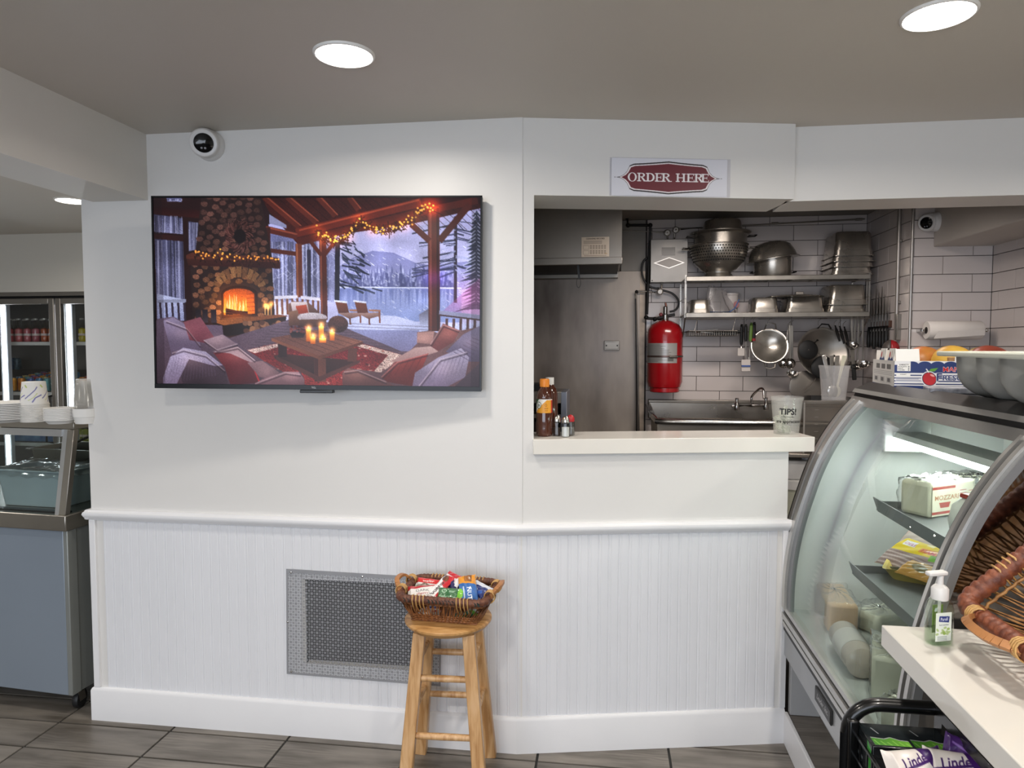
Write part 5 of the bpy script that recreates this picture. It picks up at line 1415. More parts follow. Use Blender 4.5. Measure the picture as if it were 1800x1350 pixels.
lathe_thing(t, 'tub', [(.05, 0), (.055, .12), (.058, .122), (.058, .135), (0, .136)], p, M('white_plastic', '#bdb6b2', .45))
MB().lathe([(.022, 0), (.02, .002), (0, .002)], (p[0] + .035, p[1] - .05, p[2] + .06), (.4, -1, 0), n=14).build('round_label', M('pink_label', '#a8777a', .5), t)

# ------------------------------------------------------------------ wire tray and utensils under the shelf
YU = YB - .22
a = atY(1212, 578, YU - .1); b = atY(1296, 590, YU - .1)
t = T('wire_tray', 'hanging wire tray under the lower shelf', 'wire tray', ((a.x + b.x) / 2, YU, b.z))
m = MB(); zt_ = b.z
for k in range(22): x = a.x + (b.x - a.x) * k / 21; m.tube([(x, YU - .1, zt_ + .03), (x, YU - .1, zt_), (x, YU + .1, zt_), (x, YU + .1, zt_ + .03)], .0016, n=4)
for k in range(8): y = YU - .1 + .2 * k / 7; m.tube([(a.x, y, zt_ + .03), (a.x, y, zt_), (b.x, y, zt_), (b.x, y, zt_ + .03)], .0016, n=4)
o = m.build('mesh', steel_d, t); o['kind'] = 'stuff'
m = MB().tube([(x_, y_, zt_ + .03) for x_, y_ in ((a.x, YU - .1), (b.x, YU - .1), (b.x, YU + .1), (a.x, YU + .1))], .003, n=6, closed=True); m.build('rim', steel_d, t)
for x in (a.x + .03, b.x - .03): MB().tube([(x, YU - .1, zt_ + .03), (x + .02, YU - .09, zl - .035)], .0025, n=6).build('hanger', steel_d, t)
p = Vector((a.x + .06, YU - .06, zt_ + .012))
t = T('ladle', 'small steel ladle lying in the wire tray', 'ladle', p)
MB().lathe([(0, -.016), (.012, -.012), (.019, 0), (.017, 0)], p + Vector((0, 0, .02)), n=14).build('bowl', steel_b, t, smooth='auto'); MB().bar(p + Vector((.015, 0, .018)), p + Vector((.12, .01, .030)), .012, .004).build('handle', steel_b, t)
p = Vector((a.x + .2, YU - .055, zt_ + .014))
t = T('whetstone_handle', 'black handled tool lying in the wire tray', 'kitchen tool', p)
MB().tube([p + Vector((-.05, 0, .006)), p + Vector((0, 0, .008)), p + Vector((.10, 0, .010)), p + Vector((.12, 0, .010))], [.006, .010, .012, .008], n=8).build('handle', blackm, t, smooth='auto')
MB().bar(p + Vector((-.16, 0, .012)), p + Vector((-.05, 0, .006)), .014, .003).build('blade', steel, t)
p = Vector((a.x + .2, YU - .085, zt_ + .004))
t = T('scrub_brush', 'black scrub brush in front in the wire tray', 'brush', p)
MB().box(p + Vector((-.09, -.008, .004)), p + Vector((.09, .008, .016))).build('back', blackm, t, bevel=.003)
m = MB()
for k in range(16): x = p.x - .085 + k * .0113; m.box((x - .003, p.y - .007, p.z - .006), (x + .003, p.y + .007, p.z + .004))
o = m.build('bristles', iron, t); o['kind'] = 'stuff'

def hang(px, py, Y=YU): return atY(px, py, Y)
def hook(t, p):
    p = Vector(p); MB().tube([p + Vector((.006, 0, -.008)), p + Vector((-.006, 0, -.004)), p + Vector((-.006, 0, .018)), p + Vector((.010, 0, .034))], .0018, n=5).build('hook', steel_d, t)
def spatula(label, x0, y0, x1, y1, ym, hm, bw, bh, bm, bt=.004, Y=YU, name='spatula', tilt=0.0):
    """hanging tool: handle from (x0,y0) to ym along the line, shaft, blade at the end (x1,y1)"""
    a, b = hang(x0, y0, Y), hang(x1, y1, Y); f = (ym - y0) / (y1 - y0); c_ = a.lerp(b, f)
    t = T(name, label, 'kitchen tool', a, group='tools hung under the shelf')
    MB().tube([a, a.lerp(c_, .15), a.lerp(c_, .85), c_], [.007, .010, .011, .008], n=8).build('handle', hm, t, smooth='auto')
    MB().tube([c_, b], .004, n=6).build('shaft', steel, t)
    d = (b - a).normalized()
    MB().bar(b, b + d * bh, bw, bt, up=(0, 1, 0)).build('blade', bm, t, bevel=.0015); hook(t, a); return t
wsil = M('white_silicone', '#bdb5ae', .5)
spatula('white silicone spatula with black handle and a blue band', 1311, 570, 1311, 632, 600, blackm, .055, .075, wsil, .008, YU - .02)
p = hang(1311, 643, YU - .025); o_ = [x for x in col.objects if x.get('label') == 'white silicone spatula with black handle and a blue band'][0]
MB().box((p.x - .027, p.y - .006, p.z - .006), (p.x + .027, p.y + .010, p.z + .004)).build('blue_band', M('band_blue', '#39528c', .5), o_)
spatula('black handled tool with a slanted white scraper, nearest the wire tray', 1304, 570, 1303, 612, 606, blackm, .045, .05, wsil, .006, YU)
spatula('slim green and black handled tool among the spatulas', 1321, 567, 1317, 628, 600, M('green_handle', '#5d7a34', .45), .012, .04, steel, .002, YU)
spatula('black handled tool with a red collar beside the green one', 1326, 566, 1325, 612, 596, M('red_collar_black', '#1a0f10', .45), .016, .06, steel, .002, YU + .02)
p = hang(1324.5, 597, YU + .008); o_ = [x for x in col.objects if x.get('label') == 'black handled tool with a red collar beside the green one'][0]
MB().cyl(p + Vector((0, 0, .008)), p - Vector((0, 0, .008)), .0125, n=10).build('collar', M('collar_red', '#8e1c24', .4), o_)

def bowl_face(label, px, py, rx, Y, tilt, prof, mat, cat='pan', name='wok', n=40):
    """a round vessel hung with its open side to the room"""
    p = atY(px, py, Y); r_ = rx * (Y * math.cos(YAW) - p.x * math.sin(YAW)) / FPX
    t = T(name, label, cat, p)
    ax = Vector((tilt[0], -1, tilt[1])).normalized()
    MB().lathe([(a_ * r_, b_ * r_) for a_, b_ in prof], p, ax, n=n).build('body', mat, t, smooth='auto')
    return t, p, r_, ax
t, p, r_, ax = bowl_face('small round steel wok hanging under the shelf, its bright rim facing the room', 1353, 608, 30.5, YU, (-.1, .28), [(0, -.38), (.35, -.34), (.7, -.2), (.93, -.03), (1.0, 0), (1.02, .012), (.98, .015), (.90, -.02), (.68, -.16), (.33, -.29), (0, -.33)], potm)
for s, px, py in ((1, 1352, 578), (-1, 1353, 641)):
    c0 = p + Vector((0, -.01, s * r_ * .96)); MB().tube([c0 + Vector((-.035, 0, 0)), c0 + Vector((-.028, -.01, s * .030)), c0 + Vector((0, -.012, s * .040)), c0 + Vector((.028, -.01, s * .030)), c0 + Vector((.035, 0, 0))], .0045, n=6).build('loop_handle', steel_d, t, smooth='auto')
hook(t, hang(1351, 570, YU - .015))
t, p, r_, ax = bowl_face('large grey wok hanging open to the room above the cutlery cup', 1447, 619, 44, YU - .03, (.10, .22), [(0, -.36), (.35, -.33), (.7, -.2), (.93, -.03), (1.0, 0), (1.02, .010), (.985, .013), (.90, -.02), (.68, -.16), (.33, -.28), (0, -.31)], M('wok_grey', '#7f7b75', .36, .9, var=.1, vscale=5))
hook(t, hang(1440, 570, YU - .03)); MB().tube([p + Vector((-.03, .02, r_ * .95)), p + Vector((-.01, .01, r_ * 1.12)), p + Vector((.03, .01, r_ * 1.1)), p + Vector((.05, .02, r_ * .93))], .005, n=6).build('loop_handle', iron, t, smooth='auto')
dk = M('disc_black', '#0a0a0b', .6, .2)  # black for the dark marks on the wok, built as separate discs
for lab, px, py, rx, Yq in (('small black disc with a short handle in front of the large wok', 1421, 615, 16.5, YU - .12), ('black disc with a short handle in the lower bowl of the large wok', 1447, 646, 20, YU - .075)):
    t, p, r_, ax = bowl_face(lab, px, py, rx, Yq, (.1, .1), [(0, .10), (.85, .10), (1.0, 0), (1.03, -.02), (1.0, -.02), (.84, .04), (0, .04)], dk, name='black_disc')
    MB().tube([p + Vector((r_ * .6, .01, r_ * .7)), p + Vector((r_ * 1.0, .015, r_ * 1.05))], .008, n=8).build('handle', dk, t, smooth='auto')
    MB().lathe([(.004, 0), (0, .003)], p + ax * (r_ * .10), ax, n=8).build('rivet', steel_b, t)
t, p, r_, ax = bowl_face('round grey pan lid hanging low beside the tip cup', 1417, 680, 28, YU - .02, (.0, .05), [(0, .10), (.5, .08), (.9, .02), (1.0, 0), (1.02, -.01), (.95, -.012), (0, -.01)], M('lid_grey', '#6f6a64', .35, .5, var=.08, vscale=5), 'lid', 'pan_lid')
MB().tube([p + Vector((-.02, -.03, -.02)), p + Vector((.02, -.045, .02)), p + Vector((.045, -.04, .055))], .0022, n=6).build('wire_grip', steel_b, t, smooth='auto')
def ladle(label, x0, y0, x1, y1, rpx, Y, up=True):
    a, b = hang(x0, y0, Y), hang(x1, y1, Y); t = T('ladle', label, 'ladle', a, group='ladles hung under the shelf')
    MB().bar(a, b, .014, .004, up=(0, 1, 0), w2=.011).build('handle', steel, t, bevel=.001); r_ = rpx * MPX
    ax = Vector((0, -.5, .85)) if up else Vector((.1, -1, .1))
    MB().lathe([(0, -r_ * .8), (r_ * .55, -r_ * .66), (r_ * .9, -r_ * .3), (r_, 0), (r_ * .95, .001), (r_ * .84, -r_ * .3), (r_ * .5, -r_ * .6), (0, -r_ * .73)] if up else [(0, r_ * .75), (r_ * .5, r_ * .65), (r_ * .9, r_ * .25), (r_, 0), (r_ * .95, 0)], b - Vector((0, .004, r_ * .5)), ax, n=18).build('bowl', steel_b, t, smooth='auto'); hook(t, a)
ladle('ladle with its round back to the room, beside the small wok', 1389, 572, 1389, 634, 9, YU - .03, False)
ladle('dark ladle hanging behind the round backed one', 1387, 575, 1377, 634, 8.5, YU, False)
ladle('ladle hanging lowest between the two woks', 1392, 572, 1393, 651, 9.5, YU - .015, True)
ladle('short ladle at the far end of the shelf', 1497, 553, 1498, 600, 10, YU - .06, True)
ladle('long ladle at the far end of the shelf with a wide bowl', 1517, 555, 1517, 632, 11.5, YU - .06, True)
ladle('second long ladle behind the wide bowled one', 1511, 556, 1507, 634, 12, YU - .03, True)
ladle('thin ladle next to the short one', 1504, 555, 1500, 640, 9, YU - .02, True)
for k, (px, lab) in enumerate(((1468, 'dark tongs handle hooked beside the large wok'), (1476, 'dark whisk handle hooked beside the tongs'), (1484, 'dark peeler handle hooked nearest the ladles'))):
    a = hang(px, 572 + k, YU - .04); b = hang(px + 8, 600 + 4 * k, YU - .04); t = T('hanging_utensil', lab, 'kitchen tool', a)
    MB().tube([a, a.lerp(b, .3), b], [.005, .009, .006], n=8).build('handle', iron, t, smooth='auto'); hook(t, a)
a = hang(1500, 640, YU - .05); b = hang(1502, 668, YU - .05); t = T('hanging_utensil', 'black handle hanging lowest below the short ladle', 'kitchen tool', a)
MB().bar(a, b, .026, .010, up=(0, 1, 0)).build('handle', blackm, t, bevel=.004); MB().bar(hang(1497, 606, YU - .05), a, .02, .004, up=(0, 1, 0)).build('shank', steel_d, t)

# ------------------------------------------------------------------ knives on the return wall
xk = XS - .012
q0, q1 = atX(1531, 572, xk), atX(1562, 562, xk)
t = T('knife_rack', 'dark magnetic knife strip on the tiled return', 'knife rack', ((xk), (q0.y + q1.y) / 2, q0.z))
MB().box((xk - .004, min(q0.y, q1.y) - .02, q0.z - .02), (XS + .006, max(q0.y, q1.y) + .02, q0.z + .02)).build('strip', M('rack_wood', '#4a2f22', .5, var=.2, vscale=20), t, bevel=.002)
for k in range(7):
    f = k / 6; y = q0.y + (q1.y - q0.y) * f; z = q0.z + .01; x = xk - .006; L = (.20, .16, .23, .19, .22, .17, .15)[k]; hl_ = (.13, .12, .14, .125, .13, .14, .12)[k]
    t = T('kitchen_knife', ['black handled knife nearest the back corner on the strip', 'short knife second from the back corner', 'long knife third from the back corner', 'knife at the middle of the strip', 'long knife third from the near end', 'narrow knife second from the near end', 'short knife at the near end of the strip'][k], 'knife', (x, y, z - .02))
    MB().tube([(x - .004, y, z - .02), (x - .004, y, z - .05), (x - .004, y + .004, z - .02 - hl_ * .8), (x - .004, y + .006, z - .02 - hl_)], [.008, .012, .013, .009], n=8).build('handle', blackm, t, smooth='auto')
    MB().add([(x, y - .012, z - .02), (x, y + .012, z - .02), (x, y + .012, z + L * .55), (x, y + .002, z + L), (x, y - .004, z + L * .9), (x, y - .012, z + L * .4)], [(0, 1, 2, 3, 4, 5)]).build('blade', steel, t, solid=.002)

# ------------------------------------------------------------------ sink
YSB = YB - .06
a = atY(1137, 703, YSB); b = atY(1372, 703, YSB); zsb = a.z; zrim = atY(1200, 742, 4.15).z
t = T('sink', 'stainless kitchen sink with a tall splashback and rolled rim', 'sink', ((a.x + b.x) / 2, 4.45, .12))
sxl, sxr = a.x + .01, 1.30
MB().box((sxl, YSB, zrim - .04), (sxr, YSB + .03, zsb)).build('splashback', steel, t, bevel=.006)
MB().box((sxl, YSB - .006, zsb - .018), (sxr, YSB + .03, zsb + .004)).build('splash_cap', steel_d, t, bevel=.004)
m = MB().tube([(sxl, YSB - .01, zrim + .05), (sxl + .004, 4.3, zrim + .015), (sxl + .02, 4.17, zrim), (sxl + .07, 4.15, zrim), (sxr, 4.15, zrim)], .018, n=12); m.build('rolled_rim', steel_b, t, smooth='auto')
m = MB().box((sxl + .02, 4.165, zrim - .30), (sxr, 4.18, zrim - .008)).box((sxl + .02, 4.18, zrim - .3), (sxr, YSB, zrim - .29)).box((sxl + .02, 4.18, zrim - .29), (sxl + .035, YSB, zrim - .008)); m.build('basin', steel_d, t)
for x in (sxl + .06, sxr - .06):
    for y in (4.2, YSB - .04): MB().cyl((x, y, 0), (x, y, zrim - .3), .02, n=12).build('leg', steel_d, t, smooth='auto')
t = T('faucet', 'wall mounted chrome faucet with two handles over the sink', 'faucet', atY(1320, 712, YSB - .06))
yf = YSB - .06
A_, B_, C_ = atY(1295, 713, yf), atY(1322, 713, yf), atY(1346, 712, yf)
chrome = M('chrome', '#a9a6a3', .16, 1.0, var=.05)
MB().tube([A_, B_, C_], .0115, n=12).build('body', chrome, t, smooth='auto')
for P in (A_, C_):
    MB().lathe([(.017, -.03), (.018, -.01), (.014, .018), (.010, .026), (.012, .05), (0, .052)], P, n=16).build('tap', chrome, t, smooth='auto')
    MB().cyl(P, P + Vector((0, .06, 0)), .012, n=12).build('wall_inlet', chrome, t, smooth='auto')
MB().bar(A_ + Vector((-.035, 0, -.004)), A_ + Vector((.01, 0, -.004)), .014, .014).build('lever', chrome, t, bevel=.004)
s_ = [atY(x, y, yf) for x, y in arc_px([(1322, 712), (1321, 702), (1322, 695), (1328, 687), (1333, 682), (1337, 684), (1337, 699)], 4)]
MB().tube([q_ + Vector((0, -.10 * max(0, (k - 6)) / 18, 0)) for k, q_ in enumerate(s_)], .008, n=12).build('spout', chrome, t, smooth='auto')

# ------------------------------------------------------------------ steel rack behind the sauce bottle
yq = 3.45
a = atY(925, 688, yq); b = atY(987, 688, yq); c_ = atY(987, 765, yq)
t = T('steel_rack', 'small steel shelf rack with bottles behind the sauce bottles', 'rack', ((a.x + b.x) / 2, yq, 0))
MB().box((a.x - .3, yq, a.z - .06), (b.x, yq + .02, a.z)).build('upper_panel', steel_d, t, bevel=.003)
MB().box((a.x - .3, yq + .005, c_.z - .4), (b.x - .004, yq + .25, c_.z - .385)).build('lower_shelf', steel_d, t)
MB().box((a.x - .3, yq + .02, a.z - .012), (b.x, yq + .25, a.z)).build('top', steel, t)
MB().box((b.x - .004, yq + .0, 0), (b.x + .028, yq + .25, a.z)).build('side_panel', M('rack_side', '#8c8f99', .35, .8), t, bevel=.003)
MB().box((a.x - .3, yq + .005, a.z - .135), (b.x - .004, yq + .25, a.z - .115)).build('shelf', steel_d, t)
MB().box((a.x - .32, yq, 0), (a.x - .3, yq + .25, a.z)).build('left_panel', steel_d, t)
MB().box((a.x - .3, yq + .24, 0), (b.x - .004, yq + .25, a.z - .012)).build('back_panel', M('rack_back', '#26201d', .6), t)
MB().box((a.x - .3, yq + .03, a.z + .001), (b.x - .06, yq + .2, a.z + .035)).build('dark_tray', black, t)
for k in range(3):
    x = b.x - .05 - k * .075; q = (x, yq + .06, c_.z - .385); t = T('storage_bottle', ['dark sauce bottle in the steel rack, nearest its side panel', 'dark sauce bottle in the middle of the steel rack', 'dark sauce bottle deepest in the steel rack'][k], 'bottle', q)
    hh = a.z - .14 - q[2] - .02
    lathe_thing(t, 'body', [(.030, 0), (.032, .01), (.032, hh * .72), (.014, hh * .86), (.013, hh * .9)], q, M('dark_red_sauce', '#3a1512', .2)); lathe_thing(t, 'cap', [(.016, hh * .88), (.016, hh), (0, hh)], q, M('grey_cap', '#5a4a48', .4))

# ------------------------------------------------------------------ paper towels, conduit with red dome
yt = YF - .075
a = atY(1628, 583, yt); b = atY(1724, 578, yt)
zt2 = (a.z + b.z) / 2
t = T('paper_towel_roll', 'white paper towel roll on a wall holder beside the corner', 'paper towel', ((a.x + b.x) / 2, yt, zt2))
twl = M('paper_towel', '#dcd6d0', .85, var=.02, vscale=10, bump=.15, bscale=120)
MB().lathe([(.018, 0), (.047, 0), (.050, .004), (.050, b.x - a.x - .004), (.047, b.x - a.x), (.018, b.x - a.x)], (a.x, yt, zt2), (1, 0, 0), n=40).build('roll', twl, t, smooth='auto')
MB().lathe([(.0185, -.001), (.0185, .012), (0, .012)], (a.x, yt, zt2), (1, 0, 0), n=24).build('core', M('core_dark', '#2a2422', .7), t)
MB().add([(a.x + .04, yt - .0505, zt2 - .004), (b.x - .002, yt - .0505, zt2 - .002), (b.x - .002, yt - .046, zt2 - .028), (a.x + .02, yt - .044, zt2 - .046)], [(0, 1, 2, 3)]).build('loose_sheet', twl, t, solid=.001)
MB().tube([(a.x - .02, yt, zt2), (b.x + .024, yt, zt2)], .006, n=10).build('rod', steel_b, t, smooth='auto')
for x in (a.x - .018, b.x + .020): MB().bar((x, yt, zt2), (x, YF + .005, zt2), .014, .006, up=(1, 0, 0)).build('bracket', steel_b, t)
MB().ball((b.x + .028, yt, zt2), .011, n=12).build('end_knob', steel_b, t, smooth=True)
xw = XS - .014
a = atX(1580, 368, xw); b = atX(1576, 598, xw)
t = T('wall_conduit', 'vertical steel conduit down the tiled return beside the corner', 'conduit', (xw, b.y, b.z))
ym = (a.y + b.y) / 2
MB().cyl((xw, ym, b.z), (xw, ym, ZKC - .004), .011, n=14).build('pipe', M('conduit_grey', '#a8a29c', .35, .7), t, smooth='auto')
MB().box((xw - .012, ym - .035, b.z + .0), (XS + .002, ym - .018, b.z + .15)).build('strap_plate', steel_d, t, bevel=.002)
for z in (1.75, 2.1): MB().box((xw + .002, ym - .022, z), (XS + .002, ym + .022, z + .016)).build('clip', steel_d, t, bevel=.002)
p = Vector((xw - .006, ym, b.z))
t = T('dome_socket', 'half red half grey dome at the lower end of the wall conduit', 'socket', p)
vs = []
for nm, a0, a1, mt in (('red_half', -PI / 2, PI / 2, M('dome_red', '#9a1a22', .35)), ('grey_half', PI / 2, 3 * PI / 2, M('dome_grey', '#4d4744', .4))):
    def dome(u, v, a0=a0, a1=a1):
        th = a0 + (a1 - a0) * u - R(20); ph = v * PI / 2; rr = .045 * math.sin(ph)
        return (p.x - .02 + rr * math.cos(th), p.y - .0 + rr * math.sin(th), p.z - .055 + .055 * math.cos(ph))
    MB().sheet(dome, 12, 8).build(nm, mt, t, smooth=True, solid=.004)

# ------------------------------------------------------------------ clear bins, cutlery cup and tubs behind the counter's end
def bin_at(label, x0, x1, y0, y1, z0, z1):
    t = T('clear_bin', label, 'storage bin', ((x0 + x1) / 2, (y0 + y1) / 2, z0)); g = .006
    cp = glass('bin_plastic', '#e9e7e4', 1.4, film=.10, filmc='#bdb8b2', rough=.08)
    m = MB().box((x0, y0, z0), (x1, y0 + .003, z1)).box((x0, y1 - .003, z0), (x1, y1, z1)).box((x0, y0, z0), (x0 + .003, y1, z1)).box((x1 - .003, y0, z0), (x1, y1, z1)).box((x0, y0, z0), (x1, y1, z0 + .003)); m.build('walls', cp, t)
    m = MB()
    for (xa, ya), (xb, yb2) in (((x0, y0), (x1, y0)), ((x1, y0), (x1, y1)), ((x1, y1), (x0, y1)), ((x0, y1), (x0, y0))): m.bar((xa, ya, z1), (xb, yb2, z1), .012, .008)
    m.build('rim', glass('bin_rim', '#d6d4d0', 2.0, film=.25, filmc='#cfcac4'), t)
    m = MB().bar((x0 - .001, y0 - .001, z0), (x0 - .001, y0 - .001, z1), .006, .006).bar((x1, y0, z0), (x1, y0, z1), .006, .006)
    for k in range(1, 7): m.box((x0 + .04, y0 - .001, z0 + (z1 - z0) * k / 7), (x0 + .055, y0, z0 + (z1 - z0) * k / 7 + .0012))
    o = m.build('scale_marks', glass('bin_marks', '#d6d4d0', 2.0, film=.5, filmc='#dcd8d2'), t); o['kind'] = 'stuff'
    return t
yb0 = 2.98
a = atY(1414, 725, yb0); b = atY(1478, 725, yb0); ztop = atY(1440, 706, yb0 + .06).z; zbot = ztop - .21
xb0, xb1 = a.x, b.x + .10
# base cabinet carrying the bins behind the counter end
t = T('prep_shelf', 'dark kitchen work shelf behind the end of the order counter', 'work shelf', (1.05, 3.12, 0))
MB().box((.56, 2.95, zbot - .016), (1.55, 3.38, zbot)).build('top', steel_d, t, bevel=.003)
for x in (.60, 1.5):
    for y in (2.96, 3.34): MB().cyl((x, y, 0), (x, y, zbot - .016), .018, n=12).build('leg', steel_d, t, smooth='auto')
zsh = atY(1400, 905, 3.0).z
MB().box((.56, 2.95, zsh - .02), (1.55, 3.38, zsh)).build('lower_shelf', M('shelf_white', '#c9c6c2', .5), t, bevel=.003)
bin_at('clear polycarbonate bin beneath the cutlery cup', xb0, xb1, yb0, yb0 + .3, zbot, ztop)
MB().box((xb0 - .004, yb0 - .004, ztop + .004), (xb1 + .004, yb0 + .304, ztop + .010)).build('lid', glass('bin_lid', '#e4e2de', 1.6, film=.25, filmc='#c9c5c0', rough=.1), [x for x in col.objects if x.get('label') == 'clear polycarbonate bin beneath the cutlery cup'][0])
q = Vector((atY(1466, 700, yb0 + .07).x, yb0 + .075, ztop + .0105))
t = T('cutlery_cup', 'frosted plastic cup of cutlery standing on the clear bin', 'cup', q)
deli_cup(t, q, .047, .060, .142, glass('frosted_plastic', '#ffffff', .7, film=.26, filmc='#d0d0d2', rough=.2))
for k, (dx, dy, lean, lab, mt_) in enumerate(((-.02, .0, (-.25, 0), 'steel spoon leaning over the near side of the cutlery cup', steel_b), (.0, .02, (-.02, .1), 'dark fork handle at the back of the cutlery cup', steel_d), (.012, 0, (.04, -.05), 'flat knife handle in the middle of the cutlery cup', steel_d), (.02, .0, (.22, 0), 'white plastic handle leaning over the far side of the cutlery cup', M('ivory_handle', '#cfcab4', .4)))):
    b0 = q + Vector((dx * .3, dy, .012)); tip = b0 + Vector((lean[0] * .15, lean[1] * .1, .172)); t = T('cutlery', lab, 'cutlery', b0)
    MB().bar(b0.lerp(tip, .45), tip, .010, .003, up=(0, 1, 0), w2=.018, h2=.004).build('handle', mt_, t, bevel=.0012); MB().bar(b0.lerp(tip, .2), b0.lerp(tip, .45), .008, .003, up=(0, 1, 0)).build('neck', mt_, t)
    MB().ball(b0.lerp(tip, .12), .019, n=12, sz=1.3, sy=.25).build('spoon_bowl', mt_, t, smooth=True)
# tubs on the lower shelf seen through the gap
q = atY(1404, 905, 3.02); q = Vector((q.x + .0, 3.06, zsh)); hb = atY(1404, 845, 3.0).z - zsh
t = T('plastic_bucket', 'white lidded bucket with pale contents under the counter end', 'bucket', q)
lathe_thing(t, 'bucket', [(.075, 0), (.088, hb * .8), (.090, hb * .8)], q, M('bucket_cream', '#dedfca', .4, var=.1, vscale=6))
lathe_thing(t, 'lid', [(.094, hb * .76), (.095, hb), (.088, hb + .004), (0, hb + .004)], q, M('bucket_lid', '#ebe8e4', .4))
q2 = Vector((q.x, q.y, q.z + hb + .0045)); h2 = atY(1404, 806, 3.0).z - q2.z
t = T('plastic_tub', 'translucent square tub stacked on the white bucket', 'tub', q2)
MB().box((q2.x - .075, q2.y - .075, q2.z), (q2.x + .075, q2.y + .075, q2.z + h2 * .92), top=(-.006, -.006)).build('tub', M('tub_grey', '#d2d0ce', .35, var=.08, vscale=9), t, bevel=.008)
MB().lathe([(.02, 0), (.02, .02), (0, .021)], (q2.x + .03, q2.y - .03, q2.z + h2 * .92), n=16).build('screw_cap', M('cap_clear', '#c4c6c8', .3), t)
q3 = Vector((q.x + .19, q.y, zsh)); h3 = atY(1418, 800, 3.0).z - zsh
t = T('cardboard_box', 'brown cardboard carton with a dark red print under the counter end', 'box', q3)
MB().box((q3.x - .085, q3.y - .1, q3.z), (q3.x + .1, q3.y + .12, q3.z + h3)).build('carton', M('kraft', '#8a6340', .7, var=.1, vscale=9), t, bevel=.002)
MB().box((q3.x - .0855, q3.y - .1015, q3.z + .05), (q3.x + .1, q3.y - .1, q3.z + h3 * .62)).build('dark_print', M('carton_print', '#241a1c', .6, c2='#7a1620', vscale=18), t)
# ------------------------------------------------------------------ drinks cooler set into the far wall
ZTOP = 1.895
xm = atY(101, 600, YD).x
cool = M('cooler_frame', '#8b8782', .35, .8, var=.06, vscale=6)
cw_ = S(MB().box((-5.15, YD + .75, .02), (-2.55, YD + .8, ZTOP)).box((-5.15, YD + .1, .02), (-5.1, YD + .8, ZTOP)).box((-2.6, YD + .1, .02), (-2.55, YD + .8, ZTOP)).box((-5.15, YD + .1, ZTOP), (-2.55, YD + .8, ZTOP + .03)).box((-5.15, YD + .1, 0), (-2.55, YD + .8, .02)).build('wall_cooler', M('cooler_inside', '#8a8580', .5, .2)))
t = T('drinks_cooler', 'wide glass door drinks cooler set into the far wall', 'cooler', (xm, YD, 0))
MB().box((-5.1, YD - .012, ZTOP - .03), (-2.6, YD + .06, ZTOP)).build('head_rail', cool, t, bevel=.004)
MB().box((-5.1, YD + .01, ZTOP - .045), (-2.6, YD + .05, ZTOP - .030)).build('dark_gap', dark, t)
for k, (x0, x1) in enumerate(((-5.1, -4.516), (-4.504, xm - .006), (xm + .006, -2.62))):
    fw = .042; z0, z1 = .06, ZTOP - .046
    d = MB().box((x0, YD - .02, z0), (x0 + fw, YD + .02, z1)).box((x1 - fw, YD - .02, z0), (x1, YD + .02, z1)).box((x0 + fw, YD - .02, z1 - fw), (x1 - fw, YD + .02, z1)).box((x0 + fw, YD - .02, z0), (x1 - fw, YD + .02, z0 + fw)).build('door_frame', cool, t, bevel=.005)
    MB().box((x0 + fw, YD - .002, z0 + fw), (x1 - fw, YD + .002, z1 - fw)).build('door_glass', glass('cooler_glass', '#eceeee', .8), d)
    hx = x1 - .02 if k < 2 else x0 + .02
    if k < 2: MB().tube([(hx - .02, YD - .02, 1.15), (hx - .035, YD - .06, 1.14), (hx - .035, YD - .06, .82), (hx - .02, YD - .02, .81)], .007, n=8).build('door_handle', black, d, smooth='auto')
ledb = M('cooler_led', '#ffffff', .4, emit='#f4f8ff', estr=22.0)
for px in (7, 122):
    x = atY(px, 600, YD + .07).x
    b = MB().box((x - .03, YD + .07, .1), (x + .03, YD + .10, ZTOP - .06)).build('light_mullion', M('mullion_white', '#c9ccd0', .3, .5), t)
    MB().box((x - .010, YD + .062, .12), (x + .010, YD + .07, ZTOP - .09)).build('light_strip', ledb, b)
YSH = YD + .17
zs1, zs2, zs3 = atY(50, 601, YSH).z, atY(50, 689, YSH).z, atY(50, 778, YSH).z
shw = M('cooler_shelf', '#e2e0dc', .4)
for z in (zs1, zs2, zs3, zs3 - .34):
    p = MB().box((-5.09, YSH, z - .026), (-2.61, YSH + .012, z)).build('shelf_front', shw, t, bevel=.002)
    m = MB()
    for k in range(48): x = -5.08 + k * .0515; m.bar((x, YSH + .012, z - .008), (x, YSH + .5, z + (.0 if z == zs1 else .06)), .004, .004)
    o = m.build('shelf_wires', cool, p); o['kind'] = 'stuff'
MB().tube([(xm + .11, YSH + .3, zs2 + .02), (xm + .11, YSH + .3, zs1 - .02)], .008, n=8).build('shelf_post', cool, t)
clearb = glass('bottle_glass', '#f4f2f0', 1.6)
def soda(label, p, c, full=.62, group='glass bottles on the top cooler shelf'):
    t = T('soda_bottle', label, 'bottle', p, group=group); r = .026; h = .172
    pr = [(r * .9, 0), (r, .006), (r, .04), (r * .88, .055), (r, .075), (r * .95, .095), (r * .45, .135), (r * .42, .160), (r * .5, .162), (r * .5, h)]
    MB().lathe([(q[0] * .97, q[1] + .001) for q in pr if q[1] < h * full + .002] + [(0, h * full)], p, n=14).build('drink', M('soda' + c, c, .25, coat=.4), t, smooth='auto')
    MB().lathe(pr, p, n=14).build('glass', clearb, t, smooth=True)
    MB().lathe([(r * .56, h - .008), (r * .56, h + .004), (0, h + .005)], p, n=12).build('cap', M('crown_cap', '#d8d6d0', .35, .6), t)
    MB().lathe([(r * 1.01, .046), (r * 1.01, .062)], p, n=14).build('paper_band', M('band_pale', '#d9c9c4', .5), t)
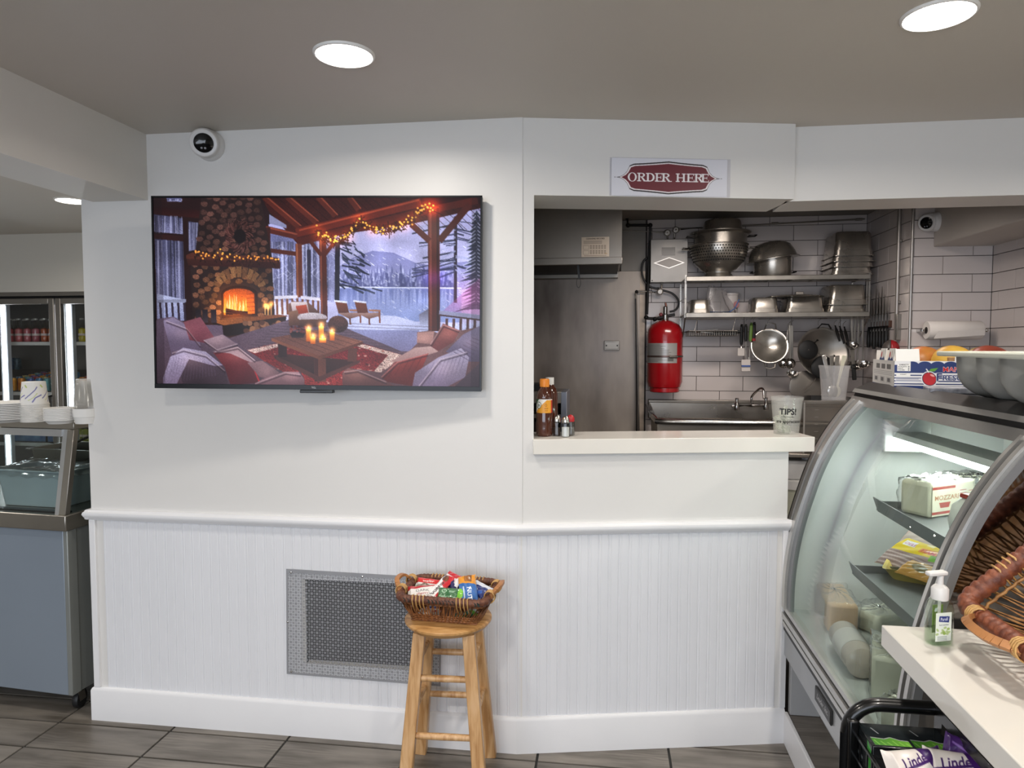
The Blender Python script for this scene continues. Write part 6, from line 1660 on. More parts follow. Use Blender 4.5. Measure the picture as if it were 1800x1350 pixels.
cols = [('#d8606a', 'pink'), ('#dc6a70', 'pink'), ('#c9606c', 'rose'), ('#b8586a', 'rose'), ('#c4551e', 'orange'), ('#d06a1c', 'orange')]
ords = ['first', 'second', 'third', 'fourth', 'fifth', 'sixth']
for row in range(3):
    for k, px in enumerate((17, 33, 48, 63, 78, 91)):
        x = atY(px, 600, YSH + .04).x; y = YSH + .045 + row * .062
        soda('%s soda bottle, %s from the light strip, %s row, top cooler shelf' % (cols[k][1], ords[k], ['front', 'middle', 'back'][row]), (x + row * .004, y, zs1 + .001), cols[k][0])
    for k, px in enumerate((-12, 1)):
        soda('red soda bottle beyond the light strip, %s of two, %s row' % (['outer', 'inner'][k], ['front', 'middle', 'back'][row]), (atY(px, 600, YSH + .04).x, YSH + .045 + row * .062, zs1 + .001), '#c23a48')
    for k, px in enumerate((144, 158)):
        soda('yellow soda bottle by the white wall end, %s of two, %s row' % (['outer', 'inner'][k], ['front', 'middle', 'back'][row]), (atY(px, 600, YSH + .04).x, YSH + .045 + row * .062, zs1 + .001), '#d2c31e')
def can(label, p, c, c2, group):
    t = T('drink_can', label, 'can', p, group=group); r = .0262; h = .098
    MB().lathe([(r * .8, 0), (r, .008), (r, h - .014), (r * .8, h - .002)], p, n=14).build('body', M('can' + c + c2, c, .28, .3, c2=c2, vscale=24), t, smooth='auto')
    MB().lathe([(r * .82, h - .003), (r * .84, h), (r * .76, h), (r * .74, h - .004), (0, h - .004)], p, n=14).build('lid', steel_b, t, smooth='auto')
CC = [('#d07818', '#e8b23a', 'orange'), ('#c46a20', '#e09a40', 'amber'), ('#27407a', '#4a6cb0', 'dark blue'), ('#2c5c8a', '#5a90b8', 'blue'), ('#2f7a86', '#7ab4b4', 'teal'), ('#9a2430', '#c45050', 'red'), ('#b8a048', '#d8cc80', 'gold'), ('#5a2f70', '#8a5aa0', 'purple')]
for row in range(6):
    for k, px in enumerate((23, 38, 54, 69, 83)):
        i = (k + (row * 3 if row else 0)) % 8 if row else k
        x = atY(px, 689, YSH + .04).x; can('%s can, %s from the light strip, %s row of cans' % (CC[i][2], ords[k], ords[row]), (x, YSH + .045 + row * .058, zs2 + .0065 + row * .0075), CC[i][0], CC[i][1], 'cans on the middle cooler shelf')
    for k, px in enumerate((135, 144, 155)):
        i = (6, 1, 5, 0, 7, 3)[(k + row) % 6]
        x = atY(px + k * 2, 689, YSH + .04).x; can('%s can by the white wall end, %s across in the %s row' % (CC[i][2], ords[k], ords[row]), (x, YSH + .045 + row * .058, zs2 + .0065 + row * .0075), CC[i][0], CC[i][1], 'cans behind the second cooler door')
for k, (px, c, c2, nm) in enumerate(((22, '#2a3a52', '#4a6a8a', 'navy'), (32, '#38444e', '#6a8a9a', 'slate'))):
    x = atY(px, 660, YSH + .42).x; can('%s can standing on the back of the can shelf' % nm, (x, YSH + .42, zs2 + .154), c, c2, 'cans at the back of the can shelf')
m = MB().box((-4.95, YSH + .38, zs2 + .06), (xm - .15, YSH + .46, zs2 + .154)); t2 = T('can_carton', 'long carton under the back row of cans', 'carton', (-4.5, YSH + .4, zs2 + .06)); m.build('carton', M('carton_dark', '#3b3430', .7, var=.1), t2)
a = atY(17, 775, YSH + .06); b = atY(93, 783, YSH + .06)
t2 = T('drink_carton', 'blue drinks carton on the third cooler shelf', 'carton', (a.x, YSH + .06, zs3))
MB().box((a.x, YSH + .06, zs3 + .001), (b.x, YSH + .28, zs3 + .085)).build('carton', M('carton_blue', '#2c5490', .5, c2='#7fa4cc', vscale=14), t2, bevel=.002)
for k in range(3):
    x = atY(142 + k * 9, 770, YSH + .06).x; soda('yellow green bottle on the third shelf, %s from the mullion' % ords[k], (x, YSH + .06, zs3 + .001), '#aeb81e', group='yellow green bottles on the third cooler shelf')

# ------------------------------------------------------------------ refrigerated prep counter with glass guard
PX, PY = -2.128, 2.442
t = T('prep_counter', 'grey blue refrigerated prep counter on casters with a glass guard', 'prep counter', (PX, PY, 0), R(-4.5))
pm = wmat(t)
def PB(): return MB(pm)
W_ = -1.5; D_ = .72
PB().box((W_, .004, .09), (-.02, .03, .770)).build('front_panel', M('panel_blue', '#8893a0', .35, .25, var=.03, vscale=2), t, bevel=.003)
PB().box((-.022, .004, .09), (.0, .05, .770)).box((W_, .03, .09), (-.004, D_, .770)).build('cabinet', M('panel_grey', '#8d918f', .4, .4, var=.05, vscale=3), t, bevel=.003)
bs = M('brushed_band', '#99948c', .32, .9, var=.1, vscale=4, bump=.015, bscale=80)
PB().box((W_, -.012, .768), (.010, D_ + .005, .832)).build('steel_band', bs, t, bevel=.004)
PB().lathe([(.004, 0), (.003, .002), (0, .002)], (.010, .12, .80), (1, 0, 0), n=10).build('screw', steel_b, t)
ZT0, ZT1 = 1.168, 1.198
PB().box((W_, .050, ZT0), (.004, D_ - .1, ZT1)).build('guard_top', bs, t, bevel=.003)
gp = M('guard_alu', '#c3c5c7', .28, .9, var=.06, vscale=8)
PB().hexa([(-.050, -.002, .832), (-.028, -.002, .832), (-.028, .014, .832), (-.050, .014, .832), (-.050, .052, ZT0), (-.028, .052, ZT0), (-.028, .068, ZT0), (-.050, .068, ZT0)]).build('front_post', gp, t)
PB().hexa([(-.028, -.006, .832), (.004, -.006, .832), (.004, .018, .832), (-.028, .018, .832), (-.028, .050, ZT0), (.004, .050, ZT0), (.004, .074, ZT0), (-.028, .074, ZT0)]).build('corner_post', bs, t, bevel=.002)
PB().hexa([(W_, .04, ZT0 - .028), (-.050, .04, ZT0 - .028), (-.050, .058, ZT0 - .028), (W_, .058, ZT0 - .028), (W_, .044, ZT0), (-.050, .044, ZT0), (-.050, .064, ZT0), (W_, .064, ZT0)]).build('glass_channel', gp, t)
PB().box((-.012, D_ - .14, .832), (.004, D_ - .11, ZT0)).build('rear_post', bs, t); PB().box((W_, D_ - .14, .832), (W_ + .03, D_ - .11, ZT0)).build('rear_post', bs, t)
gpane = glass('guard_glass', '#e3e9e8', 1.1)
PB().hexa([(W_, .004, .834), (-.050, .004, .834), (-.050, .008, .834), (W_, .008, .834), (W_, .050, ZT0 - .026), (-.050, .050, ZT0 - .026), (-.050, .054, ZT0 - .026), (W_, .054, ZT0 - .026)]).build('front_glass', gpane, t)
PB().hexa([(-.006, .02, .834), (-.003, .02, .834), (-.003, D_ - .14, .834), (-.006, D_ - .14, .834), (-.006, .076, ZT0), (-.003, .076, ZT0), (-.003, D_ - .14, ZT0), (-.006, D_ - .14, ZT0)]).build('side_glass', gpane, t)
PB().box((W_, .02, .832), (-.02, .05, .838)).build('glass_gasket', black, t)
for x, y in ((-.045, .07), (-.045, D_ - .06), (W_ + .05, .07)):
    k_ = PB().box((x - .018, y - .02, .075), (x + .018, y + .03, .092)).build('caster', iron, t)
    PB().lathe([(.012, -.012), (.036, -.011), (.038, -.004), (.038, .004), (.036, .011), (.012, .012)], (x, y + .012, .0385), (1, .25, 0), n=24).build('wheel', M('caster_rubber', '#171719', .5), k_, smooth='auto')
    for s in (-.016, .016): PB().bar((x + s, y + .012, .035), (x + s, y + .004, .08), .004, .03).build('fork', steel_d, k_)
# pans inside
def L2(x, y, z): return pm @ Vector((x, y, z))
def open_pan(label, cx, cy, w, d, z, h, mat):
    p = L2(cx, cy, z); t = T('food_pan', label, 'food pan', p, R(-4.5)); m = MB(wmat(t)); vs = []; fs = []
    loops = [(w * .86, d * .86, .004, .03), (w * .84, d * .84, 0, .03), (w * .96, d * .96, h - .006, .03), (w + .02, d + .02, h - .004, .025), (w + .02, d + .02, h, .025), (w * .95, d * .95, h, .03), (w * .84, d * .84, .008, .03)]
    loops = loops[1:]
    for a_, b_, zz, r_ in loops: q = rrect(a_, b_, r_, 4); k = len(q); vs += [(x, y, zz) for x, y in q]
    for i in range(len(loops) - 1): fs += [(i * k + j, i * k + (j + 1) % k, (i + 1) * k + (j + 1) % k, (i + 1) * k + j) for j in range(k)]
    fs += [tuple(range(k))[::-1], tuple(range((len(loops) - 1) * k, len(loops) * k))]
    m.add(vs, fs).build('pan', mat, t, smooth='auto'); return t
panp = M('pan_grey', '#c6cfd5', .3, var=.05, vscale=6)
t = open_pan('grey plastic food pan under cling film, behind the guard glass', -.265, .185, .36, .22, .834, .155, panp)
wm2 = wmat(t); film = glass('cling_film', '#f6f6f6', 2.2, film=.10, filmc='#e0e4e4', rough=.08)
def cl(u, v):
    x, y = (u - .5) * .395, (v - .5) * .255; e = min(u, 1 - u, v, 1 - v)
    return wm2 @ Vector((x, y, .158 + .022 * math.exp(-((u - .3) / .16) ** 2 - ((v - .5) / .4) ** 2) + .004 * math.sin(31 * u + 9 * v) * math.cos(23 * v) - (.03 * max(0, .06 - e) / .06)))
MB().sheet(cl, 40, 16).build('cling_film', film, t, smooth=True)
open_pan('deep steel food pan at the back of the guarded counter', -.34, .46, .42, .24, .834, .20, steel_d)
p = L2(-.52, .40, 1.0); t = T('serving_spoon', 'steel spoon handle slanting over the deep steel pan', 'spoon', p)
MB().tube([L2(-.55, .40, .99), L2(-.36, .42, 1.055), L2(-.22, .44, 1.115)], .006, n=8).build('handle', steel, t, smooth='auto'); MB().ball(L2(-.57, .40, .97), .03, n=12, sz=.4).build('bowl', steel, t, smooth=True)
t = open_pan('dark pan covered in foil beside the corner post', -.095, .42, .15, .26, .834, .165, M('pan_dark', '#3f4442', .4))
wm3 = wmat(t)
def fo(u, v):
    x, y = (u - .5) * .17, (v - .5) * .28
    return wm3 @ Vector((x, y, .172 + .022 * math.sin(PI * u) * math.sin(PI * v) + .010 * (rng.random() - .5)))
MB().sheet(fo, 16, 22).build('foil_cover', M('foil', '#d2d2d4', .22, 1.0), t, bevel=0, fix=True)
p = L2(-.03, .545, .834); t = T('produce_crate', 'slatted brown crate at the end of the prep counter', 'crate', p)
for k in range(6): PB().box((-.10, .565, .836 + k * .022), (-.012, .575, .853 + k * .022)).build('slat', M('crate_slat', '#7d5a45', .6, var=.15, vscale=20), t)
for x in (-.1, -.02): PB().box((x, .575, .834), (x + .008, .585, .97)).build('upright', M('crate_slat', '#7d5a45'), t)
# cups, plates and bowls on the guard top
ZG = ZT1 + .0005
foam = M('foam_white', '#e4e2de', .6, var=.01, vscale=20)
cupm = print_mat('print_cup', .5)
def cup_print():
    c = Canvas(160, 48, '#e6e3dd')
    for k in range(5):
        x0 = 8 + k * 33; c.line([(x0, 36), (x0 + 10, 27), (x0 + 20, 17), (x0 + 24, 10)], 1.8, '#4a4a94'); c.line([(x0 + 14, 44), (x0 + 20, 34), (x0 + 32, 28)], 2.2, '#5a58a0'); c.line([(x0 - 2, 6), (x0 + 3, 12)], 3, '#b7c46a'); c.line([(x0 + 6, 40), (x0 + 16, 34), (x0 + 24, 24)], 1.2, '#b7c46a')
    return c
g0 = atZ(62, 741, ZT1); cb = Vector((g0.x, g0.y, ZG))
CP = cup_print()
for k in range(12):
    z = k * .0062; top = k == 11
    t = T('paper_cup', 'upturned paper cup with purple swirls topping the cup stack' if top else 'upturned paper cup %s in the stack, only its rim in sight' % (['lowest', 'second', 'third', 'fourth', 'fifth', 'sixth', 'seventh', 'eighth', 'ninth', 'tenth', 'eleventh'][k]), 'cup', cb + Vector((0, 0, z)), group='stack of paper cups')
    c0 = cb + Vector((0, 0, z)); h = .094
    if top:
        MB().lathe([(.049, .003), (.0405, h), (.038, h - .002), (0, h - .004)], c0, n=36).build('cup', M('cup_plain', '#e6e3dd', .5), t, smooth='auto')
        printed('swirl_print', CP, wrap(c0, .0408, -PI, PI, c0.z + h - .002, c0.z + .006, .0492), cupm, t)
    else: MB().lathe([(.0495, .003), (.047, .014), (.041, h * .9), (0, h * .9)], c0, n=28).build('cup', M('cup_plain', '#e6e3dd', .5), t, smooth='auto')
    MB().lathe([(.0485, 0), (.0515, .001), (.052, .003), (.0505, .0052), (.0485, .005)], c0, n=36).build('rim', M('cup_rim', '#dedbd5', .5), t, smooth='auto')
def plates(px, py, r, n, pitch, what, h=.018, flare=.72):
    g = atZ(px, py, ZT1); b = Vector((g.x, g.y, ZG)); nm = ['lowest', 'second', 'third', 'fourth', 'fifth', 'sixth', 'seventh', 'eighth', 'ninth', 'tenth', 'eleventh', 'twelfth']
    pr = None
    for k in range(n):
        lab = ('top %s of the stack, bare upper face' if k == n - 1 else nm[k] + ' %s from the bottom of the stack') % what
        if pr is None:
            pr = T('foam_' + ('bowl' if h > .03 else 'plate'), lab, 'bowl' if h > .03 else 'plate', b, group='stacked ' + what)
            MB().lathe([(r * flare, .001), (r * (flare + .02), 0), (r * .95, h * .75), (r, h * .8), (r, h), (r * .93, h), (r * flare, .004), (0, .003)], b, n=40).build('dish', foam, pr, smooth='auto')
        else: dup(pr, b + Vector((0, 0, k * pitch)), label=lab)
plates(107, 744, .058, 9, .0055, 'small white foam plate beside the cup stack')
plates(8, 741, .105, 10, .0068, 'large white foam plate at the frame edge')
plates(152, 744, .046, 5, .0065, 'white foam bowl by the wall end', h=.034, flare=.8)
g = atZ(152, 744, ZT1); b = Vector((g.x, g.y, ZG + .061))
for k in range(5):
    t = T('plastic_cup', ['upturned frosted cup at the foot of the tower', 'upturned frosted cup, second of the tower', 'upturned frosted cup, third of the tower', 'upturned frosted cup, fourth of the tower', 'frosted cup crowning the tower by the wall end'][k], 'cup', b + Vector((0, 0, k * .006)), group='tower of frosted cups')
    MB().lathe([(.041, 0), (.042, .003), (.040, .006), (.032, .09), (0, .091)], b + Vector((0, 0, k * .006)), n=24).build('cup', glass('frost_cup', '#ffffff', 1.0, film=.3, filmc='#dcdad4', rough=.2), t, smooth='auto')
# ------------------------------------------------------------------ curved glass display case
CY0, CY1 = 1.60, 2.72
PROF = [(.913, 1.300), (.876, 1.256), (.840, 1.205), (.810, 1.155), (.783, 1.100), (.757, 1.035), (.735, .965), (.716, .900), (.700, .835), (.687, .765), (.678, .695), (.673, .620), (.672, .530)]
def _smooth(P, k=4):
    P = [np.array(p) for p in P]; P = [2 * P[0] - P[1]] + P + [2 * P[-1] - P[-2]]; out = []
    for i in range(1, len(P) - 2):
        for s in range(k):
            u = s / k; out.append(tuple(.5 * ((2 * P[i]) + (P[i + 1] - P[i - 1]) * u + (2 * P[i - 1] - 5 * P[i] + 4 * P[i + 1] - P[i + 2]) * u * u + (3 * P[i] - P[i - 1] - 3 * P[i + 1] + P[i + 2]) * u ** 3)))
    return out + [tuple(P[-2])]
PROF = _smooth(PROF)
def offp(d):
    out = []
    for i, (x, z) in enumerate(PROF):
        a = PROF[max(i - 1, 0)]; b = PROF[min(i + 1, len(PROF) - 1)]; tx, tz = b[0] - a[0], b[1] - a[1]; L_ = math.hypot(tx, tz)
        out.append((x + tz / L_ * d, z - tx / L_ * d))
    return out
def band(y0, y1, d0, d1):
    A, B = offp(d0), offp(d1); n = len(A); m = MB()
    vs = [(x, y0, z) for x, z in A] + [(x, y1, z) for x, z in A] + [(x, y0, z) for x, z in B] + [(x, y1, z) for x, z in B]; fs = []
    for i in range(n - 1): fs += [(i, i + 1, n + i + 1, n + i), (2 * n + i, 2 * n + i + 1, 3 * n + i + 1, 3 * n + i), (i, i + 1, 2 * n + i + 1, 2 * n + i), (n + i, n + i + 1, 3 * n + i + 1, 3 * n + i)]
    fs += [(0, n, 3 * n, 2 * n), (n - 1, 2 * n - 1, 4 * n - 1, 3 * n - 1)]
    return m.add(vs, fs)
casew = M('case_white', '#e4e6e6', .4, var=.02, vscale=3)
caseg = M('case_grey', '#8b8d8f', .4, .5, var=.05, vscale=5)
shelfg = M('shelf_grey', '#85888a', .45, .3, var=.05, vscale=6)
t = T('display_case', 'curved glass refrigerated display case with a stainless top ledge', 'display case', (1.15, 2.16, .12))
CASE = t
XBK = 1.45
band(CY0 + .06, CY1 - .14, -.004, .0).build('curved_glass', glass('case_glass', '#f3f7f5', .85, rough=.02), t, smooth=True)
al2 = M('case_alu', '#c4c3c0', .30, .7, var=.06, vscale=10); rub = M('case_rubber', '#161617', .5)
for (y0, y1, d0, d1, nm, mt) in ((2.695, 2.725, -.012, .010, 'far_trim', rub), (2.665, 2.695, -.012, .016, 'far_trim', al2), (2.650, 2.665, -.012, .006, 'far_trim', rub), (2.615, 2.650, -.012, .014, 'far_trim', al2), (2.575, 2.615, -.012, .004, 'far_trim', caseg),
                             (1.645, 1.662, -.010, .004, 'near_trim', caseg), (1.632, 1.645, -.010, .012, 'near_trim', al2), (1.612, 1.632, -.010, .004, 'near_trim', rub), (1.596, 1.612, -.010, .014, 'near_trim', al2), (1.580, 1.596, -.010, .008, 'near_trim', caseg)):
    band(y0, y1, d0, d1).build(nm, mt, t, smooth='auto')
ends = [(x, z) for x, z in offp(-.008)] + [(.70, .46), (XBK, .46), (XBK, 1.33), (.95, 1.33)]
for nm, y0, y1 in (('far_end_panel', CY1 - .018, CY1), ('near_end_panel', CY0 - .015, CY0 + .005)):
    MB().prism(ends, y0, y1, 'Y').build(nm, casew if nm[0] == 'f' else M('polished_end', '#8f8c8a', .05, 1.0), t)
MB().box((XBK - .02, CY0, .46), (XBK, CY1 - .018, 1.34)).build('back_panel', casew, t)
MB().box((.70, CY0, .46), (XBK - .02, CY1 - .018, .50)).build('deck', M('deck_white', '#c9cfd0', .4, .2, var=.03, vscale=4), t)
# canopy: trims and ledge running the length
def run(poly, nm, mt, y0=CY0 - .015, y1=CY1 + .004, bev=0): MB().prism(poly, y0, y1, 'Y').build(nm, mt, t, bevel=bev)
run([(.902, 1.290), (.930, 1.290), (.936, 1.318), (.914, 1.318)], 'lower_canopy_trim', al2)
run([(.920, 1.318), (.94, 1.318), (.945, 1.334), (.925, 1.334)], 'canopy_groove', rub)
run([(.914, 1.333), (.94, 1.333), (.945, 1.346), (.922, 1.346)], 'upper_canopy_trim', al2)
run([(.924, 1.346), (.95, 1.33), (.99, 1.33), (.982, 1.368), (.974, 1.370)], 'ledge', M('ledge_steel', '#4d4a4a', .32, .9, var=.12, vscale=5, bump=.02, bscale=60))
run([(.985, 1.33), (1.66, 1.33), (1.66, 1.361), (.985, 1.361)], 'case_top', M('case_top_dark', '#2c2c2e', .25, .4, var=.1, vscale=5))
run([(.93, 1.292), (XBK - .02, 1.30), (XBK - .02, 1.33), (.94, 1.33)], 'canopy_soffit', M('soffit_grey', '#70726f', .5, .2), CY0 + .005, CY1 - .018)
# bottom rail, apron and base
run([(.664, .520), (.690, .520), (.690, .536), (.664, .536)], 'bottom_rail', al2); run([(.668, .508), (.690, .508), (.690, .520), (.668, .520)], 'rail_groove', rub); run([(.660, .488), (.690, .488), (.690, .508), (.660, .508)], 'bottom_rail', al2); run([(.666, .478), (.690, .478), (.690, .488), (.666, .488)], 'rail_groove', rub)
run([(.662, .462), (.690, .462), (.690, .478), (.662, .478)], 'bottom_rail', al2)
run([(.668, .440), (.690, .440), (.690, .462), (.668, .462)], 'bumper', rub)
run([(.672, .345), (.70, .335), (.72, .34), (.705, .46), (.672, .46)], 'apron', M('apron_grey', '#a9abad', .3, .6, var=.05, vscale=6))
a, b = atX(1436, 1165, .6705), atX(1464, 1232, .6705)
zc_ = .402
MB().box((.6655, b.y, zc_ - .024), (.6715, a.y, zc_ + .024)).build('maker_badge', rub, t, bevel=.004)
lc = Canvas(120, 30, '#151516'); lc.text('Leader, Inc.', 60, 20, 13, '#c9c9c9', center=True, shear=.3)
printed('badge_lettering', lc, flat((.6648, a.y - .005, zc_ + .019), (.6648, b.y + .005, zc_ + .019), (.6648, a.y - .005, zc_ - .019)), print_mat('print_satin', .4), t)
MB().box((.80, CY0, .121), (1.60, CY1 - .06, .46)).build('base_cabinet', M('base_grey', '#8d8f92', .45, .2, var=.04, vscale=3), t)
MB().box((.692, 2.63, .121), (.80, 2.66, .46)).build('base_leg_panel', M('base_light', '#a5a6a8', .45, .1, var=.03, vscale=3), t, bevel=.003)
# inside: lamp, shelves, notice
li = MB().box((1.03, 1.66, 1.175), (1.13, 2.66, 1.195)); li.build('lamp_housing', casew, t)
tubem = M('case_tube', '#ffffff', .4, emit='#f4fbf6', estr=12.0)
MB().cyl((1.045, 1.68, 1.165), (1.045, 2.64, 1.165), .013, n=14).build('lamp_tube', tubem, t, smooth='auto')
MB().cyl((1.11, 1.68, 1.165), (1.11, 2.64, 1.165), .013, n=14).build('lamp_tube', tubem, t, smooth='auto')
MB().box((1.0, 2.64, 1.12), (1.16, 2.665, 1.24)).build('lamp_bracket', casew, t, bevel=.004)
for nm, xf, z, y1 in (('upper_shelf', .86, .985, 2.29), ('lower_shelf', .82, .752, 2.37)):
    s_ = MB().box((xf, 1.63, z), (1.36, y1, z + .006)).build(nm, shelfg, t)
    MB().hexa([(xf - .006, 1.63, z - .004), (xf - .002, 1.63, z - .004), (xf - .002, y1, z - .004), (xf - .006, y1, z - .004), (xf - .022, 1.63, z + .042), (xf - .018, 1.63, z + .042), (xf - .018, y1, z + .042), (xf - .022, y1, z + .042)]).build('shelf_lip', shelfg, s_)
    MB().box((xf - .010, y1 - .004, z), (1.36, y1, z + .03)).build('shelf_end', shelfg, s_)
    for y in (1.9, y1 - .1): MB().bar((1.36, y, z + .003), (XBK - .02, y, z - .05), .02, .03).build('shelf_bracket', steel_d, s_)
def nsheet():
    c = Canvas(70, 46, '#b9c0c2')
    for k in range(6): c.line([(5, 6 + k * 6), (5 + 56 * rng.uniform(.5, 1), 6 + k * 6)], 2.2, '#6b7072')
    return c
a, b, d = atX(1658, 820, XBK - .021), atX(1706, 826, XBK - .021), atX(1657, 846, XBK - .021)
printed('notice', nsheet(), flat((XBK - .022, a.y, a.z), (XBK - .022, b.y, a.z), (XBK - .022, a.y, d.z)), print_mat('print_paper', .5), t)

# platform the case stands on
t = T('case_platform', 'low tiled plinth with a white skirting under the display case', 'plinth', (1.2, 2.0, 0))
MB().box((.69, 1.57, 0), (1.75, 2.655, .108)).build('core', groutm, t)
MB().box((.676, 1.57, .0), (.690, 2.655, .122)).build('skirting', trimp, t, bevel=.003)
for k in range(3):
    for j in range(6):
        x0, x1 = .69 + j * .17, min(.69 + (j + 1) * .17, 1.75); y1 = 2.655 - k * .42
        MB().box((x0 + .001, max(y1 - .42, 1.57) + .001, .108), (x1 - .001, y1 - .001, .120)).build('plinth_tile', woodtile, t)

# ------------------------------------------------------------------ food in the case
wrapm = glass('food_wrap', '#fafafa', 2.5, film=.06, filmc='#f0f0ec', rough=.10)
def block(t, mtx, w, d, h, mat, part='block', bev=.01):
    MB(mtx).box((-w / 2, -d / 2, 0), (w / 2, d / 2, h)).build(part, mat, t, bevel=bev)
def film_over(t, mtx, w, d, h, g=.006, seed=1):
    r_ = random.Random(seed); m = MB(mtx)
    def f(u, v):
        a = 2 * PI * u; c_, s_ = math.cos(a), math.sin(a); k = max(abs(c_), abs(s_)); x, y = c_ / k, s_ / k
        top = min(1, v * 2); z = top * (h + g)
        sc_ = 1 if v <= .5 else 1 - (v - .5) * 2
        n_ = .0035 * math.sin(13 * a + 9 * v) * math.cos(21 * v + 3 * a)
        return (x * (w / 2 + g + n_) * sc_, y * (d / 2 + g + n_) * sc_, z + n_ * 1.5)
    m.sheet(f, 40, 20).build('clear_wrap', wrapm, t, smooth=True)
def food(name, label, cat, px, py, z, rz, rot=None, off=(0, 0)):
    p = atZ(px, py, z); p = Vector((p.x + off[0], p.y + off[1], z)); t = T(name, label, cat, p, rz); return t, wmat(t)
cream = M('cheese_cream', '#e6e2c8', .45, var=.03, vscale=9); pale = M('cheese_pale', '#dfe0cf', .5, var=.03, vscale=8); orangec = M('cheese_orange', '#d8b48c', .45, var=.05, vscale=9)
zs_u, zs_l = .9915, .7585
t, m_ = food('cheese_block', 'cream cheese block with red bands and a mozzarella label on the upper shelf', 'cheese', 1640, 905, zs_u, R(32), off=(.03, .04))
block(t, m_, .21, .10, .105, cream, bev=.012)
def ml():
    c = Canvas(110, 70, '#e9e4cc'); c.rect(0, 4, 60, 10, '#b33a30'); c.rect(0, 60, 74, 66, '#b33a30'); c.text('MOZZARELLA', 6, 34, 10, '#b5704a', off=.015); c.poly([(18, 40), (48, 40), (44, 52), (22, 52)], '#c2463a'); c.rect(70, 12, 92, 58, '#efeadb')
    for k in range(6): c.line([(72, 17 + k * 7), (90, 17 + k * 7)], 2, '#b04a44')
    for k in range(5): c.line([(96, 20 + k * 7), (108, 20 + k * 7)], 2, '#c77a6a')
    return c
P_ = lambda x, y, z: tuple(m_ @ Vector((x, y, z)))
printed('label', ml(), flat(P_(-.1, -.0510, .098), P_(.09, -.0510, .098), P_(-.1, -.0510, .006)), print_mat('print_paper', .5), t)
film_over(t, m_, .21, .10, .105, .004)
t, m_ = food('cheese_block', 'second wrapped cheese block behind the labelled one', 'cheese', 1668, 900, zs_u, R(20), off=(.13, .10)); block(t, m_, .2, .12, .10, cream, bev=.03); film_over(t, m_, .2, .12, .10, .004, 3)
t, m_ = food('cheese_bag', 'white bagged cheese with a red label, at the near end of the upper shelf', 'cheese bag', 1668, 950, zs_u, R(10), off=(.07, .0))
MB(m_).lathe([(.035, 0), (.062, .015), (.068, .05), (.06, .09), (.035, .115), (.012, .122), (0, .122)], (0, 0, 0), n=28).build('bag', M('white_bag', '#e2e4df', .3, var=.03, bump=.5, bscale=45), t, smooth=True)
MB(m_).box((-.04, -.02, .113), (.04, .02, .1245)).build('red_label', M('label_red', '#c4402f', .4), t, bevel=.004)
# yellow tray with sliced ham packs
t, m_ = food('foam_tray', 'yellow foam tray on the lower shelf under the ham pack', 'tray', 1592, 1012, zs_l, R(62), off=(.065, .04))
m = MB(m_); vs = []; fs = []
for a_, b_, zz, r_ in ((.26, .15, 0, .03), (.31, .19, .034, .04), (.32, .20, .036, .04), (.30, .18, .034, .04), (.25, .14, .005, .03)):
    q = rrect(a_, b_, r_, 5); k = len(q); vs += [(x, y, zz + (.004 * math.sin(7 * i) if zz > .03 else 0)) for i, (x, y) in enumerate(q)]
for i in range(4): fs += [(i * k + j, i * k + (j + 1) % k, (i + 1) * k + (j + 1) % k, (i + 1) * k + j) for j in range(k)]
fs += [tuple(range(k))[::-1], tuple(range(4 * k, 5 * k))]
m.add(vs, fs).build('tray', M('tray_yellow', '#e2c96a', .4), t, smooth='auto')
tray_m = m_
def hampack():
    c = Canvas(120, 80, '#f0cf14'); c.poly([(0, 46), (120, 34), (120, 80), (0, 80)], '#a98f8c')
    for k in range(9): c.line([(0, 50 + k * 4), (40, 46 + k * 4), (80, 49 + k * 4), (120, 40 + k * 4)], 1.4, '#e0cfcf' if k % 2 else '#7d6462')
    c.poly([(70, 20), (120, 12), (120, 40), (80, 46)], '#7cbf3a'); c.poly([(12, 12), (34, 10), (38, 26), (16, 28)], '#e9e4ee'); c.text('DELI', 16, 24, 7, '#b03a78', off=.01); c.poly([(50, 22), (84, 17), (84, 30), (52, 34)], '#e8902c'); c.text('HAM', 54, 31, 8, '#c42a24', off=.02); c.text('jamon', 84, 34, 7, '#e9f4d8'); c.rect(50, 4, 62, 12, '#f4e7b4'); return c
p = tray_m @ Vector((-.02, .0, .046)); t = T('ham_pack', 'yellow topped pack of sliced ham lying in the foam tray', 'ham pack', p)
e = Matrix.Translation(p) @ Euler((R(26), R(0), R(-66))).to_matrix().to_4x4(); t.rotation_euler = e.to_euler()
pack(hampack(), t, e, .24, .165, .020, .06)
p = tray_m @ Vector((.12, .015, .058)); t = T('ham_pack', 'opened ham pack with a red edge behind the yellow one', 'ham pack', p)
e = Matrix.Translation(p) @ Euler((R(38), 0, R(-60))).to_matrix().to_4x4(); t.rotation_euler = e.to_euler()
c = Canvas(60, 40, '#c9b8b2'); c.rect(0, 0, 60, 4, '#c8404c'); c.rect(0, 0, 4, 40, '#c8404c'); pack(c, t, e, .15, .11, .012, .06)
p = tray_m @ Vector((-.155, -.01, .046)); t = T('snack_bag', 'orange bag with a leaf print at the near end of the foam tray', 'bag', p)
e = Matrix.Translation(p) @ Euler((R(20), 0, R(-60))).to_matrix().to_4x4(); t.rotation_euler = e.to_euler()
c = Canvas(60, 40, '#e2a84c'); c.ell(30, 20, 16, 8, '#8a7a4a', rot=.4); c.line([(14, 28), (46, 12)], 1.5, '#5d6a3c'); pack(c, t, e, .12, .085, .014, .1)
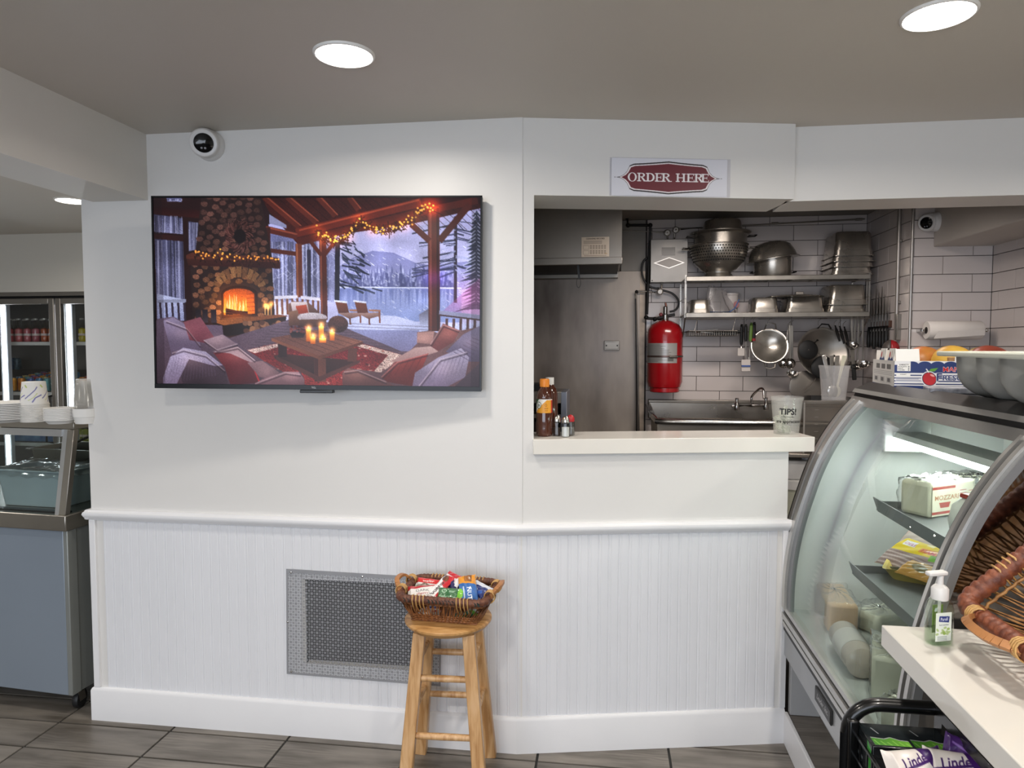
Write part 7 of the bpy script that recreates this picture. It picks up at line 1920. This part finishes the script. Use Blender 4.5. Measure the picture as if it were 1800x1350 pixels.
# deck of the case
zd = .5008
t, m_ = food('cheese_block', 'long orange tinted cheese loaf under wrap on the case deck', 'cheese', 1440, 1085, zd, R(84), off=(.05, .0)); block(t, m_, .30, .10, .105, orangec, bev=.012); film_over(t, m_, .30, .10, .105, .005, 5)
t, m_ = food('cheese_block', 'white cheese piece in crumpled film on the case deck', 'cheese', 1513, 1118, zd, R(30), off=(.09, .08)); block(t, m_, .16, .12, .07, pale, bev=.02); film_over(t, m_, .16, .12, .07, .009, 7)
t, m_ = food('cheese_block', 'tall grey white cheese block in film, beside the white counter', 'cheese', 1550, 1225, zd, R(70), off=(.055, .05)); block(t, m_, .19, .125, .125, pale, bev=.010); film_over(t, m_, .19, .125, .125, .004, 9)
t, m_ = food('salami_log', 'wrapped grey meat log on the case deck', 'meat log', 1478, 1170, zd, R(86), off=(.04, .02))
MB(m_).lathe([(0, -.12), (.03, -.118), (.046, -.108), (.048, 0), (.046, .108), (.03, .118), (0, .12)], (0, 0, .049), (1, 0, 0), n=28).build('log', M('log_grey', '#b9afa6', .35, var=.08, vscale=9, coat=.4), t, smooth='auto')
MB(m_).lathe([(.0488, -.05), (.0492, 0), (.0488, .05)], (0, 0, .049), (1, 0, 0), n=28).build('paper_sleeve', M('sleeve_pale', '#c9c6c4', .4), t, smooth='auto')
t, m_ = food('cheese_block', 'half seen pale cheese wedge at the near end of the case deck', 'cheese', 1563, 1290, zd, R(40), off=(.05, .02)); block(t, m_, .10, .09, .08, pale, bev=.012); film_over(t, m_, .10, .09, .08, .004, 11)

# ------------------------------------------------------------------ on top of the case
ZTC = 1.3615
c0 = atZ(1577, 679, ZTC); c0 = Vector((c0.x * .955 - .01, c0.y * .955, ZTC))
t = T('mango_box', 'blue and white mango carton lettered MANGOS FRESCO on the display case', 'box', c0, R(-9))
bm2 = wmat(t); LX, LY, LZ = .42, .34, .092
ctn = M('carton_white', '#dcdcda', .6, var=.02, vscale=8); inb = M('carton_inside', '#b89a70', .7, var=.08, vscale=10)
g = .004
MB(bm2).box((0, 0, 0), (LX, LY, .005)).build('base', inb, t)
MB(bm2).box((g, g, .005), (LX - g, LY - g, .033)).build('paper_bed', inb, t)
for nm, lo, hi in (('front_wall', (0, 0, 0), (LX, g, LZ)), ('rear_wall', (0, LY - g, 0), (LX, LY, LZ)), ('end_wall', (0, g, 0), (g, LY - g, LZ)), ('end_wall', (LX - g, g, 0), (LX, LY - g, LZ))): MB(bm2).box(lo, hi).build(nm, ctn, t)
def mbox():
    W, H = 400, 96; c = Canvas(W, H, '#e4e4e6'); nav = '#26386e'
    c.rect(0, 12, W, 42, nav)
    for x in range(-10, W, 36): c.ell(x + 24, 14, 19, 12, nav)
    c.rect(0, 0, 46, 14, '#e4e4e6')
    for y in (48, 58, 68, 78): c.rect(0, y, W, y + 4, nav)
    c.rect(0, 86, W, 96, nav)
    c.rect(8, 10, 46, 36, '#ecebe8'); c.text('VARIETY', 27, 16, 5, '#2a2a30', center=True, off=.01)
    for k, s_ in enumerate(('ATAULFO', 'KENT', 'HADEN')): c.text(s_, 10, 22 + k * 6, 4, '#2a2a30')
    for k in range(3): c.ell(41, 20 + k * 6, 2, 2, '#6a6a70')
    c.rect(6, 44, 46, 55, '#ecebe8'); c.text('COUNT', 26, 49, 3.5, '#2a2a30', center=True)
    c.rect(4, 60, 80, 72, '#dadade', alpha=.8); c.line([(6, 63), (70, 63)], 1.2, '#3a3f60'); c.line([(6, 68), (76, 68)], 1.2, '#3a3f60')
    c.ell(100, 62, 23, 27, '#e9e9ec', rot=-.3); c.ell(100, 62, 20, 24, '#20264a', rot=-.3); c.ell(100, 62, 18, 22, '#b0222a', '#c8303a', rot=-.3); c.ell(108, 50, 7, 3.4, '#e8a4a0', rot=.5)
    c.poly([(96, 36), (104, 27), (124, 24), (114, 36)], '#5d9a3a'); c.line([(98, 40), (90, 27)], 3.4, '#e6e6e8')
    c.text('MANGOS', 136, 36, 15, '#e9e4e4', off=.05); c.text('MANGOS', 136, 36, 15, '#c0252c', off=.012)
    c.text('F', 118, 68, 26, '#e4e4e8', off=.05); c.text('F', 118, 68, 26, nav, off=.02); c.text('RESCO', 136, 66, 17, '#e4e4e8', off=.06); c.text('RESCO', 136, 66, 17, nav, off=.02)
    return c
def mend():
    c = Canvas(130, 96, '#dcdad6'); c.rect(0, 90, 130, 96, '#26386e')
    for k in range(3): c.rect(24 + k * 32, 14, 46 + k * 32, 32, '#8a8884'); 
    for k in range(3):
        for j in range(6): c.line([(25 + k * 32 + j * 4, 14), (25 + k * 32 + j * 4, 32)], 1.6, '#2d2d30')
    for y in (40, 46, 52): c.line([(8, y), (118, y)], 1.4, '#77757a')
    for k in range(3): c.rect(10 + k * 38, 60, 40 + k * 38, 82, '#c9c7c4'); c.rect(16 + k * 38, 64, 32 + k * 38, 78, '#6a686a')
    return c
Q = lambda x, y, z: tuple(bm2 @ Vector((x, y, z)))
pp = print_mat('print_paper', .5)
printed('front_print', mbox(), flat(Q(0, -.0006, LZ), Q(LX, -.0006, LZ), Q(0, -.0006, 0)), pp, t)
printed('end_print', mend(), flat(Q(-.0006, LY, LZ), Q(-.0006, 0, LZ), Q(-.0006, LY, 0)), pp, t)
def flap(p0, p1, up, nm='flap', pr=None):
    A, B = Vector(p0), Vector(p1); U_ = Vector(up); o = MB(bm2).hexa([A, B, B + Vector((0, g * .7, 0)) if abs(B.x - A.x) > .01 else B + Vector((g * .7, 0, 0)), A + Vector((0, g * .7, 0)) if abs(B.x - A.x) > .01 else A + Vector((g * .7, 0, 0)), A + U_, B + U_, B + U_ + (Vector((0, g * .7, 0)) if abs(B.x - A.x) > .01 else Vector((g * .7, 0, 0))), A + U_ + (Vector((0, g * .7, 0)) if abs(B.x - A.x) > .01 else Vector((g * .7, 0, 0)))]).build(nm, M('flap_white', '#e6e5e1', .6), t)
flap((.004, 0, LZ), (.075, 0, LZ), (0, .012, .040)); flap((0, .02, LZ), (0, .10, LZ), (.006, 0, .042)); flap((0, .15, LZ), (0, .235, LZ), (.006, 0, .042)); flap((.01, LY - g, LZ), (.09, LY - g, LZ), (0, -.004, .035))
for k in range(2):
    y0 = .02 + .13 * k; e_ = Canvas(40, 22, '#e6e5e1'); e_.ell(12, 12, 4, 6, '#b02a2a'); e_.poly([(0, 22), (10, 15), (20, 20), (30, 15), (40, 22)], '#26386e'); e_.line([(24, 4), (26, 16)], 2, '#8a6a4a')
    printed('flap_print', e_, flat(Q(.0052, y0 + .082, LZ + .042), Q(.0052, y0 + .002, LZ + .042), Q(-.0008, y0 + .082, LZ + .001)), pp, t)
def mango(label, x, y, c, c2, rz=.3, s=1.0):
    p = Vector(Q(x, y, .034)); t = T('mango', label, 'mango', p, group='mangoes in the carton'); mt = M('mango' + c, c, .4, c2=c2, vscale=10)
    MB(Matrix.Translation(p) @ Matrix.Rotation(rz, 4, 'Z')).lathe([(.055 * s * math.sin(q) * (1 + .12 * math.cos(q)), -.066 * s * math.cos(q)) for q in np.linspace(0, PI, 15)], (0, 0, .05 * s), (1, 0, 0), n=24).build('fruit', mt, t, smooth=True)
    MB(Matrix.Translation(p) @ Matrix.Rotation(rz, 4, 'Z')).cyl((.064 * s, 0, .055 * s), (.072 * s, 0, .058 * s), .004, n=8).build('stem', M('mango_stem', '#4a3a26', .7), t)
mango('golden mango with an orange blush, nearest the white flap', .135, .18, '#b8823a', '#c4532c', s=1.02); mango('yellow mango in front of the blushed one', .20, .09, '#d8b24a', '#c98a34', .1, s=1.05)
mango('red brown mango beside the grey tray', .31, .10, '#7a3326', '#9a4a34', .0, s=1.05); mango('green gold mango at the back of the carton', .32, .20, '#a08a44', '#8a6a34', .2)
p = Vector(Q(.16, LY + .05, 0)); t = T('black_packet', 'black packet with faint lettering behind the mangoes', 'packet', p, R(-14)); mm = wmat(t)
MB(mm).box((0, 0, 0), (.16, .03, LZ + .036)).build('packet', M('packet_black', '#0e0e10', .35), t, bevel=.003); c = Canvas(100, 30, '#0e0e10'); c.text('Must', 60, 16, 9, '#b9b9bc', shear=.15)
Q2 = lambda x, y, z: tuple(mm @ Vector((x, y, z)))
printed('lettering', c, flat(Q2(0, -.0006, LZ + .034), Q2(.16, -.0006, LZ + .034), Q2(0, -.0006, LZ - .01)), pp, t)
for k, (px, lab, w) in enumerate(((1707, 'brown bottomed carton with white torn flaps behind the grey tray', .10), (1750, 'white carton flap standing behind the grey tray rim', .085))):
    p = atY(px, 640, 2.45); t = T('open_carton', lab, 'carton', (p.x, 2.45, ZTC), R(-10)); mm = wmat(t); zt_ = atY(px, 622, 2.45).z - ZTC
    MB(mm).box((-w / 2 - .012, .004, 0), (w / 2 + .012, .10, zt_ - .012)).build('carton', M('kraft_lt', '#a07a52', .7, var=.08, vscale=12), t, bevel=.002)
    MB(mm).add([(-w / 2, 0, zt_ - .09), (w / 2, 0, zt_ - .09), (w / 2 - .004, -.004, zt_ - .004), (w * .2, -.006, zt_), (-w * .1, -.004, zt_ - .005), (-w / 2 + .003, -.003, zt_ - .001)], [(0, 1, 2, 3, 4, 5)]).build('torn_flap', M('flap_white', '#e6e5e1', .6), t, solid=.002)
# second, flat carton under the grey tray
p = atZ(1650, 692, ZTC); t = T('flat_carton', 'dark blue and white carton lying under the grey tray', 'carton', (p.x + .03, p.y, ZTC), R(-14)); mm = wmat(t)
MB(mm).box((-.05, 0, 0), (.10, .12, .016)).build('carton', M('carton_navy', '#1f2438', .35, c2='#c9ccd4', vscale=16), t, bevel=.002)

# grey tray with rounded pockets
tg = M('tray_grey', '#8c8d8a', .45, var=.03, vscale=6); tr_rim = M('tray_rim', '#cfd2c6', .4, var=.02, vscale=6)
k0 = atZ(1714, 699, ZTC); k2 = atZ(1797, 716, ZTC)
ang = math.atan2(k2.y - k0.y, k2.x - k0.x)
t = T('pocket_tray', 'grey plastic tray of rounded pockets with a pale rim on the case top', 'tray', (k0.x, k0.y, ZTC), ang); mm = wmat(t)
pitch = (k2 - k0).length / 2; zr = atZ(1714, 650, 0).z
rw = pitch * .47; HT = .113
for k in range(4):
    m = MB(mm); n = 20; vs = []; fs = []
    rows = [(0.0, .30), (.012, .62), (.03, .84), (.055, .97), (.08, 1.0), (HT, 1.02)]
    for z, f in rows: vs += [(k * pitch + rw * f * math.cos(2 * PI * i / n) * (1 if True else 0), .05 + (.095 * (.75 + .25 * f)) * math.sin(2 * PI * i / n) * f, z) for i in range(n)]
    for r_ in range(len(rows) - 1): fs += [(r_ * n + i, r_ * n + (i + 1) % n, (r_ + 1) * n + (i + 1) % n, (r_ + 1) * n + i) for i in range(n)]
    fs.append(tuple(range(n))[::-1]); m.add(vs, fs).build('pocket', tg, t, smooth='auto')
m = MB(mm)
q = rrect(pitch * 4 + .06, .25, .03, 5, cx=pitch * 1.5, cy=.05); q2 = rrect(pitch * 4 - .01, .19, .03, 5, cx=pitch * 1.5, cy=.05); n = len(q)
m.add([(x, y, HT) for x, y in q] + [(x, y, HT + .014) for x, y in q] + [(x, y, HT + .014) for x, y in q2] + [(x, y, HT) for x, y in q2], [(i, (i + 1) % n, n + (i + 1) % n, n + i) for i in range(n)] + [(n + i, n + (i + 1) % n, 2 * n + (i + 1) % n, 2 * n + i) for i in range(n)] + [(2 * n + i, 2 * n + (i + 1) % n, 3 * n + (i + 1) % n, 3 * n + i) for i in range(n)] + [(3 * n + i, 3 * n + (i + 1) % n, (i + 1) % n, i) for i in range(n)]).build('rim', tr_rim, t, bevel=.004)

# ------------------------------------------------------------------ white counter in the foreground
t = T('side_counter', 'white quartz counter in the foreground carrying the baskets', 'counter', (1.1, .9, 0))
ZW = .9
MB().box((.594, .2, ZW - .046), (2.0, 1.555, ZW)).build('top', M('white_quartz_near', '#dedbd4', .10, var=.03, vscale=3, spec=.5), t, bevel=.0025)
MB().box((.80, .25, .10), (1.95, 1.50, ZW - .046)).build('cabinet', M('cabinet_pale', '#bdb9b0', .45, var=.03, vscale=3), t)
MB().box((.83, .28, 0), (1.92, 1.47, .10)).build('plinth', dark, t)
# sanitizer
p = Vector((.672, 1.473, ZW)); t = T('hand_sanitizer', 'clear pump bottle of hand sanitizer on the corner of the white counter', 'bottle', p, R(18)); mm = wmat(t)
hb_ = .092; gel = glass('gel_clear', '#eef4ec', 2.2); 
def oval(w, d, z, n=20): return [(w * math.cos(2 * PI * i / n) * (abs(math.cos(2 * PI * i / n)) + .0) ** -.25 if abs(math.cos(2 * PI * i / n)) > .05 else 0, d * math.sin(2 * PI * i / n), z) for i in range(n)]
def loft(rows, n=24):
    vs = []; fs = []
    for w, d, z in rows:
        for i in range(n):
            a = 2 * PI * i / n; c_, s_ = math.cos(a), math.sin(a); vs.append((w * math.copysign(abs(c_) ** .6, c_), d * math.copysign(abs(s_) ** .6, s_), z))
    for r_ in range(len(rows) - 1): fs += [(r_ * n + i, r_ * n + (i + 1) % n, (r_ + 1) * n + (i + 1) % n, (r_ + 1) * n + i) for i in range(n)]
    fs += [tuple(range(n))[::-1], tuple(range((len(rows) - 1) * n, len(rows) * n))]; return vs, fs
vs, fs = loft([(.023, .016, 0), (.026, .018, .004), (.026, .018, .072), (.022, .016, .086), (.014, .013, .093)]); MB(mm).add(vs, fs).build('bottle', gel, t, smooth='auto')
vs, fs = loft([(.0225, .0155, .002), (.0245, .0165, .006), (.0245, .0165, .030), (.0245, .0165, .0305)]); MB(mm).add(vs, fs).build('gel', glass('gel_fill', '#dfeadf', 1.6), t, smooth='auto')
wp = M('pump_white', '#d7d6d4', .35, trans=.0)
MB(mm).lathe([(.0155, .091), (.016, .096), (.016, .113), (.013, .117), (.009, .120), (.006, .122), (.006, .142), (0, .142)], (0, 0, 0), n=24).build('collar', wp, t, smooth='auto')
MB(mm).box((-.030, -.008, .140), (.012, .008, .149)).build('pump_head', wp, t, bevel=.003); MB(mm).cyl((0, 0, .008), (0, 0, .092), .003, n=8).build('dip_tube', wp, t)
def pl_():
    c = Canvas(60, 84, '#dfe6dd'); c.poly([(14, 10), (52, 12), (50, 30), (12, 26)], '#26357a'); c.text('Purell', 32, 24, 9, '#eef0f6', center=True, off=.01, sx=.9); c.text('hand sanitizer', 32, 38, 4.5, '#3a4a5a', center=True)
    for k in range(14): c.ell(rng.uniform(5, 55), rng.uniform(44, 66), 6, 3.5, '#8aa84a', rot=rng.uniform(-1, 1), alpha=.6)
    for k in range(4): c.line([(8, 70 + k * 3.5), (44, 70 + k * 3.5)], 1.3, '#5a6a6a')
    return c
Q3 = lambda x, y, z: tuple(mm @ Vector((x, y, z)))
printed('label', pl_(), flat(Q3(-.024, -.0186, .070), Q3(.012, -.0186, .070), Q3(-.024, -.0186, .012)), pp, t)
MB(mm).box((.0, .0165, .014), (.024, .0178, .072)).build('rear_label', M('label_green', '#8fae5a', .5, var=.1, vscale=40), t)

# ------------------------------------------------------------------ leaning wicker baskets on the counter
TILT = R(-42)
def lean_basket(label, corner, L, Wd, H, tap, seed, rm_, wk, hnd, tilt=TILT, yaw=0.0, ribb=False):
    """corner: where the far low corner of the rim stands"""
    Rm = Euler((0, tilt, yaw)).to_matrix().to_4x4()
    off = Rm @ Vector((-L / 2, Wd / 2, H)); o = Vector(corner) - off
    t = T('wicker_basket', label, 'basket', o); t.rotation_euler = Euler((0, tilt, yaw))
    basket(t, wmat(t), L, Wd, H, tap, .0185, handles=hnd, wm_=wk, rm=rm_, seed=seed, straps=True); return t
lean_basket('brown wicker basket leaning open towards the room on the white counter', (.722, 1.490, .978), .46, .30, .135, .05, 21, M('rim_wrap_warm', '#6a3626', .5, var=.3, vscale=70, c2='#8a4e34', bump=.35, bscale=160), M('willow_light', '#9a6a3c', .5, var=.3, vscale=60, c2='#b98a54', bump=.3, bscale=200), True)

p = Vector((1.215, 1.335, ZW)); t = T('wicker_basket', 'dark wicker basket standing upright under the raised end of the leaning one', 'basket', p)
basket(t, wmat(t), .33, .26, .13, .03, .013, handles=False, wm_=wick_d, rm=rimd, seed=9, straps=False)

# ------------------------------------------------------------------ black wire rack with snacks
rk = M('rack_black', '#0b0b0c', .28, .3, coat=.3)
t = T('snack_rack', 'black tubular wire rack tucked under the white counter', 'rack', (.565, 1.1, 0))
RX0, RX1, RY1, RY0, RZ = .484, .655, 1.42, .72, .79
def ushape(y):
    r_ = .06; pts = [(RX0, y, 0)] + [(RX0, y, RZ - r_)] + [(RX0 + r_ - r_ * math.cos(a), y, RZ - r_ + r_ * math.sin(a)) for a in np.linspace(0, PI / 2, 8)][1:] + [(RX1, y, RZ)]
    return pts
for y in (RY1, RY0): MB().tube(ushape(y), .0135, n=12).build('end_frame', rk, t, smooth='auto')
for y in (RY1 - .02, RY0): MB().bar((RX1, y, 0), (RX1, y, RZ), .024, .03).build('rear_post', rk, t)
MB().bar((RX1, RY0, RZ), (RX1, RY1, RZ), .026, .022).build('top_rail', rk, t)
ZSH = .634
for z in (ZSH, .28):
    b_ = MB().tube([(RX0 + .012, RY0, z + .10), (RX0 + .012, RY1 - .01, z + .10)], .004, n=6).tube([(RX0 + .012, RY0, z + .055), (RX0 + .012, RY1 - .01, z + .055)], .0035, n=6); b_.build('basket_wire', rk, t)
    m = MB()
    for k in range(20): y = RY0 + (RY1 - RY0) * k / 19; m.tube([(RX0 + .012, y, z + .10), (RX0 + .012, y, z), (RX1 - .01, y, z), (RX1 - .01, y, z + .10)], .0022, n=5)
    for x in np.linspace(RX0 + .012, RX1 - .01, 5): m.tube([(x, RY0, z), (x, RY1, z)], .003, n=5)
    o = m.build('wire_basket', rk, t); o['kind'] = 'stuff'
MB().bar((RX0 + .006, RY1 - .012, ZSH - .01), (RX0 + .006, RY1 - .012, ZSH + .13), .020, .020).build('bracket', rk, t, bevel=.004)
# black and green carton
p = Vector((.499, 1.330, ZSH + .003)); t = T('drink_carton', 'black carton with bright green panels on its lid, in the wire rack', 'carton', p); mm = wmat(t)
cx, cy, cz = .147, .080, .118
MB(mm).box((0, 0, 0), (cx, cy, cz)).build('carton', M('carton_black', '#101214', .22, coat=.3), t, bevel=.002)
def top_print():
    c = Canvas(160, 100, '#1a1f22')
    for k in range(2):
        x = 6 + k * 78; c.poly([(x, 66), (x + 26, 70), (x + 40, 62), (x + 56, 72), (x + 72, 74), (x + 72, 96), (x, 96)], '#3f7a2a', '#6aa03c', d=(1, 0)); c.line([(x, 64), (x + 26, 68), (x + 40, 60), (x + 56, 70), (x + 72, 72)], 3, '#9aa09c')
        for j in range(6): c.line([(x + 4 + j * 12, 74 + j % 3 * 4), (x + 10 + j * 12, 94)], 3, '#8fc058', alpha=.6)
        c.line([(x + 14, 20), (x + 22, 46)], 2.5, '#8a9092')
    return c
Q4 = lambda x, y, z: tuple(mm @ Vector((x, y, z)))
printed('lid_print', top_print(), flat(Q4(.001, cy - .001, cz + .0006), Q4(cx - .001, cy - .001, cz + .0006), Q4(.001, .001, cz + .0006)), print_mat('print_gloss', .2), t)
c = Canvas(100, 50, '#14181a'); c.poly([(70, 0), (96, 4), (92, 50), (74, 50)], '#3f9a3c'); c.line([(10, 12), (50, 12)], 3, '#7a8084'); c.line([(10, 22), (44, 22)], 3, '#5a6064')
printed('side_print', c, flat(Q4(-.0006, cy - .002, cz - .002), Q4(-.0006, .002, cz - .002), Q4(-.0006, cy - .002, .004)), print_mat('print_gloss', .2), t)
def cookie():
    c = Canvas(110, 80, '#d9d2cc'); c.poly([(60, 0), (110, 0), (110, 80), (96, 80)], '#3b1a5c'); c.line([(0, 34), (110, 10)], 4, '#3b1a5c'); c.text("Linden's", 22, 30, 15, '#3b1a5c', rot=-.2, shear=.2, off=.02); c.text('OATMEAL', 16, 52, 10, '#5a4468', rot=-.12, off=.01); c.text('RAISIN', 22, 66, 10, '#5a4468', rot=-.12, off=.01); c.poly([(0, 60), (16, 80), (0, 80)], '#8a4a2c'); c.ell(6, 50, 8, 8, '#a0602c'); return c
for k, (x, y, z, rz, lab) in enumerate(((.560, 1.275, ZSH + .098, R(15), 'white and purple oatmeal raisin cookie bag leaning on the black carton'), (.628, 1.272, ZSH + .100, R(-10), 'second oatmeal raisin cookie bag by the rack post'), (.590, 1.17, ZSH + .03, R(30), 'cookie bag lying lower in the rack, nearest the room'))):
    p = Vector((x, y, z)); t = T('cookie_bag', lab, 'cookie bag', p, group='cookie bags in the wire rack'); e = Matrix.Translation(p) @ Euler((R(52 if k < 2 else 10), 0, rz)).to_matrix().to_4x4(); t.rotation_euler = e.to_euler()
    pack(cookie(), t, e, .115, .10, .022, .12)
p = Vector((.645, 1.302, ZSH + .125)); t = T('cookie_bag', 'purple foil bag with a green corner poking up behind the cookie bags', 'cookie bag', p); e = Matrix.Translation(p) @ Euler((R(60), R(10), R(-20))).to_matrix().to_4x4(); t.rotation_euler = e.to_euler()
c = Canvas(60, 50, '#3b1a5c'); c.poly([(30, 0), (60, 0), (60, 24)], '#3a7a4a'); c.line([(10, 10), (44, 20)], 3, '#7a5aa0'); pack(c, t, e, .07, .07, .012, .12)
for o in list(col.objects):
    if o.type == 'MESH': o.data.name = o.name
print('TRIS', sum(sum(len(p.vertices) - 2 for p in o.data.polygons) for o in col.objects if o.type == 'MESH'))
